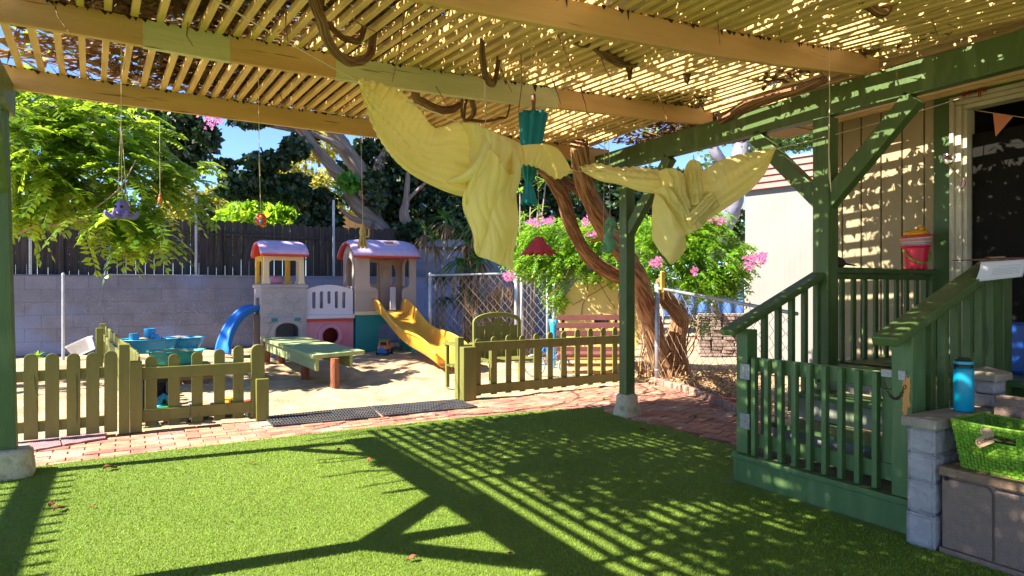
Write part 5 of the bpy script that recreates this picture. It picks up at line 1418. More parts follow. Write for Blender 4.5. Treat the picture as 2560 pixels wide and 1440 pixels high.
# skylight on the front slope
def rf(u, t):
    y0, y1, zb_, zt2 = Yp - .18, RB + .16, 2.07, 2.45
    y = y0 + (y1 - y0) * t; z = zb_ + (zt2 - zb_) * math.sin(math.pi * t) ** .72
    return V(R0 - .10 + (R1 - R0 + .13) * u, y, z + .045)
a, b, c_ = rf(.50, .17), rf(.69, .17), rf(.50, .30); up_ = (c_ - a); nn_ = (b - a).cross(up_).normalized()
mb = MB(); ux = (b - a); L_ = ux.length; Hh = up_.length; ux.normalize(); uy = up_.normalized()
mb.panel([(0, 0), (L_, 0), (L_, Hh), (0, Hh)], [[(.04, .03), (L_ - .04, .03), (L_ - .04, Hh - .03), (.04, Hh - .03)]], a, ux, uy, nn_ * .03); mb.build('skylight_frame', M_pwhite, rr, bev=.004)
MB().boxf(a + ux * .04 + uy * .03, ux * (L_ - .08), uy * (Hh - .06), nn_ * .008).build('skylight_pane', M_pred, rr)
MB().box(R1 - .50, R1 - .37, Yp + .35, Yp + .40, zf, 1.42).build('white_panel', M_pwhite, play, bev=.006)
# yellow wavy slide
def slide(pts, wd, hh, m, name, parent, side_wave=0.0, lip=0.03):
    """pts: centre line from top to bottom; builds bed and two side walls"""
    n = len(pts); S = MB()
    sec = []
    for i, p in enumerate(pts):
        t = (pts[min(i + 1, n - 1)] - pts[max(i - 1, 0)]); t.normalize(); x = t.cross(V(0, 0, 1)); x.z = 0; x.normalize(); nrm = x.cross(t).normalized()
        h_ = hh * (1 + side_wave * math.sin(i / n * 6.28 * 1.6 + .8)) * (1 if 1 < i < n - 2 else .9)
        w2 = wd / 2
        prof = [(-w2 - lip, h_ - .03), (-w2 - lip * .3, h_), (-w2, h_ - .02), (-w2 + .03, .05), (-w2 + .09, .0), (w2 - .09, .0), (w2 - .03, .05), (w2, h_ - .02), (w2 + lip * .3, h_), (w2 + lip, h_ - .03)]
        sec.append([p + x * a + nrm * b for a, b in prof])
    k = len(sec[0])
    vs = [q for s_ in sec for q in s_]; fs = [(i * k + j, i * k + j + 1, (i + 1) * k + j + 1, (i + 1) * k + j) for i in range(n - 1) for j in range(k - 1)]
    S.add(vs, fs); return S.build(name, m, parent, smooth=True, thick=.018)
top_l, bot_l = PY(952, 800, Yp), G(1100, 935)
pts = []
pA = V(5.02, Yp - .02, .90); pB = V(4.72, 9.95, .10)
for i in range(22):
    t = i / 21; p = pA.lerp(pB, t); z = .90 - .80 * (t ** 1.0) - .10 * math.sin(math.pi * t) + .03 * math.sin(t * 3 * math.pi)
    if t > .88: z = max(z, .09)
    p.z = z; pts.append(p)
slide(pts, .66, .29, M_pslide, 'yellow_slide', play, .10)
# blue slide, to the left
mb = MB(); pts = []
for i in range(16):
    t = i / 15; pts.append(V(X0 - .02 - 1.0 * t ** .9, Yp + .50 - .9 * t, .96 - .90 * (1 - math.cos(t * math.pi / 2 * 1.0)) ** .95 * 1.0 ))
pts = []
for i in range(16):
    t = i / 15; a = t * math.radians(78)
    pts.append(V(X0 - .02 - .60 * math.sin(a), Yp + .42 - .10 * t, .06 + .86 * (math.cos(a) - math.cos(math.radians(78))) / (1 - math.cos(math.radians(78)))))
slide(pts, .46, .14, M_pblue, 'blue_slide', play)
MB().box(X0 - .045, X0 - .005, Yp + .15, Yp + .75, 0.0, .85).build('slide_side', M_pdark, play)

# ------------------------------------------------------------------ toy lorry under the tower
def wheel(mb, c, rad, wd, axis='x'):
    M_ = Matrix.Rotation(math.radians(90), 3, 'Y') if axis == 'x' else Matrix.Rotation(math.radians(90), 3, 'X')
    mb.lathe([(.001, -wd / 2), (rad * .9, -wd / 2), (rad, -wd * .3), (rad, wd * .3), (rad * .9, wd / 2), (.001, wd / 2)], c, 16, M_)
    return mb
def toy_truck(name, lab, base, ang, s_, mcab, mbase, mtop=None, dump=None):
    t = thing(name, lab, 'toy truck'); Mt = Matrix.Rotation(ang, 3, 'Z')
    def B(x0, x1, y0, y1, z0, z1, nm, m, bev=.01, par=None):
        mb = MB(); o_ = Mt @ V(x0, y0, z0) * s_ + base
        mb.boxf(o_, Mt @ V((x1 - x0), 0, 0) * s_, Mt @ V(0, (y1 - y0), 0) * s_, V(0, 0, (z1 - z0) * s_)); return mb.build(nm, m, par or t, bev=bev * s_)
    B(-.36, .36, -.18, .18, .07, .16, 'chassis', mbase, .03)
    B(-.37, -.16, -.15, .15, .162, .30, 'bonnet', mcab, .04)
    cab = B(-.17, .08, -.16, .16, .162, .48, 'cab', mcab, .04)
    B(-.178, -.171, -.11, .11, .33, .44, 'windscreen', M_hole, .004, cab); B(-.10, .02, -.167, -.162, .33, .44, 'side_window', M_hole, .004, cab)
    B(-.19, .10, -.17, .17, .482, .52, 'roof', mtop or mcab, .012)
    B(.10, .37, -.17, .17, .165, .36, 'tipper', dump or mcab, .02)
    B(-.385, -.372, -.10, .10, .17, .26, 'grille', mbase, .004)
    for yy in (-.10, .10):
        mb = MB(); mb.ball(Mt @ V(-.375, yy, .27) * s_ + base, .03 * s_, 8, 6); mb.build('headlight', M_pyel, t, smooth=True)
    for xx in (-.24, .24):
        for yy in (-.17, .17):
            mb = MB(); prof = [(.001, -.05), (.09, -.05), (.10, -.03), (.10, .03), (.09, .05), (.001, .05)]
            mb.lathe([(a * s_, b * s_) for a, b in prof], Mt @ V(xx, yy, .10) * s_ + base, 14, Mt @ Matrix.Rotation(math.radians(90), 3, 'X')); mb.build('wheel', mat('rubber_black', (.02, .02, .02), .7), t)
    return t
M_tred = mat('toy_red', (0.62, 0.07, 0.03), 0.4); M_tgreen = mat('toy_green', (0.02, 0.25, 0.05), 0.45); M_tor = mat('toy_orange', (0.65, 0.16, 0.02), .4)
toy_truck('toy_truck', 'orange red toy truck with blue bumper parked under the teal arch', G(962, 886), math.radians(55), .62, M_tor, M_pblue, M_tgreen)

# ------------------------------------------------------------------ long sandpit bench
bn = thing('sand_bench', 'long low green plank table on brown log legs in the sand', 'bench')
M_btop = mat('faded_green_top', (0.30, 0.36, 0.16), 0.7, (0.24, 0.30, 0.12), scale=5, bump=0.3, bscale=20, stretch=(3, .6, 3))
M_log = mat('redwood_log', (0.30, 0.10, 0.04), 0.8, (0.17, 0.055, 0.025), scale=4, bump=0.8, bscale=12, stretch=(6, 6, .8))
zt_b = .47
A_ = G(650, 843, zt_b); B_ = G(760, 841, zt_b); C_ = G(912, 876, zt_b); D_ = G(782, 888, zt_b)
top = MB(); nb = 3
ed = (D_ - A_); 
top.prism([(A_.x, A_.y), (D_.x, D_.y), (C_.x, C_.y), (B_.x, B_.y)], (0, 0, zt_b - .055), (1, 0, 0), (0, 1, 0), (0, 0, .055))
tp = top.build('table_top', M_btop, bn, bev=.008)
def inset(a, b, k): return a.lerp(b, k)
for (p, q, nm) in ((inset(A_, B_, .10), inset(D_, C_, .10), 1), (inset(A_, B_, .62), inset(D_, C_, .75), 2)):
    u_ = (q - p).normalized(); mb = MB(); mb.bar(p + u_ * .12 + V(0, 0, -.145), q - u_ * .05 + V(0, 0, -.145), .045, .175); mb.build('apron', M_btop, bn, bev=.006)
for (px, py, w_) in ((838, 970, .12), (764, 944, .12), (704, 909, .12)):
    q = G(px, py); mb = MB(); mb.lathe([(.001, -.06), (w_ * .56, -.06), (w_ * .54, .1), (w_ * .5, zt_b - .057), (.001, zt_b - .057)], (q.x, q.y + .02, 0), 10); mb.build('leg', M_log, bn)
q = G(590 + 60, 870); MB().box(A_.x + .03, A_.x + .15, A_.y - .2, A_.y - .08, 0, zt_b - .06).build('leg', M_log, bn, bev=.01)

# ------------------------------------------------------------------ water and sand tables
def shell_tub(mb, c, rx, ry, h, z, wav=8, amp=.05, two=None):
    """scalloped tub, hollow"""
    def ringp(k, s_, zz):
        a = 2 * math.pi * k / 48; q = 1 + amp * math.sin(wav * a)
        return V(c.x + math.cos(a) * rx * s_ * q, c.y + math.sin(a) * ry * s_ * q, zz)
    prof = [(.0, 0), (.72, 0), (.82, .25), (.90, .6), (.97, .93), (1.05, 1.0), (1.05, .94), (.98, .90), (.92, .82), (.84, .6), (.3, .52), (.0, .52)]
    vs = []; 
    for s_, t in prof: vs += [ringp(k, max(s_, .001), z + h * t) for k in range(48)]
    fs = [(j * 48 + k, j * 48 + (k + 1) % 48, (j + 1) * 48 + (k + 1) % 48, (j + 1) * 48 + k) for j in range(len(prof) - 1) for k in range(48)]
    return mb.add(vs, fs)
M_tblue = mat('table_blue', (0.02, 0.28, 0.62), 0.4, (0.03, 0.34, 0.62), scale=5)
M_tteal = mat('table_teal', (0.03, 0.38, 0.34), 0.4, (0.06, 0.46, 0.40), scale=5)
M_pine = mat('pine_slat', (0.45, 0.24, 0.09), 0.7, (0.35, 0.18, 0.06), scale=4)
def tub_thing(lab, c, rx, ry, h, z, m, grp=None, castle=False):
    t = thing('sand_table', lab, 'sand table')
    shell_tub(MB(), c, rx, ry, h, z); mb = MB(); shell_tub(mb, c, rx, ry, h, z, 6, .035); b_ = mb.build('tub', m, t, smooth=True)
    mb = MB(); mb.grid(lambda u, v: V(c.x + (u * 2 - 1) * rx * .84 * math.sqrt(max(0, 1 - (2 * v - 1) ** 2 * .98)), c.y + (v * 2 - 1) * ry * .86, z + h * .84 + .035 * noise.noise(V(u * 4, v * 4, c.x)) + .05 * math.exp(-((u - .4) ** 2 + (v - .5) ** 2) * 14)), 16, 16); mb.build('sand_fill', M_sand, t, smooth=True)
    return t
c1 = G(372, 852, .50); c1b = G(440, 848, .50)
t1 = tub_thing('blue sand table with a moulded castle, filled with sand', c1, .46, .34, .24, .30, M_tblue)
for (dx, dy, r_, h_) in ((-.22, -.12, .08, .14), (.02, .16, .10, .20), (.10, .02, .07, .10)): MB().lathe([(r_ * .9, 0), (r_, .02), (r_ * .9, h_), (.001, h_)], (c1.x + dx, c1.y + dy, .50), 10).build('castle_turret', M_tblue, t1, bev=.005)
for (dx, dy) in ((-.3, -.15), (.3, -.15), (-.3, .15), (.3, .15)): MB().box(c1.x + dx - .03, c1.x + dx + .03, c1.y + dy - .03, c1.y + dy + .03, 0, .31).build('leg', M_pblue, t1)
t2 = tub_thing('blue scalloped sand tub behind the castle sand table', V(c1b.x + .10, c1b.y + .25, 0), .40, .30, .20, .32, M_tblue)
for (dx, dy) in ((-.25, -.12), (.25, -.12), (-.25, .12), (.25, .12)): MB().box(c1b.x + .1 + dx - .03, c1b.x + .1 + dx + .03, c1b.y + .25 + dy - .03, c1b.y + .25 + dy + .03, 0, .33).build('leg', M_pblue, t2)
c2 = G(441, 878, .44)
t3 = tub_thing('teal shell shaped sand tub on a slatted wooden stand', c2, .39, .33, .22, .24, M_tteal)
st = thing('wooden_stand', 'slatted pine stand under the teal sand tub', 'stand')
for i in range(6): MB().box(c2.x - .45 + i * .16, c2.x - .45 + i * .16 + .12, c2.y - .40, c2.y + .35, .205, .235).build('slat', M_pine, st, bev=.003)
for i in range(3): MB().box(c2.x - .45, c2.x + .47, c2.y - .42 , c2.y - .40, .04 + i * .055, .085 + i * .055).build('rail', M_pine, st)
for (dx, dy) in ((-.42, -.36), (.42, -.36), (-.42, .3), (.42, .3)): MB().box(c2.x + dx - .03, c2.x + dx + .03, c2.y + dy - .03, c2.y + dy + .03, 0, .204).build('leg', M_pine, st)

# clear storage bin tipped on its side by the wall
M_clear = mat('clear_plastic', (0.70, 0.68, 0.70), 0.25, trans=0.3, tcol=(.8, .8, .8), alpha=0.38)
bi = thing('storage_bin', 'clear plastic storage bin lying tilted by the block wall', 'storage bin')
bc = G(212, 895); Mt = Matrix.Rotation(math.radians(-16), 3, 'Z') @ Matrix.Rotation(math.radians(-26), 3, 'Y')
mb = MB(); prof = [(.30, .0), (.36, .34), (.39, .35), (.39, .32), (.355, .31)]
def rr4(sx, sy, z): return [Mt @ V(a, b, z) for a, b in rrect(-sx, sx, -sy, sy, .05, 3)]
vs = []; ks = [(a_ * .62, b_ * .7, c_ * .7) for a_, b_, c_ in [(.29, .18, .0), (.35, .22, .34), (.385, .25, .345), (.385, .25, .375), (.34, .21, .37), (.28, .17, .02)]]
for sx, sy, z in ks: vs += rr4(sx, sy, z)
k = 16; off = V(bc.x, bc.y, .10)
mb.add([v_ + off for v_ in vs], [(j * k + i, j * k + (i + 1) % k, (j + 1) * k + (i + 1) % k, (j + 1) * k + i) for j in range(len(ks) - 1) for i in range(k)] + [tuple(range(k - 1, -1, -1)), tuple(range(5 * k, 6 * k))])
mb.build('tub', M_clear, bi, fix=False)
mb = MB(); mb.boxf(Mt @ V(-.03, -.155, .12) + off, Mt @ V(.08, 0, 0), Mt @ V(0, .01, 0), Mt @ V(0, 0, .035)); mb.build('handle', M_clear, bi, bev=.004)

# ------------------------------------------------------------------ toys behind the centre panel
def Gy(px, Y): p = PY(px, 1000, Y); return V(p.x, Y, 0.0)
cr = thing('milk_crate', 'black plastic lattice crate behind the centre picket panel', 'crate')
a = Gy(357, 7.95); b = Gy(424, 7.95); M_blk = mat('black_plastic', (0.02, 0.02, 0.025), .5)
mb = MB(); W_ = b.x - a.x
for i in range(9):
    for s_ in (-1, 1):
        x_ = a.x + W_ * i / 8; p = V(x_, 7.95, .22); q = V(x_ + s_ * .16, 7.95, .40)
        if a.x - .001 <= q.x <= b.x + .001: mb.bar(p, q, .008, .01, up=(0, 1, 0))
mb.box(a.x, b.x, 7.945, 7.955, 0.03, .215); mb.box(a.x, b.x, 7.945, 7.957, .40, .44); mb.box(a.x, a.x + .02, 7.94, 8.3, .03, .44); mb.box(b.x - .02, b.x, 7.94, 8.3, .03, .44); mb.box(a.x, b.x, 8.28, 8.3, .03, .44); mb.box(a.x, b.x, 7.94, 8.3, .02, .04)
mb.build('crate_body', M_blk, cr)
sv = thing('sand_sieve', 'blue plastic toy elephant sieve leaning on the black crate', 'toy')
p = Gy(404, 7.80); mb = MB()
tr_ = [V(p.x - .03, 7.8, .17), V(p.x - .02, 7.8, .24), V(p.x + .02, 7.8, .27), V(p.x + .055, 7.8, .25), V(p.x + .065, 7.8, .20), V(p.x + .085, 7.8, .185)]
mb.tube(tr_, [.03, .034, .03, .024, .018, .012], 8); mb.build('head', M_tblue, sv, smooth=True)
MB().lathe([(.03, .08), (.05, .11), (.055, .17), (.03, .19), (.001, .19)], (p.x - .02, 7.8, .0), 12).build('cup', M_tblue, sv, smooth=True)
for k in range(4): MB().tube([V(p.x - .05 + k * .018, 7.77, .18), V(p.x - .055 + k * .018, 7.76, .08)], .004, 5).build('tine', M_tblue, sv)
gb = thing('toy_barrow', 'green plastic toy barrow behind the centre picket panel', 'toy')
a = Gy(388, 7.72); mb = MB(); mb.prism([(0, .04), (.20, .04), (.24, .16), (.18, .17), (-.02, .17)], (a.x, 7.70, 0), UX, UZ, (0, .16, 0)); mb.build('tray', M_tgreen, gb, bev=.01); wm = wheel(MB(), V(a.x + .1, 7.74, .04), .035, .03, 'y'); wm.build('wheel', M_tor, gb)
toy_truck('toy_truck', 'dark red toy truck behind the third picket', Gy(487, 7.75), math.radians(90), .36, mat('toy_maroon', (.28, .03, .06), .5), mat('toy_grey', (.35, .34, .36), .5), mat('toy_silver', (.5, .5, .55), .4))
toy_truck('toy_truck', 'maroon and black toy tractor behind the fourth picket', Gy(532, 7.78), math.radians(180), .34, MATS['toy_maroon'], M_blk, MATS['toy_grey'])
toy_truck('toy_truck', 'yellow toy loader peeking past the fifth picket', Gy(566, 7.85), math.radians(150), .38, M_pyel, MATS['toy_grey'], M_pyel)
toy_truck('toy_truck', 'bright red toy truck next to the round topped post', Gy(618, 7.75), math.radians(120), .32, M_tred, M_blk)
gbk = thing('toy_bucket', 'small light green toy cup at the foot of the double post', 'toy'); q = Gy(357, 7.62); MB().lathe([(.02, .06), (.028, .13), (.032, .13), (.03, .12), (.001, .07)], q, 12).build('cup', mat('mint', (.12, .5, .25), .4), gbk, smooth=True)
# rubber mats
def ribmat(lab, P, nu, nv, m, t=.014, z=.008):
    """open rubber lattice laid on a quad P (4 corners)"""
    mb = MB(); f = lambda u, v: P[0].lerp(P[1], u).lerp(P[3].lerp(P[2], u), v) + V(0, 0, z + .006 * noise.noise(V(u * 5, v * 3, P[0].x)))
    for i in range(nu + 1): mb.poly_bar([f(i / nu, v) for v in (0, .25, .5, .75, 1)], .013, t)
    for j in range(nv + 1): mb.poly_bar([f(k / 10, j / nv) + V(0, 0, .001) for k in range(11)], .013, t)
    mb.prism([(P[k].x, P[k].y) for k in range(4)], (0, 0, z - .011), (1, 0, 0), (0, 1, 0), (0, 0, .003), m=1)
    return tag(mb.build('rubber_mat', [m, M_joint], fix=True), lab, 'mat')
M_rub = mat('black_rubber', (0.035, 0.034, 0.04), .7, (0.06, .058, .06), scale=10)
M_rubp = mat('faded_pink_rubber', (0.36, 0.20, 0.22), .8, (0.28, .16, .17), scale=10)
ribmat('black ribbed rubber mat at the sandpit entrance, left one', [G(684, 1067), G(950, 1044), G(926, 1018), G(660, 1044)], 36, 6, M_rub)
ribmat('black ribbed rubber mat nearer the right picket panel', [G(960, 1042), G(1192, 1019), G(1142, 1001), G(930, 1018)], 32, 6, M_rub)
ribmat('faded pink lattice mat under the left picket panel', [G(40, 1137), G(150, 1117), G(146, 1096), G(30, 1112)], 22, 6, M_rubp)
ribmat('second faded pink lattice mat under the pickets, touching the double post', [G(160, 1115), G(262, 1098), G(256, 1080), G(152, 1096)], 20, 6, M_rubp)

# ------------------------------------------------------------------ green slatted chair behind the right panel
gc = thing('garden_chair', 'green wooden garden chair with arched slatted back', 'chair')
Yc_ = 8.55
cxl, cxr = PY(1184, 850, Yc_).x, PY(1303, 850, Yc_).x
zc0, zc1 = PY(1240, 905, Yc_).z, PY(1240, 780, Yc_).z
wdc = cxr - cxl; mid = (cxl + cxr) / 2
lean = V(0, .0, 1)
out = [(cxl, .30), (cxl + .045, .30), (cxl + .045, zc1 - .16)] + [(mid - (wdc / 2 - .045) * math.cos(math.radians(a)), zc1 - .16 + .09 * math.sin(math.radians(a))) for a in range(15, 166, 15)] + [(cxr - .045, zc1 - .16), (cxr - .045, .30), (cxr, .30), (cxr, zc1 - .14)] + [(mid + (wdc / 2) * math.cos(math.radians(a)), zc1 - .14 + .14 * math.sin(math.radians(a))) for a in range(15, 166, 15)] + [(cxl, zc1 - .14)]
MB().prism(out, (0, Yc_, 0), UX, UZ, (0, .045, 0)).build('back_frame', M_olive, gc, bev=.006)
for i in range(5):
    x_ = cxl + .05 + (wdc - .1) * (i + .5) / 5; MB().box(x_ - (wdc - .1) * .088, x_ + (wdc - .1) * .088, Yc_ + .012, Yc_ + .03, .36, zc1 - .10 - .05 * abs(i - 2)).build('back_slat', M_olive, gc, bev=.003)
MB().box(cxl, cxr, Yc_ - .012, Yc_ - .002, .60, .66).build('back_rail', M_olive, gc, bev=.003)
for i in range(5): MB().box(cxl - .02, cxr + .02, Yc_ - .10 - i * .095, Yc_ - .02 - i * .095, .36, .385).build('seat_slat', M_olive, gc, bev=.004)
for (x_, ya_) in ((cxl - .02, Yc_ - .55), (cxr - .03, Yc_ - .55), (cxl - .02, Yc_ + .0), (cxr - .03, Yc_ + .0)): MB().box(x_, x_ + .05, ya_, ya_ + .05, 0, .58 if ya_ < Yc_ - .2 else .355).build('leg', M_olive, gc, bev=.004)
for x_ in (cxl - .07, cxr - .03): MB().box(x_, x_ + .11, Yc_ - .62, Yc_ + .02, .582, .61).build('armrest', M_olive, gc, bev=.006)
# separate arm of a second seat left of the post
ac = thing('garden_chair', 'green slatted seat with flat armrest beside the yellow slide end', 'chair')
p0 = PY(1128, 850, 8.3)
MB().box(p0.x, p0.x + .20, 8.05, 8.6, .60, .63).build('armrest', M_olive, ac, bev=.006)
MB().box(p0.x + .02, p0.x + .07, 8.1, 8.15, 0, .598).build('leg', M_olive, ac, bev=.004); MB().box(p0.x + .02, p0.x + .07, 8.5, 8.55, 0, .598).build('leg', M_olive, ac, bev=.004)
for i in range(4): MB().box(p0.x + .03, p0.x + .45, 8.06 + i * .13, 8.16 + i * .13, .30, .325).build('seat_slat', M_olive, ac, bev=.003)
MB().box(p0.x + .38, p0.x + .43, 8.5, 8.55, 0, .298).build('leg', M_olive, ac, bev=.004)

# ------------------------------------------------------------------ behind the right fence: maroon park bench, yellow round board
M_mar = mat('maroon_slat', (0.20, 0.065, 0.055), .6, (0.15, .05, .045), scale=4)
M_ydisc = mat('yellow_board', (0.85, 0.66, 0.24), .7, (0.78, 0.57, 0.18), scale=2)
yd = thing('round_board', 'big round yellow painted cable drum side behind the maroon bench', 'board')
dd_ = 10.9; cdp = PD(1503, 803, dd_); rad = (PD(1503, 678, dd_) - cdp).z
mb = MB(); mb.prism([(math.cos(a) * rad * .84, math.sin(a) * rad) for a in [2 * math.pi * k / 56 for k in range(56)]], cdp, RT, UZ, FW * .035)
o = mb.build('disc', M_ydisc, yd, bev=.006)
MB().prism([(math.cos(a) * .12, math.sin(a) * .12) for a in [2 * math.pi * k / 24 for k in range(24)]], cdp - FW * .012, RT, UZ, FW * .01).build('hub', M_hole, o)
mbn = thing('park_bench', 'maroon slatted metal framed bench in front of the yellow round board', 'bench')
db = 10.2
pl, prr = PD(1392, 800, db), PD(1560, 800, db); ub = (prr - pl); ub.z = 0; Lb = ub.length; ub.normalize(); nb_ = V(ub.y, -ub.x, 0)
for i in range(6):
    z = PD(1400, 786 + i * 20, db).z; MB().boxf(V(pl.x, pl.y, z - .09), ub * Lb, -nb_ * .025, V(0, 0, .085)).build('back_slat', M_mar, mbn, bev=.004)
for i in range(4): MB().boxf(V(pl.x, pl.y, .40) + nb_ * (.06 + i * .10), ub * Lb, nb_ * .08, V(0, 0, .028)).build('seat_slat', M_mar, mbn, bev=.004)
for s_ in (.08, Lb - .14):
    MB().boxf(V(pl.x, pl.y, 0) + ub * s_ - nb_ * .03, ub * .04, -nb_ * .03, V(0, 0, 1.0)).build('frame', M_blk, mbn); MB().boxf(V(pl.x, pl.y, 0) + ub * s_ + nb_ * .42, ub * .04, nb_ * .04, V(0, 0, .398)).build('leg', M_blk, mbn)
for i in range(3): MB().boxf(V(pl.x, pl.y, .10 + i * .11) + nb_ * .20 + ub * .1, ub * (Lb - .2), nb_ * .02, V(0, 0, .05)).build('lower_slat', M_pine, mbn, bev=.003)
# bicycle frame wheel glimpsed behind the pickets
bk = thing('small_bicycle', 'small blue child bicycle leaning behind the right picket panel', 'bicycle')
bp = G(1345, 940); 
def ringt(c, R_, r_, nm, m, par):
    MB().tube([c + RT * math.cos(a) * R_ + UZ * math.sin(a) * R_ for a in [2 * math.pi * k / 28 for k in range(29)]], r_, 6, cap=False).build(nm, m, par, smooth=True)
w1 = V(bp.x, bp.y, .17) - RT * .06; w2 = w1 + RT * .56
for c in (w1, w2):
    ringt(c, .165, .016, 'tyre', M_galv, bk)
    mb = MB(); [mb.tube([c, c + RT * math.cos(a) * .16 + UZ * math.sin(a) * .16], .0018, 4) for a in [k * .628 for k in range(10)]]; mb.build('spokes', M_galv, bk)
mb = MB(); hd = w2 + V(0, 0, .30) - RT * .08; sd_ = w1 + RT * .17 + V(0, 0, .30); bbk = w1 + RT * .24 + V(0, 0, .02)
for a, b in ((w1, bbk), (w1, sd_), (bbk, sd_ + V(0, 0, .10)), (bbk, hd), (sd_, hd), (w2, hd + V(0, 0, .14))): mb.tube([a, b], .012, 8)
mb.build('frame', M_pblue, bk, smooth=True)
MB().tube([hd + V(0, 0, .14) - FW * .14, hd + V(0, 0, .14) + FW * .14], .009, 6).build('handlebar', M_blk, bk); MB().ball(sd_ + V(0, 0, .11), .05, 10, 6, sc=(1.3, .7, .35)).build('saddle', M_blk, bk, smooth=True)
cy = thing('toy_chute', 'small bright blue plastic toy piece behind the chain link gate post', 'toy'); p = PD(1384, 815, 11.4); MB().lathe([(.04, -.25), (.07, .0), (.09, .12), (.075, .12), (.055, 0)], p, 12).build('body', M_tblue, cy, smooth=True)
MB().tube([V(p.x, p.y, 0), p + V(0, 0, -.24)], .02, 8).build('stake', M_tblue, cy)
ys = thing('yellow_toy', 'small yellow plastic toy hung on top of the grey fence post', 'toy'); p = PD(1658, 700, 9.5); MB().box(p.x - .04, p.x + .04, p.y, p.y + .03, p.z - .15, p.z + .13).build('body', M_pyel, ys, bev=.015); MB().tube([p + V(0, 0, -.15), p + V(.01, 0, -.28)], .012, 8).build('handle', M_pyel, ys)
# yard clutter beyond the wire: bricks, plank, blue tarp table, orange cone, red toy
c0 = PD(1810, 800, 13.5); M_ob = mat('old_brick', (.24, .17, .15), .95, (.34, .26, .23), scale=6)
for j in range(13):
    for i in range(5):
        q = V(c0.x, c0.y, 0) + RT * (i * .24 - .5 + rng.uniform(-.03, .03)) + V(0, 0, j * .068); a = RT.copy(); a.rotate(Matrix.Rotation(rng.uniform(-.15, .15), 3, 'Z'))
        tag(MB().boxf(q, a * .22, V(-a.y, a.x, 0) * .25, V(rng.uniform(-.01, .01), 0, .058)).build('brick', M_ob, bev=.005, seg=1), 'old flat brick in the messy stack beyond the chain link fence', 'brick', 'old bricks stacked beyond the wire fence')
pk = thing('old_plank', 'weathered grey plank leaning on the brick stack', 'plank'); MB().bar(PD(1782, 756, 12.9), G(1818, 850) + V(0, 0, .02), .16, .03, up=FW).build('board', mat('plank_grey', (.33, .30, .30), .9, (.24, .22, .22), scale=5, stretch=(6, 6, 1)), pk)
tb = thing('blue_tarp_frame', 'blue tarp draped over a low frame behind the pink flower bush', 'tarp'); M_tarp = mat('tarp_blue', (.05, .12, .38), .6, (.08, .18, .45), scale=3)
a = PD(1660, 690, 14.5); b = PD(1860, 690, 14.5); MB().grid(lambda u, v: V(a.x, a.y, 0) + (b - a) * u + FW * (v * .8) + V(0, 0, PD(1700, 700, 14.5).z - .02 + .03 * math.sin(u * 9) - a.z * 0), 20, 4).build('top', M_tarp, tb, thick=.01)
MB().grid(lambda u, v: V(a.x, a.y, 0) + (V(b.x, b.y, 0) - V(a.x, a.y, 0)) * u - FW * (.02 * math.sin(u * 40)) + V(0, 0, 1.55 - v * .75), 60, 4).build('drape', M_tarp, tb, thick=.008)
for u in (0, .5, 1): q = V(a.x, a.y, 0).lerp(V(b.x, b.y, 0), u); MB().tube([q + FW * .1, q + FW * .1 + V(0, 0, 1.52)], .02, 8).build('leg', M_galv, tb)
cn = thing('orange_cone', 'faded orange striped cone beside the stacked bricks', 'cone'); p = G(1752, 846); MB().lathe([(.20, 0), (.20, .03), (.13, .035), (.10, .25)], p, 18).build('base', M_tor, cn); MB().lathe([(.10, .25), (.075, .42)], p, 18).build('band', M_pwhite, cn); MB().lathe([(.075, .42), (.03, .75), (.001, .76)], p, 18).build('tip', M_tor, cn)
cn2 = thing('orange_cone', 'orange cone just left of the white shed corner', 'cone'); p = G(1854, 846); MB().lathe([(.17, 0), (.17, .03), (.11, .035), (.03, .62), (.001, .63)], p, 18).build('body', M_tor, cn2)
rt_ = thing('red_toy', 'flat red plastic toy lying behind the brick kerb', 'toy'); p = G(1812, 1003, .03); u_ = RT * .8 - FW * .6; u_.normalize(); v_ = V(-u_.y, u_.x, 0)
MB().prism([(-.17, -.03), (-.10, -.06), (.02, -.05), (.14, -.04), (.19, 0), (.15, .04), (.02, .05), (-.09, .06), (-.17, .04)], p, u_, v_, V(0, 0, .045)).build('body', M_tred, rt_, bev=.012); MB().ball(p + V(0, 0, .04) + u_ * -.06, .045, 10, 6, sc=(1, 1, .5)).build('knob', M_tred, rt_, smooth=True)
# ------------------------------------------------------------------ yellow cloths, clothesline, hanging toys
M_cloth = mat('yellow_muslin', (0.90, 0.84, 0.45), 0.85, (0.86, 0.79, 0.38), scale=3, trans=0.5, tcol=(0.97, 0.90, 0.36), bump=0.5, bscale=9, spec=0.08)
M_thin = mat('yellow_muslin_thin', (0.92, 0.86, 0.46), 0.85, (0.88, 0.81, 0.40), scale=3, trans=0.55, tcol=(0.98, 0.92, 0.4), bump=0.4, bscale=12, alpha=0.80, spec=0.08)
M_cord = mat('cord', (0.60, 0.50, 0.32), .9)
def spl(P, t):
    P = [Vector(p) for p in P]; n = len(P) - 1; x = min(max(t, 0), 1) * n; i = min(int(x), n - 1); f = x - i
    p0, p1, p2, p3 = P[max(i - 1, 0)], P[i], P[i + 1], P[min(i + 2, n)]
    return 0.5 * ((2 * p1) + (-p0 + p2) * f + (2 * p0 - 5 * p1 + 4 * p2 - p3) * f * f + (-p0 + 3 * p1 - 3 * p2 + p3) * f ** 3)
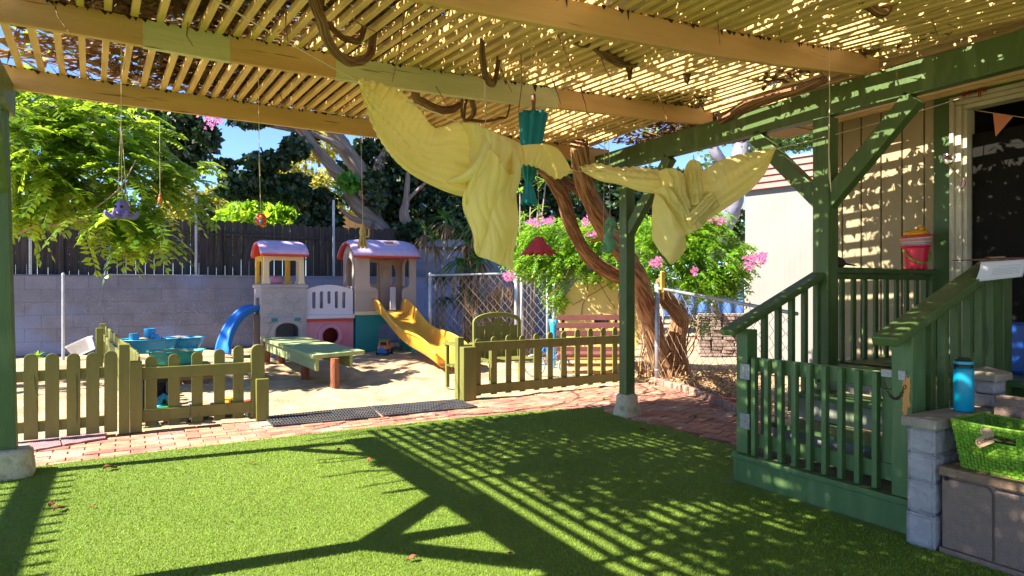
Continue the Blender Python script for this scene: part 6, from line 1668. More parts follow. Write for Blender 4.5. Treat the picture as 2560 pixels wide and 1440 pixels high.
def sheet(A, B, nu, nv, disp, name, parent, m=M_cloth, thick=.002):
    A = [PD(*a) for a in A]; B = [PD(*b) for b in B]
    mb = MB()
    def f(u, v):
        p = spl(A, u).lerp(spl(B, u), v); dv = disp(u, v)
        return p - FW * dv[0] + V(0, 0, dv[1]) + RT * dv[2]
    mb.grid(f, nu, nv); return mb.build(name, m, parent, smooth=True, thick=thick, fix=False)
S_ = math.sin; PI = math.pi
def nz(a, b, c=0.0): return noise.noise(Vector((a, b, c)))
c1_ = thing('yellow_cloth', 'large pale yellow muslin cloth knotted on the line, long tail hanging', 'cloth', 'yellow cloths knotted on the clothesline')
def wing1(u, v):
    e = S_(PI * min(1, u * 1.0)) ** .5 if u < 1 else 0
    pl = max(0, 1 - u * 1.5)
    d = .055 * S_(PI * v) * (1 - .3 * u) + .030 * v ** 1.3 * S_(v * 34 + 2.5 * u + 2 * nz(u * 2, v * 2, 5)) * (.35 + u) + .012 * nz(u * 9, v * 22, 8) + .016 * pl * (1 - v * .7) * S_(u * 150 + 3 * v) + .03 * nz(u * 3, v * 3)
    return (d, .010 * pl * S_(u * 95) * (1 - v) + .004 * S_(v * 20), .006 * pl * S_(u * 150))
sheet([(903, 198, 3.9), (955, 212, 3.95), (1010, 236, 4.02), (1052, 278, 4.1), (1088, 318, 4.15), (1140, 306, 4.2), (1180, 314, 4.25), (1215, 345, 4.3)],
      [(905, 230, 3.9), (925, 300, 3.9), (955, 360, 3.92), (1000, 415, 3.96), (1055, 452, 4.02), (1110, 478, 4.1), (1150, 490, 4.18), (1190, 492, 4.28)], 120, 44, wing1, 'cloth_wing', c1_, m=M_thin)
sheet([(1150, 310, 4.22), (1190, 318, 4.2), (1225, 335, 4.18), (1262, 348, 4.22), (1302, 362, 4.3)],
      [(1176, 500, 4.28), (1200, 520, 4.24), (1230, 530, 4.2), (1262, 525, 4.22), (1290, 500, 4.3)], 50, 40,
      lambda u, v: (.075 * S_(PI * u) ** .7 + .04 * abs(S_(u * 9 + v * 4)) ** .7 * S_(PI * u) + .014 * abs(S_(u * 24 + v * 9)) ** .6 + .02 * nz(u * 5, v * 4, 2), 0, .03 * S_(v * 6)), 'cloth_neck', c1_)
for k, (L_) in enumerate([[(1120, 455, 4.12), (1165, 440, 4.08), (1200, 405, 4.05), (1215, 360, 4.08), (1205, 325, 4.15)], [(1195, 470, 4.1), (1222, 430, 4.06), (1226, 400, 4.06), (1215, 360, 4.1)], [(1280, 360, 4.2), (1290, 400, 4.12), (1288, 450, 4.1), (1270, 500, 4.12)]]):
    mb = MB(); bark_tube([PD(*a) for a in L_], [.012, .03, .034, .028, .012], 14, .35, k * 3 + 1, mb); mb.build('cloth_fold', M_cloth, c1_, smooth=True)
def tail1(u, v):
    return (.06 * S_(PI * u) ** .8 + .05 * abs(S_((u * 1.0 + v * .55) * 7.5)) ** .7 * (.4 + v) + .018 * abs(S_(u * 17 - v * 6 + 3 * nz(u * 2, v * 2, 3))) ** .6 + .02 * nz(u * 3, v * 5, 4), .0, .012 * S_(v * 9 + u * 3))
sheet([(1198, 400, 4.12), (1222, 378, 4.08), (1240, 400, 4.05), (1268, 440, 4.08), (1298, 430, 4.2)],
      [(1184, 612, 4.25), (1196, 640, 4.2), (1228, 652, 4.16), (1262, 666, 4.16), (1286, 676, 4.2)], 56, 80, lambda u, v: (tail1(u, v)[0], 0, tail1(u, v)[2] - .10 * S_(PI * v) * (1 - u) * (1 - v) ** .3 * .9), 'cloth_tail', c1_, m=M_thin)
sheet([(1292, 366, 4.3), (1335, 360, 4.45), (1372, 362, 4.6), (1400, 378, 4.75), (1432, 430, 5.0)],
      [(1290, 412, 4.3), (1325, 414, 4.4), (1355, 425, 4.5), (1392, 448, 4.7), (1424, 434, 4.95)], 60, 20, lambda u, v: (.03 * S_(PI * v) + .014 * S_(u * 70 + 4 * v) * v + .01 * nz(u * 5, v * 3), .004 * S_(u * 60) * v, 0), 'cloth_wing', c1_)
c2_ = thing('yellow_cloth', 'smaller pale yellow muslin cloth knotted in the middle, nearer the porch', 'cloth', 'yellow cloths knotted on the clothesline')
sheet([(1448, 418, 5.3), (1490, 408, 5.25), (1540, 418, 5.2), (1590, 418, 5.15), (1640, 424, 5.1), (1690, 440, 5.05)],
      [(1455, 428, 5.3), (1500, 452, 5.2), (1550, 462, 5.12), (1600, 478, 5.06), (1645, 484, 5.02), (1690, 480, 5.0)], 90, 26,
      lambda u, v: (.06 * S_(PI * v) + .012 * S_(v * 22 + u * 2) * u + .012 * max(0, .8 - u) * (1 - v) * S_(u * 90) + .02 * nz(u * 4, v * 3, 7), .006 * (1 - v) * S_(u * 80), 0), 'cloth_wing', c2_)
sheet([(1690, 462, 5.0), (1712, 432, 5.0), (1755, 426, 4.98), (1810, 396, 4.96), (1870, 382, 4.95), (1932, 370, 4.95)],
      [(1720, 560, 4.98), (1762, 552, 4.95), (1815, 520, 4.92), (1868, 482, 4.9), (1912, 432, 4.9), (1934, 380, 4.95)], 90, 36,
      lambda u, v: (.05 * S_(PI * v) + .02 * v * S_(v * 20 + u) + .008 * u * S_(u * 120 + v * 9) * (1 - v) + .02 * nz(u * 4, v * 3, 9), .004 * u * S_(u * 90) * (1 - v), 0), 'cloth_wing', c2_, m=M_thin)
def band(A, B, bul, seed):
    sheet(A, B, 30, 40, lambda u, v: (bul * S_(PI * u) ** .7 + .016 * S_(u * 26 + 3 * nz(u * 2, v * 3, seed)) * S_(PI * u) + .012 * nz(u * 6, v * 8, seed), .01 * nz(u * 3, v * 4, seed + 2), .012 * nz(u * 4, v * 5, seed + 7)), 'cloth_fold', c2_)
band([(1644, 432, 5.0), (1662, 424, 4.96), (1688, 428, 4.94), (1712, 446, 4.98)], [(1690, 560, 4.98), (1706, 556, 4.92), (1724, 552, 4.92), (1738, 548, 4.98)], .075, 1)
band([(1634, 478, 5.0), (1650, 470, 4.96), (1672, 476, 4.93), (1694, 500, 4.97)], [(1704, 592, 4.98), (1722, 584, 4.93), (1742, 574, 4.93), (1756, 560, 4.98)], .085, 4)
band([(1718, 588, 4.95), (1716, 570, 4.9), (1712, 552, 4.88), (1708, 538, 4.92)], [(1796, 520, 4.96), (1786, 500, 4.92), (1774, 486, 4.92), (1760, 478, 4.96)], .075, 8)
band([(1700, 452, 5.0), (1716, 408, 4.98), (1738, 404, 4.97), (1756, 430, 5.0)], [(1716, 520, 4.95), (1730, 515, 4.9), (1744, 512, 4.9), (1760, 518, 4.95)], .06, 12)
for k, (px, py, rr_) in enumerate([(1722, 500, .075), (1700, 455, .055), (1745, 545, .06), (1690, 540, .05)]):
    mb = MB(); c = PD(px, py, 5.0); mb.ball(c, rr_, 32, 22)
    mb.v = [tuple(c + (Vector(q) - c) * (1 + .30 * abs(math.sin(5 * nz(q[0] * 7 + k, q[1] * 7, q[2] * 7))) + .25 * nz(q[0] * 10, q[1] * 10, q[2] * 10 + k))) for q in mb.v]; mb.build('cloth_knot', M_cloth, c2_, smooth=True)
sheet([(1638, 480, 4.96), (1655, 500, 4.9), (1680, 540, 4.88), (1700, 560, 4.9)], [(1632, 596, 4.98), (1655, 640, 4.95), (1678, 662, 4.93), (1716, 624, 4.95)], 40, 44,
      lambda u, v: (.04 * S_(PI * u) + .03 * S_(u * 8 + v * 4) * v + .02 * nz(u * 4, v * 5, 11), 0, .04 * S_(PI * v) * (u - .5)), 'cloth_tail', c2_)
# clothesline
mb = MB()
def sagl(a, b, s_, n=12): return [a.lerp(b, t / n) + V(0, 0, -s_ * 4 * (t / n) * (1 - t / n)) for t in range(n + 1)]
l0, l1, l2, l3 = PD(440, -60, 3.0), PD(905, 208, 3.9), PD(1440, 428, 5.2), PD(1934, 374, 4.96)
l4 = PX(2440, 233, HX - .03)
for a, b, s_ in ((l0, l1, .01), (l1, PD(1205, 330, 4.25), .0), (PD(1205, 330, 4.25), l2, .01), (l2, PD(1690, 430, 5.05), 0), (PD(1690, 430, 5.05), l3, 0.0), (l3, l4, .02)): mb.tube(sagl(a, b, s_), .0042, 6)
tag(mb.build('clothesline', M_cord, smooth=True), 'thin pale clothesline strung under the pergola to the doorway', 'line')
def string(px, py0, py1, d, dx=0, r_=.0018, z1=None):
    a = PD(px, py0, d); b = PD(px + dx, py1, d); return [a, a.lerp(b, .33) + RT * .002, a.lerp(b, .66) - RT * .002, b]
def hang(t, L_, r_=.0022): MB().tube(L_, r_, 5).build('string', M_cord, t)
# octopus
M_pur = mat('purple_plush', (0.17, 0.14, 0.44), .85, (0.24, 0.18, 0.5), scale=20, bump=.4, bscale=90)
oc = thing('octopus_toy', 'purple stuffed octopus hanging from strings under the front beam', 'hanging toy')
d_ = 4.5; c = PD(305, 520, d_)
MB().ball(c, .045, 18, 12, sc=(1, 1, 1.12)).build('body', M_pur, oc, smooth=True)
for k in range(8):
    a = k / 8 * 6.283 + .3; dx, dy = math.cos(a), math.sin(a)
    e = [c + V(0, 0, -.03) + V(dx, dy, 0) * .02, c + V(dx * .05, dy * .05, -.055), c + V(dx * .078, dy * .078, -.058), c + V(dx * .098, dy * .098, -.042), c + V(dx * .098, dy * .098, -.022)]
    MB().tube([spl(e, q / 10) for q in range(11)], [.022, .021, .02, .019, .018, .016, .015, .013, .012, .010, .006], 8).build('tentacle', M_pur, oc, smooth=True)
for s_ in (-1, 1): MB().ball(c - FW * .040 + RT * .02 * s_ + V(0, 0, .005), .010, 8, 6).build('eye', M_hole, oc, smooth=True)
MB().ball(c + V(0, 0, .05) - FW * .02, .008, 6, 5).build('button', M_tgreen, oc, smooth=True)
hang(oc, [PY(303, 50, 4.57), PY(302, 300, 4.57).lerp(c, .3), c + V(0, 0, .05)]); hang(oc, [PD(302, 300, d_), c + RT * -.03 + V(0, 0, .04)]); hang(oc, [PD(302, 300, d_), c + RT * .035 + V(0, 0, .04)])
# ladybird ball fish
fs_ = thing('ladybird_toy', 'round red stuffed toy with coloured spots hanging before the dark fence', 'hanging toy')
d_ = 5.0; c = PD(652, 549, d_); MB().ball(c, .042, 18, 12, sc=(1.05, 1, 1.1)).build('body', M_tred, fs_, smooth=True)
for (dx, dz_, m) in ((-.022, .0, M_pur), (.016, .018, M_pyel), (.012, -.02, M_tblue), (-.01, .028, M_tor)):
    MB().ball(c - FW * .036 + RT * dx + V(0, 0, dz_), .012, 10, 6, sc=(1, 1, 1)).build('spot', m, fs_, smooth=True)
MB().ball(c + RT * .02 + V(0, 0, -.045), .018, 8, 6, sc=(1, .6, .8)).build('fin', M_tor, fs_, smooth=True); MB().ball(c + RT * -.035 + V(0, 0, -.035), .014, 8, 6, sc=(1, .6, .8)).build('fin', M_tgreen, fs_, smooth=True)
hang(fs_, [PD(646, 182, 4.9), PD(648, 400, 4.95), c + V(0, 0, .04)]); MB().tube([PD(648, 405, 4.95), PD(650, 440, 4.96)], .005, 6).build('knot', M_cord, fs_)
# squid
M_tan = mat('tan_felt', (0.50, 0.36, 0.16), .9, (0.42, 0.30, 0.12), scale=20)
sq = thing('squid_toy', 'tan stuffed squid hanging in front of the right play roof', 'hanging toy')
d_ = 6.3; c = PD(907, 580, d_)
MB().lathe([(.004, .09), (.022, .05), (.034, .0), (.03, -.03), (.014, -.045)], c, 16).build('body', M_tan, sq, smooth=True)
for k in range(8):
    a = k / 8 * 6.283; dx, dy = math.cos(a), math.sin(a)
    e = [c + V(dx * .015, dy * .01, -.03), c + V(dx * .03, dy * .02, -.08), c + V(dx * .045, dy * .02, -.14), c + V(dx * .06, dy * .03, -.155)]
    if k == 0: e = [c + V(dx * .015, 0, -.03), c + RT * .05 + V(0, 0, -.05), c + RT * .06 + V(0, 0, .0), c + RT * .055 + V(0, 0, .03)]
    MB().tube([spl(e, q / 6) for q in range(7)], [.009, .010, .010, .010, .009, .009, .006], 7).build('tentacle', M_tan, sq, smooth=True)
MB().ball(c - FW * .03, .006, 6, 5).build('eye', M_hole, sq, smooth=True); hang(sq, [PD(902, 335, d_), c + V(0, 0, .09)])
# closed teal umbrella
um = thing('umbrella', 'closed teal umbrella hanging upside down by its wooden handle', 'umbrella')
d_ = 5.0; M_um = mat('teal_fabric', (0.008, 0.25, 0.32), .75, (0.006, .20, .26), scale=8, trans=.15, bump=.2)
ct = PD(1333, 282, d_); cb = PD(1322, 455, d_); ce = PD(1322, 512, d_)
mb = MB(); prof = []
N1 = 64; vs = []; fs = []; rows = 22
for j in range(rows + 1):
    t = j / rows; p = ct.lerp(cb, min(1, t / .78)) if t < .78 else cb.lerp(ce, (t - .78) / .22)
    r0 = (.060 * (1 - t / .78) ** .8 + .032) if t < .78 else .03 + .034 * ((t - .78) / .22) ** 1.3
    if .74 < t < .82: r0 = .026
    for k in range(N1):
        a = 2 * PI * k / N1; q = 1 + (.22 if t < .74 else .12) * math.cos(a * 8 + t * 2.5)
        if j == rows: pz = .008 * S_(a * 8)
        else: pz = 0
        vs.append(p + RT * math.cos(a) * r0 * q + FW * S_(a) * r0 * q + V(0, 0, pz))
for j in range(rows):
    for k in range(N1): fs.append((j * N1 + k, j * N1 + (k + 1) % N1, (j + 1) * N1 + (k + 1) % N1, (j + 1) * N1 + k))
mb.add(vs, fs); mb.build('canopy', M_um, um, smooth=True, fix=False, thick=.002)
MB().lathe([(.027, -.012), (.03, 0), (.027, .012)], cb, 16).build('strap', M_um, um)
MB().tube([ct + V(0, 0, -.03), PD(1335, 280, d_)], .004, 8).build('shaft', M_galv, um)
MB().lathe([(.001, .135), (.016, .13), (.018, .10), (.014, .05), (.013, .0), (.001, 0)], PD(1334, 279, d_), 14).build('handle', mat('brown_handle', (.20, .07, .03), .5), um, smooth=True)
hang(um, [PY(1328, 70, 2.98), PD(1330, 180, 4.6), PD(1334, 240, d_)], .0025)
# red drooping flower lampshade toy
fl = thing('red_flower_toy', 'dark pink felt flower with drooping petals hanging before the bush', 'hanging toy')
M_rf = mat('raspberry_felt', (0.50, 0.035, 0.07), .9, (0.60, .07, .12), scale=9, trans=.2, bump=.3)
d_ = 6.2; c = PD(1347, 592, d_)
for k in range(8):
    a = k / 8 * 6.283 + .2; o_ = V(math.cos(a), S_(a), 0); s_ = V(-o_.y, o_.x, 0); mb = MB()
    def pf_(u, v): 
        w_ = .03 + .028 * v if v < .8 else .052 * (1 - (v - .8) * 2.2); return c + o_ * (.03 + .13 * v ** 1.1) + s_ * (u - .5) * 2 * w_ + V(0, 0, -.02 - .155 * v ** .85 + .02 * S_(PI * u))
    mb.grid(pf_, 6, 10); mb.build('petal', M_rf, fl, smooth=True, thick=.006, fix=False)
MB().ball(c + V(0, 0, -.03), .055, 14, 8, sc=(1, 1, .6)).build('crown', M_rf, fl, smooth=True); hang(fl, [PD(1335, 330, d_ - .6), PD(1345, 460, d_), c])
# seahorse
M_sea = mat('seafoam_plush', (0.10, 0.26, 0.16), .9, (0.14, 0.33, 0.2), scale=14, bump=.4, bscale=80)
sh_ = thing('seahorse_toy', 'green stuffed seahorse hanging beside the middle green post', 'hanging toy')
d_ = 6.3; L_ = [(1516, 562, d_), (1523, 552, d_), (1532, 562, d_), (1524, 580, d_), (1521, 598, d_), (1526, 612, d_), (1520, 626, d_), (1508, 622, d_), (1503, 612, d_)]
mb = MB(); mb.tube([spl([PD(*a) for a in L_], q / 24) for q in range(25)], [.012, .02, .03, .036, .038, .036, .03, .026, .026, .03, .036, .044, .052, .058, .06, .06, .055, .046, .036, .028, .022, .018, .014, .010, .006], 14); mb.build('body', M_sea, sh_, smooth=True)
mb = MB(); mb.tube([PD(1530, 570, d_) , PD(1540, 578, d_), PD(1547, 581, d_)], [.022, .012, .012], 10); mb.build('snout', mat('grey_green', (.2, .34, .28), .9), sh_, smooth=True)
MB().ball(PD(1531, 568, d_ - .035), .006, 8, 6).build('eye', M_hole, sh_, smooth=True)
mb = MB(); mb.prism([(-.02, .03), (-.03, .0), (-.045, -.01), (-.03, -.03), (-.045, -.045), (-.03, -.06), (-.04, -.08), (-.01, -.09), (0, .03)], PD(1520, 560, d_), RT, UZ, FW * .01); mb.build('mane', M_sea, sh_)
hang(sh_, [PD(1520, 310, 5.4), PD(1524, 420, 5.9), PD(1525, 552, d_)])
# small hanging bits
ro = thing('orange_toy', 'tiny orange red stuffed toy hanging among the feathery leaves', 'hanging toy'); c = PD(400, 500, 6.0)
MB().ball(c, .018, 8, 6, sc=(1, 1, 1.8)).build('body', M_tor, ro, smooth=True); MB().ball(c + V(0, 0, .04), .012, 8, 6).build('head', M_tred, ro, smooth=True); hang(ro, [PD(399, 300, 6), c + V(0, 0, .04)])
rs_ = thing('red_hoop', 'thin red plastic stick hanging level beside the seahorse', 'hanging toy'); MB().tube([PD(1472, 601, 7), PD(1510, 597, 6.9)], .008, 8).build('stick', M_tred, rs_); hang(rs_, [PD(1512, 330, 6.2), PD(1508, 597, 6.9)])
st_ = thing('hanging_string', 'frayed loose string hanging from the big beam before the porch column', 'string')
MB().tube([PD(2073, 60, 4.4), PD(2074, 250, 4.4), PD(2072, 380, 4.4), PD(2074, 440, 4.4), PD(2078, 480, 4.4)], [.003, .003, .004, .007, .002], 6).build('cord', M_cord, st_)
st_ = thing('hanging_string', 'twisted tan string knotted around the vine loop left of the umbrella', 'string')
MB().tube([PD(1212, 195, 4.5), PD(1211, 250, 4.5), PD(1214, 300, 4.4), PD(1212, 345, 4.3)], .0035, 6).build('cord', M_cord, st_); MB().tube([PD(1214, 210, 4.5), PD(1216, 260, 4.5), PD(1213, 290, 4.42)], .0035, 6).build('strand', M_cord, st_)

# ------------------------------------------------------------------ things on and near the porch
# clothes pegs
M_peg = mat('peg_red', (0.35, 0.02, 0.015), .5)
for i, (px, py) in enumerate([(2410, 232), (2424, 222), (2449, 228), (2462, 215)]):
    p = PX(px, py, HX - .06); mb = MB(); mb.box(p.x - .006, p.x + .006, p.y - .011, p.y - .004, p.z - .05, p.z + .04); mb.box(p.x - .006, p.x + .006, p.y + .004, p.y + .011, p.z - .05, p.z + .04)
    tag(mb.build('clothes_peg', M_peg, bev=.002), ['dark red clothes peg farthest left above the door corner', 'dark red clothes peg second from left above the door', 'dark red clothes peg third from left above the door', 'dark red clothes peg farthest right above the door'][i], 'clothes peg', 'red pegs above the doorway')
yc = thing('yellow_clip', 'small yellow clip fixed high on the tan siding', 'clip'); p = PX(2196, 370, HX - .008)
for s_ in (-1, 1): MB().bar(p + V(0, .012 * s_, -.03), p + V(0, 0, .035), .012, .014, up=(1, 0, 0)).build('arm', M_pyel, yc, bev=.002)
sl = thing('metal_ladle', 'shiny metal ladle hanging by the door frame', 'ladle'); p = PX(2368, 397, HX - .06); M_chr = mat('chrome', (.75, .75, .72), .15, metal=1.0)
MB().ball(p, .05, 18, 10, sc=(.35, .8, 1.25), M=Matrix.Rotation(math.radians(-28), 3, 'X')).build('bowl', M_chr, sl, smooth=True); MB().tube([p + V(0, -.02, -.055), p + V(0, -.055, -.11), PX(2402, 448, HX - .06)], .004, 6).build('handle', M_chr, sl)
tg = thing('striped_tag', 'small red and white striped tag stuck on the white door frame', 'tag'); p = PX(2405, 461, HX - .042)
MB().boxf(p + V(-.004, -.022, -.03), V(.005, 0, 0), V(0, .042, .012), V(0, -.012, .055)).build('card', M_pwhite, tg); 
for s_ in (0, .028): MB().boxf(p + V(-.007, -.022 + s_ - .002, -.028 + s_ * .3), V(.002, 0, 0), V(0, .008, .002), V(0, -.012, .05)).build('stripe', M_tred, tg)
pn = thing('pennant', 'salmon pink triangular pennant hanging inside the doorway', 'pennant'); a, b, c = PX(2482, 282, HX + .075), PX(2532, 292, HX + .075), PX(2489, 341, HX + .075)
mb = MB(); mb.add([a, b, c, a + V(.004, 0, 0), b + V(.004, 0, 0), c + V(.004, 0, 0)], [(0, 1, 2), (5, 4, 3), (0, 3, 4, 1), (1, 4, 5, 2), (2, 5, 3, 0)]); mb.build('flag', mat('salmon', (.70, .25, .14), .8), pn); MB().tube([PX(2440, 276, HX + .077), PX(2600, 300, HX + .077)], .003, 5).build('tape', M_cord, pn)
# red bucket stack on the back rail
bkt = thing('sand_bucket', 'red castle bucket with green handle and yellow sieve on the rail', 'bucket'); M_bkt = mat('bucket_red', (0.72, 0.015, 0.05), .35)
c = V(PY(2290, 660, Y1 - .02).x, Y1 - .02, 1.572)
MB().lathe([(.001, 0), (.082, 0), (.086, .02), (.105, .19), (.118, .20), (.118, .215), (.10, .215), (.09, .17), (.001, .16)], c, 28).build('body', M_bkt, bkt, smooth=False, bev=.003)
for k in range(12):
    a = k / 12 * 6.283; MB().boxf(c + V(math.cos(a) * .080 - .011, S_(a) * .080 - .011, -.0005), V(.022, 0, 0), V(0, .022, 0), V(0, 0, .018)).build('foot', M_bkt, bkt, bev=.004)
M_rim = mat('rim_pink', (.62, .25, .22), .4); M_rim2 = mat('rim_lilac', (.45, .36, .55), .4)
for k, (z, m, tl, rr_) in enumerate([(.218, M_rim2, 0, .115), (.245, mat('rim_beige', (.6, .5, .4), .4), .08, .126), (.262, M_rim, .10, .13), (.279, MATS['rim_beige'], .12, .13), (.297, M_bkt, .14, .132)]):
    MB().lathe([(rr_ * .86, -.012), (rr_, 0), (rr_, .010), (rr_ * .9, .012), (.001, .006)], c + V(0, 0, z), 28, Matrix.Rotation(-tl, 3, 'Y')).build('nested_rim', m, bkt)
mb = MB(); mb.lathe([(.09, 0), (.10, .012), (.07, .04), (.001, .05)], c + V(-.0, 0, .315), 24, Matrix.Rotation(-.16, 3, 'Y')); mb.tube([c + V(.06, 0, .36), c + V(.12, 0, .375)], [.03, .02], 10); mb.build('sieve', mat('amber', (.85, .42, .01), .25, trans=.2, tcol=(.9, .5, .02)), bkt, smooth=True)
hp = [c + RT * math.cos(a) * .118 - FW * .11 * S_(PI * t) + V(0, 0, .17 - .12 * S_(PI * t)) for t, a in [(k / 16, PI - PI * k / 16) for k in range(17)]]
mb = MB(); mb.tube(hp, .009, 6, flat=.5); mb.build('handle', mat('grass_green', (.10, .45, .03), .4), bkt, smooth=True)
# cap on the rail
hat = thing('cap', 'dark brown cap lying on the back rail beside the column', 'hat'); c = V(PY(2088, 670, Y1 - .02).x, Y1 - .02, 1.573); M_hat = mat('dark_cloth', (.035, .028, .022), .95)
mb = MB(); mb.ball(c + V(0, 0, .03), .085, 18, 10, sc=(1, .9, .62)); mb.v = [(x_, y_, max(z_, c.z) + .008 * noise.noise(Vector((x_, y_, z_)) * 25)) for x_, y_, z_ in mb.v]; mb.build('crown', M_hat, hat, smooth=True)
MB().grid(lambda u, v: c + RT * (.05 + .12 * u) + FW * ((v - .5) * .13 * math.cos(u * 1.3)) + V(0, 0, .028 - .02 * u), 8, 6).build('visor', M_hat, hat, smooth=True, thick=.004)
# clipboard and paper on the handrail
pap = thing('paper_sheet', 'white printed paper hanging from the clipboard on the handrail', 'paper'); M_pap = mat('paper', (.62, .60, .64), .8); M_ink = mat('ink', (.25, .25, .30), .8)
q = [PD(2437, 705, 4.06), PD(2556, 692, 3.98), PD(2562, 648, 3.98), PD(2452, 655, 4.06)]
f = lambda u, v: q[0].lerp(q[1], u).lerp(q[3].lerp(q[2], u), v) - FW * (.012 * S_(PI * (1 - v)) * .8)
MB().grid(f, 14, 10).build('sheet', M_pap, pap, smooth=True, thick=.0015)
mb = MB(); rp = random.Random(4)
for i, v in enumerate((.70, .58, .50, .42, .34, .26)):
    u = .30 + (.12 if i == 0 else 0)
    while u < .90:
        w_ = rp.uniform(.02, .08); e = min(.92, u + w_)
        mb.add([f(u, v) - FW * .002, f(e, v) - FW * .002, f(e, v + .022) - FW * .002, f(u, v + .022) - FW * .002], [(0, 1, 2, 3)]); u = e + .014
mb.build('text_lines', M_ink, pap, fix=False); MB().ball(f(.06, .10) - FW * .002, .004, 6, 4).build('pin', M_hole, pap)
cb_ = thing('clipboard', 'maroon clipboard lying on top of the right handrail end', 'clipboard'); a = PD(2444, 652, 4.08); b = PD(2590, 645, 3.98)
mb = MB(); mb.boxf(a, b - a, FW * .24 + V(0, 0, .01), V(0, 0, .005)); mb.build('board', mat('maroon_board', (.13, .03, .035), .5), cb_); MB().boxf(a + (b - a) * .25 + V(0, 0, .008) + FW * .02, (b - a) * .28, FW * .04, V(0, 0, .014)).build('clip', mat('bronze', (.16, .08, .03), .35, metal=.6), cb_, bev=.003)
# blue plastic thing on the deck
bp_ = thing('blue_toy_panel', 'bright blue plastic play panel on the porch behind the balusters', 'toy'); p = PX(2487, 803, 5.35)
MB().box(5.33, 5.38, p.y - .75, p.y, DZ - .0, p.z).build('panel', mat('royal_blue', (.005, .07, .36), .45), bp_, bev=.03)
MB().box(5.30, 5.325, p.y - .5, p.y - .38, 1.0, 1.05).build('handle', MATS['royal_blue'], bp_, bev=.005)
wp = thing('white_toy_shelf', 'pale grey plastic shelf above the blue play panel', 'toy'); MB().box(5.45, 5.5, p.y - .75, p.y - .20, DZ, 1.36).build('panel', M_pwhite, wp, bev=.02); MB().box(5.40, 5.45, p.y - .75, p.y - .20, 1.30, 1.33).build('shelf', M_pwhite, wp, bev=.004)

# stone-look pillars with slab
M_stone = mat('moulded_stone', (0.40, 0.37, 0.38), .9, (0.33, 0.30, 0.30), scale=7, bump=1.0, bscale=24)
M_stone2 = mat('stone_cap', (0.34, 0.29, 0.22), .9, (0.28, 0.24, 0.18), scale=8, bump=.6, bscale=40)
sp_ = thing('stone_pillar', 'grey moulded stone block pillar with slab top beside the stair gate', 'pillar')
def stone(mb, x0, x1, y0, y1, z0, z1, seed):
    n = 7; vs = []
    b = MB(); 
    def face(o, u, v, nrm):
        def g(a, c):
            e = min(1, min(a, 1 - a, c, 1 - c) * 7); p = o + u * a + v * c
            return p + nrm * (-.012 * (1 - e) ** 2 + .009 * noise.noise(p * 16 + V(seed, 0, 0)) * e + .004 * noise.noise(p * 45))
        mb.grid(g, 12, 9)
    dx, dy, dz_ = x1 - x0, y1 - y0, z1 - z0
    face(V(x0, y1, z0), V(0, -dy, 0), V(0, 0, dz_), V(-1, 0, 0)); face(V(x0, y0, z0), V(dx, 0, 0), V(0, 0, dz_), V(0, -1, 0))
    face(V(x1, y0, z0), V(0, dy, 0), V(0, 0, dz_), V(1, 0, 0)); face(V(x1, y1, z0), V(-dx, 0, 0), V(0, 0, dz_), V(0, 1, 0))
    face(V(x0, y0, z1), V(dx, 0, 0), V(0, dy, 0), V(0, 0, 1)); face(V(x0, y0, z0), V(dx, 0, 0), V(0, dy, 0), V(0, 0, -1))
PX0, PX1, PY0, PY1 = 3.685, 4.02, 1.885, 2.035
hz_ = [0, .185, .355, .505, .645]
for j in range(4):
    mb = MB(); o_ = .012 if j in (1, 2, 3) else 0; stone(mb, PX0 + o_, PX1, PY0 + o_ * .5, PY1, hz_[j] + .002, hz_[j + 1] - .004, j * 3.1); mb.build('block', M_stone, sp_, smooth=True, weld=True)
mb = MB(); mb.box(3.655, 4.52, 1.86, 2.045, .648, .705); mb.build('slab', M_stone2, sp_, bev=.012)
mb = MB(); mb.box(PX0 + .03, PX1 - .01, PY0 + .02, PY1 - .01, 0.01, .64); mb.build('core', M_stone, sp_)
MB().box(4.02, 4.5, 1.92, 2.02, 0, .645).build('side_panel', M_stone, sp_, bev=.01)
bpil = thing('stone_pillar', 'short stone look pillar with pyramid cap behind the turquoise bottle', 'pillar'); bx, by = 4.40, 1.955
for j in range(2):
    mb = MB(); stone(mb, bx - .075 + .01 * j, bx + .085 - .01 * j, by - .07, by + .08, .708 + .075 * j, .778 + .075 * j, j * 2.2 + 9); mb.build('block', M_stone, bpil, smooth=True, weld=True)
z = .858; mb = MB(); mb.box(bx - .095, bx + .105, by - .09, by + .10, z, z + .045); mb.build('cap', M_stone2, bpil, bev=.008)
mb = MB(); a_ = [(bx - .09, by - .085), (bx + .10, by - .085), (bx + .10, by + .095), (bx - .09, by + .095)]
mb.add([(x_, y_, z + .0455) for x_, y_ in a_] + [(bx + .005, by + .005, z + .078)], [(0, 1, 4), (1, 2, 4), (2, 3, 4), (3, 0, 4), (3, 2, 1, 0)]); mb.build('cap_top', M_stone2, bpil)
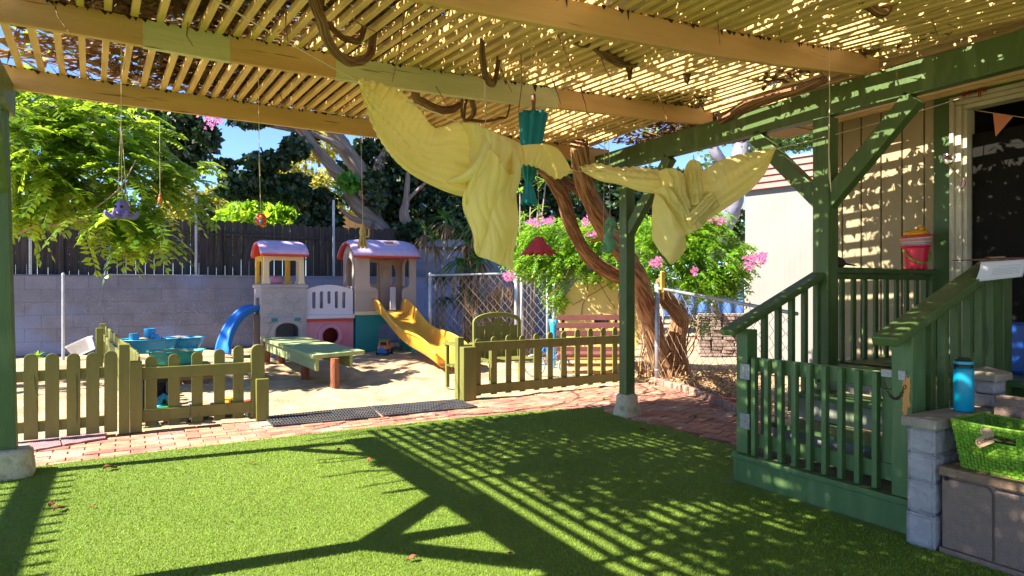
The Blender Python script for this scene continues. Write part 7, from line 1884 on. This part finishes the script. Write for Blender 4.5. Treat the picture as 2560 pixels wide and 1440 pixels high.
# bottle
bo = thing('water_bottle', 'turquoise metal water bottle with black lid standing on the slab', 'bottle'); c = G(2409, 1028, .706); c.z = .7065; c.y = min(c.y, 1.985)
M_bot = mat('turquoise_coat', (0.0, 0.30, 0.46), .35, bump=.1, bscale=200); r_ = .050
MB().lathe([(.001, 0), (r_ - .004, 0), (r_, .006), (r_, .225), (r_ - .004, .238), (.040, .246), (.001, .246)], c, 36).build('body', M_bot, bo, smooth=True)
MB().lathe([(.041, .246), (.047, .247), (.047, .262), (.043, .264), (.001, .264)], c, 30).build('neck_band', mat('lid_black', (.012, .012, .014), .5), bo)
MB().lathe([(.044, .265), (.049, .266), (.049, .280), (.046, .282), (.001, .282)], c, 30).build('lid_ring', mat('lid_turquoise', (.02, .36, .46), .4), bo)
mb = MB(); mb.lathe([(.042, .282), (.040, .290), (.001, .292)], c, 24); mb.box(c.x - .01, c.x + .01, c.y - .028, c.y + .028, c.z + .289, c.z + .303); mb.tube([c + RT * -.05 + V(0, 0, .27), c + RT * -.056 + V(0, 0, .255), c + RT * -.05 + V(0, 0, .235)], .004, 6); mb.build('lid', MATS['lid_black'], bo, bev=.002)
# deck box
M_box = mat('brown_resin', (0.235, 0.155, 0.115), .7, (0.20, .13, .097), scale=30, bump=.4, bscale=90); M_lid = mat('brown_resin_lid', (0.24, 0.145, 0.085), .65, (0.20, .12, .07), scale=20, bump=.4, bscale=90)
db_ = thing('deck_box', 'brown panelled resin storage bench box at the lower right', 'storage box')
yb0, yb1 = .35, 1.872
mb = MB(); mb.box(3.735, 4.30, yb0, yb1, 0, .41); mb.build('body', M_box, db_, bev=.008)
n_ = 6; pw = .235
for i in range(n_):
    y1_ = yb1 - .006 - i * (pw + .012); y0_ = y1_ - pw
    if y0_ < yb0: break
    out = [(y0_, .035), (y1_, .035), (y1_, .40), (y0_ + .02, .40), (y0_, .375)]
    MB().prism(out, (3.735, 0, 0), V(0, 1, 0), UZ, (-.014, 0, 0)).build('front_panel', M_box, db_, bev=.006)
MB().box(3.712, 3.735, yb0, yb1 + .004, -.01, .032).build('plinth', M_box, db_, bev=.005)
MB().box(3.70, 4.28, yb0, yb1 + .004, .413, .462).build('lid', M_lid, db_, bev=.01)
MB().ball((3.715, yb1 - .03, .400), .012, 8, 6).build('hinge_knob', MATS['lid_black'], db_, smooth=True)
mb = MB(); 
MB().box(4.20, 4.26, yb0, yb1 - .03, .466, .64).build('back_panel', M_box, db_, bev=.01); MB().box(4.215, 4.265, yb0, yb1 - .03, .643, .80).build('back_panel', M_box, db_, bev=.012)
# basket with tag
bs = thing('woven_basket', 'lime green woven basket tagged Clothes on the brown box', 'basket')
M_bas = mat('lime_weave', (0.17, 0.36, 0.012), .6, (0.11, 0.25, 0.008), scale=50, bump=.6, bscale=60, rnd=.22)
bx0, bx1, by0, by1, bz0, bz1 = 3.735, 4.06, 1.34, 1.825, .464, .712
def bpt(side, u, v):
    ins = .035 * (1 - v); x0_, x1_, y0_, y1_ = bx0 + ins, bx1 - ins, by0 + ins, by1 - ins; z = bz0 + (bz1 - bz0) * v + (.010 * S_(PI * u) if side in (0, 2) else 0) * -v
    return [V(x0_, y1_ + (y0_ - y1_) * u, z), V(x0_ + (x1_ - x0_) * u, y0_, z), V(x1_, y0_ + (y1_ - y0_) * u, z), V(x1_ + (x0_ - x1_) * u, y1_, z)][side]
nrm_ = [V(-1, 0, 0), V(0, -1, 0), V(1, 0, 0), V(0, 1, 0)]
mb = MB(); rows_, cols_ = 15, 26
for sd_ in range(4):
    cc_ = cols_ if sd_ % 2 == 0 else 18
    for j in range(rows_):
        for i in range(cc_):
            u0, u1 = i / cc_, (i + 1) / cc_; v0, v1 = j / rows_, (j + 1) / rows_
            if sd_ in (0, 2) and .36 < (u0 + u1) / 2 < .60 and .66 < (v0 + v1) / 2 < .86: continue
            o_ = nrm_[sd_] * (.005 if (i + j) % 2 else .0)
            a, b, c, d = bpt(sd_, u0, v0 + .004), bpt(sd_, u1, v0 + .004), bpt(sd_, u1, v1 - .004), bpt(sd_, u0, v1 - .004)
            m_ = (a + c) / 2 + nrm_[sd_] * .006 + o_
            a2, b2, c2_q, d2 = a + o_, b + o_, c + o_, d + o_
            e1 = (b2 + c2_q) / 2; e0 = (a2 + d2) / 2
            mb.add([a2, b2, c2_q, d2, (a2 + b2) / 2 + nrm_[sd_] * .004, (c2_q + d2) / 2 + nrm_[sd_] * .004], [(0, 4, 5, 3), (4, 1, 2, 5)])
mb.build('weave', M_bas, bs, fix=False, thick=.003)
mb = MB()
for sd_ in range(4): mb.tube([bpt(sd_, k / 8, 1.0) for k in range(9)], .008, 6)
mb.build('rim', M_bas, bs)
mb = MB()
pc = [bpt(0, .35, .86), bpt(0, .61, .86), bpt(0, .61, .665), bpt(0, .35, .665)]
for k in range(4): mb.tube([pc[k] + V(-.005, 0, 0), pc[(k + 1) % 4] + V(-.005, 0, 0)], .006, 6)
mb.build('handle_edge', M_bas, bs)
MB().box(bx0 + .045, bx1 - .045, by0 + .045, by1 - .045, bz0, bz0 + .006).build('base', M_bas, bs)
MB().grid(lambda u, v: V(bx0 + .05 + .23 * u, by0 + .06 + .36 * v, .60 + .03 * noise.noise(V(u * 5, v * 5, 1))), 10, 12).build('lining', mat('dark_lining', (.03, .05, .01), .9), bs)
tgp = thing('basket_tag', 'tan kraft tag reading Clothes tied to the basket handle', 'tag'); M_kr = mat('kraft', (.42, .28, .16), .9, (.36, .23, .13), scale=30)
ct_ = PX(2462, 1100, bx0 - .018); ta = math.radians(33); tu = V(0, -math.cos(ta), math.sin(ta)); tv = V(0, math.sin(ta), math.cos(ta))
MB().prism([(-.046, -.026), (.036, -.026), (.040, .022), (-.030, .022), (-.048, .005)], ct_, tu, tv, V(-.0015, 0, 0)).build('card', M_kr, tgp)
MB().prism([(math.cos(a) * .028, S_(a) * .028) for a in [2 * PI * k / 20 for k in range(20)]], ct_ + V(.004, -.012, .035), V(0, -1, 0), UZ, V(-.002, 0, 0)).build('disc', M_kr, tgp)
tc_d = bpy.data.curves.new('tmp', 'FONT'); tc_d.body = 'Clothes'; tc_d.size = .026; tc_d.align_x = 'CENTER'; tc_d.align_y = 'CENTER'; tc_d.extrude = .0003; tc_d.offset = .0004
to = bpy.data.objects.new('tmp', tc_d); tm = bpy.data.meshes.new_from_object(to)
mb = MB(); mb.add([ct_ + V(-.0024, 0, 0) + tu * v_.co.x + tv * (v_.co.y - .002) + V(-v_.co.z, 0, 0) for v_ in tm.vertices], [tuple(p_.vertices) for p_ in tm.polygons]); bpy.data.objects.remove(to); bpy.data.curves.remove(tc_d); mb.build('lettering', mat('marker_ink', (.01, .01, .012), .7), tgp, fix=False)
MB().tube([ct_ + V(-.002, .012, .03), ct_ + V(-.004, .018, .055), bpt(0, .36, .9) + V(-.008, 0, 0), bpt(0, .37, 1.0) + V(-.006, 0, .004)], .002, 5).build('string', M_pwhite, tgp)

# fallen leaves on the turf: each one a thing
lv = [('large curled tan leaf on the turf near the left post', 275, 1170, .055), ('curled brown leaf on the turf under the comb shadow, upper of two', 129, 1262, .035), ('flat orange leaf on the turf just below another leaf', 148, 1272, .045), ('tiny brown leaf alone on the sunny turf at left', 232, 1265, .018), ('tan leaf where the brace shadow meets the beam shadow', 925, 1150, .035), ('small pale leaf inside the upper shadow triangle', 848, 1124, .03), ('brown leaf near the right end of the bricks', 1226, 1046, .03), ('reddish leaf right at the turf edge beside another', 1238, 1052, .03), ('pale leaf low on the sunny turf at centre', 1030, 1396, .03), ('dark leaf in the shade near bottom centre', 1275, 1386, .03), ('brown leaf in the shade right of centre', 1422, 1106, .03), ('grey curled leaf in the shade near the brick edge', 1608, 1075, .035), ('small pinkish petal in the slat shadows', 1358, 1228, .022), ('tiny leaf left of the lower shadow bracket', 632, 1156, .02)]
for (lab, px, py, s_) in lv:
    p = G(px, py, .022); a = rng.uniform(0, 6.28); u_ = V(math.cos(a), S_(a), 0); v_ = V(-S_(a), math.cos(a), 0)
    mb = MB(); mb.grid(lambda u, v: p + u_ * (u - .5) * 2 * s_ + v_ * (v - .5) * s_ * 1.1 * S_(PI * min(.97, max(.03, u))) + V(0, 0, .30 * s_ * abs(v - .5) * 2 + .2 * s_ * S_(u * 5)), 8, 4)
    tag(mb.build('fallen_leaf', M_leafbrown, smooth=True, thick=.001, fix=False), lab, 'leaf', 'dry leaves fallen on the turf')
for (lab, px, py) in (('pink petals fallen on the bricks, nearer the mats', 1087, 1035), ('pink petals fallen on the bricks, nearer the green post', 1119, 1037)):
    mb = MB(); p = G(px, py, .012)
    for k in range(5):
        a = k * 1.26; q = p + V(math.cos(a) * .018, S_(a) * .018, 0); mb.add([p, q + V(-S_(a) * .014, math.cos(a) * .014, .01), q * 2 - p + V(0, 0, .006), q + V(S_(a) * .014, -math.cos(a) * .014, .01)], [(0, 1, 2, 3)])
    tag(mb.build('fallen_blossom', M_petal, fix=False), lab, 'flower', 'blossoms fallen on the bricks')
# sparse brown leaves in the lattice
settle()
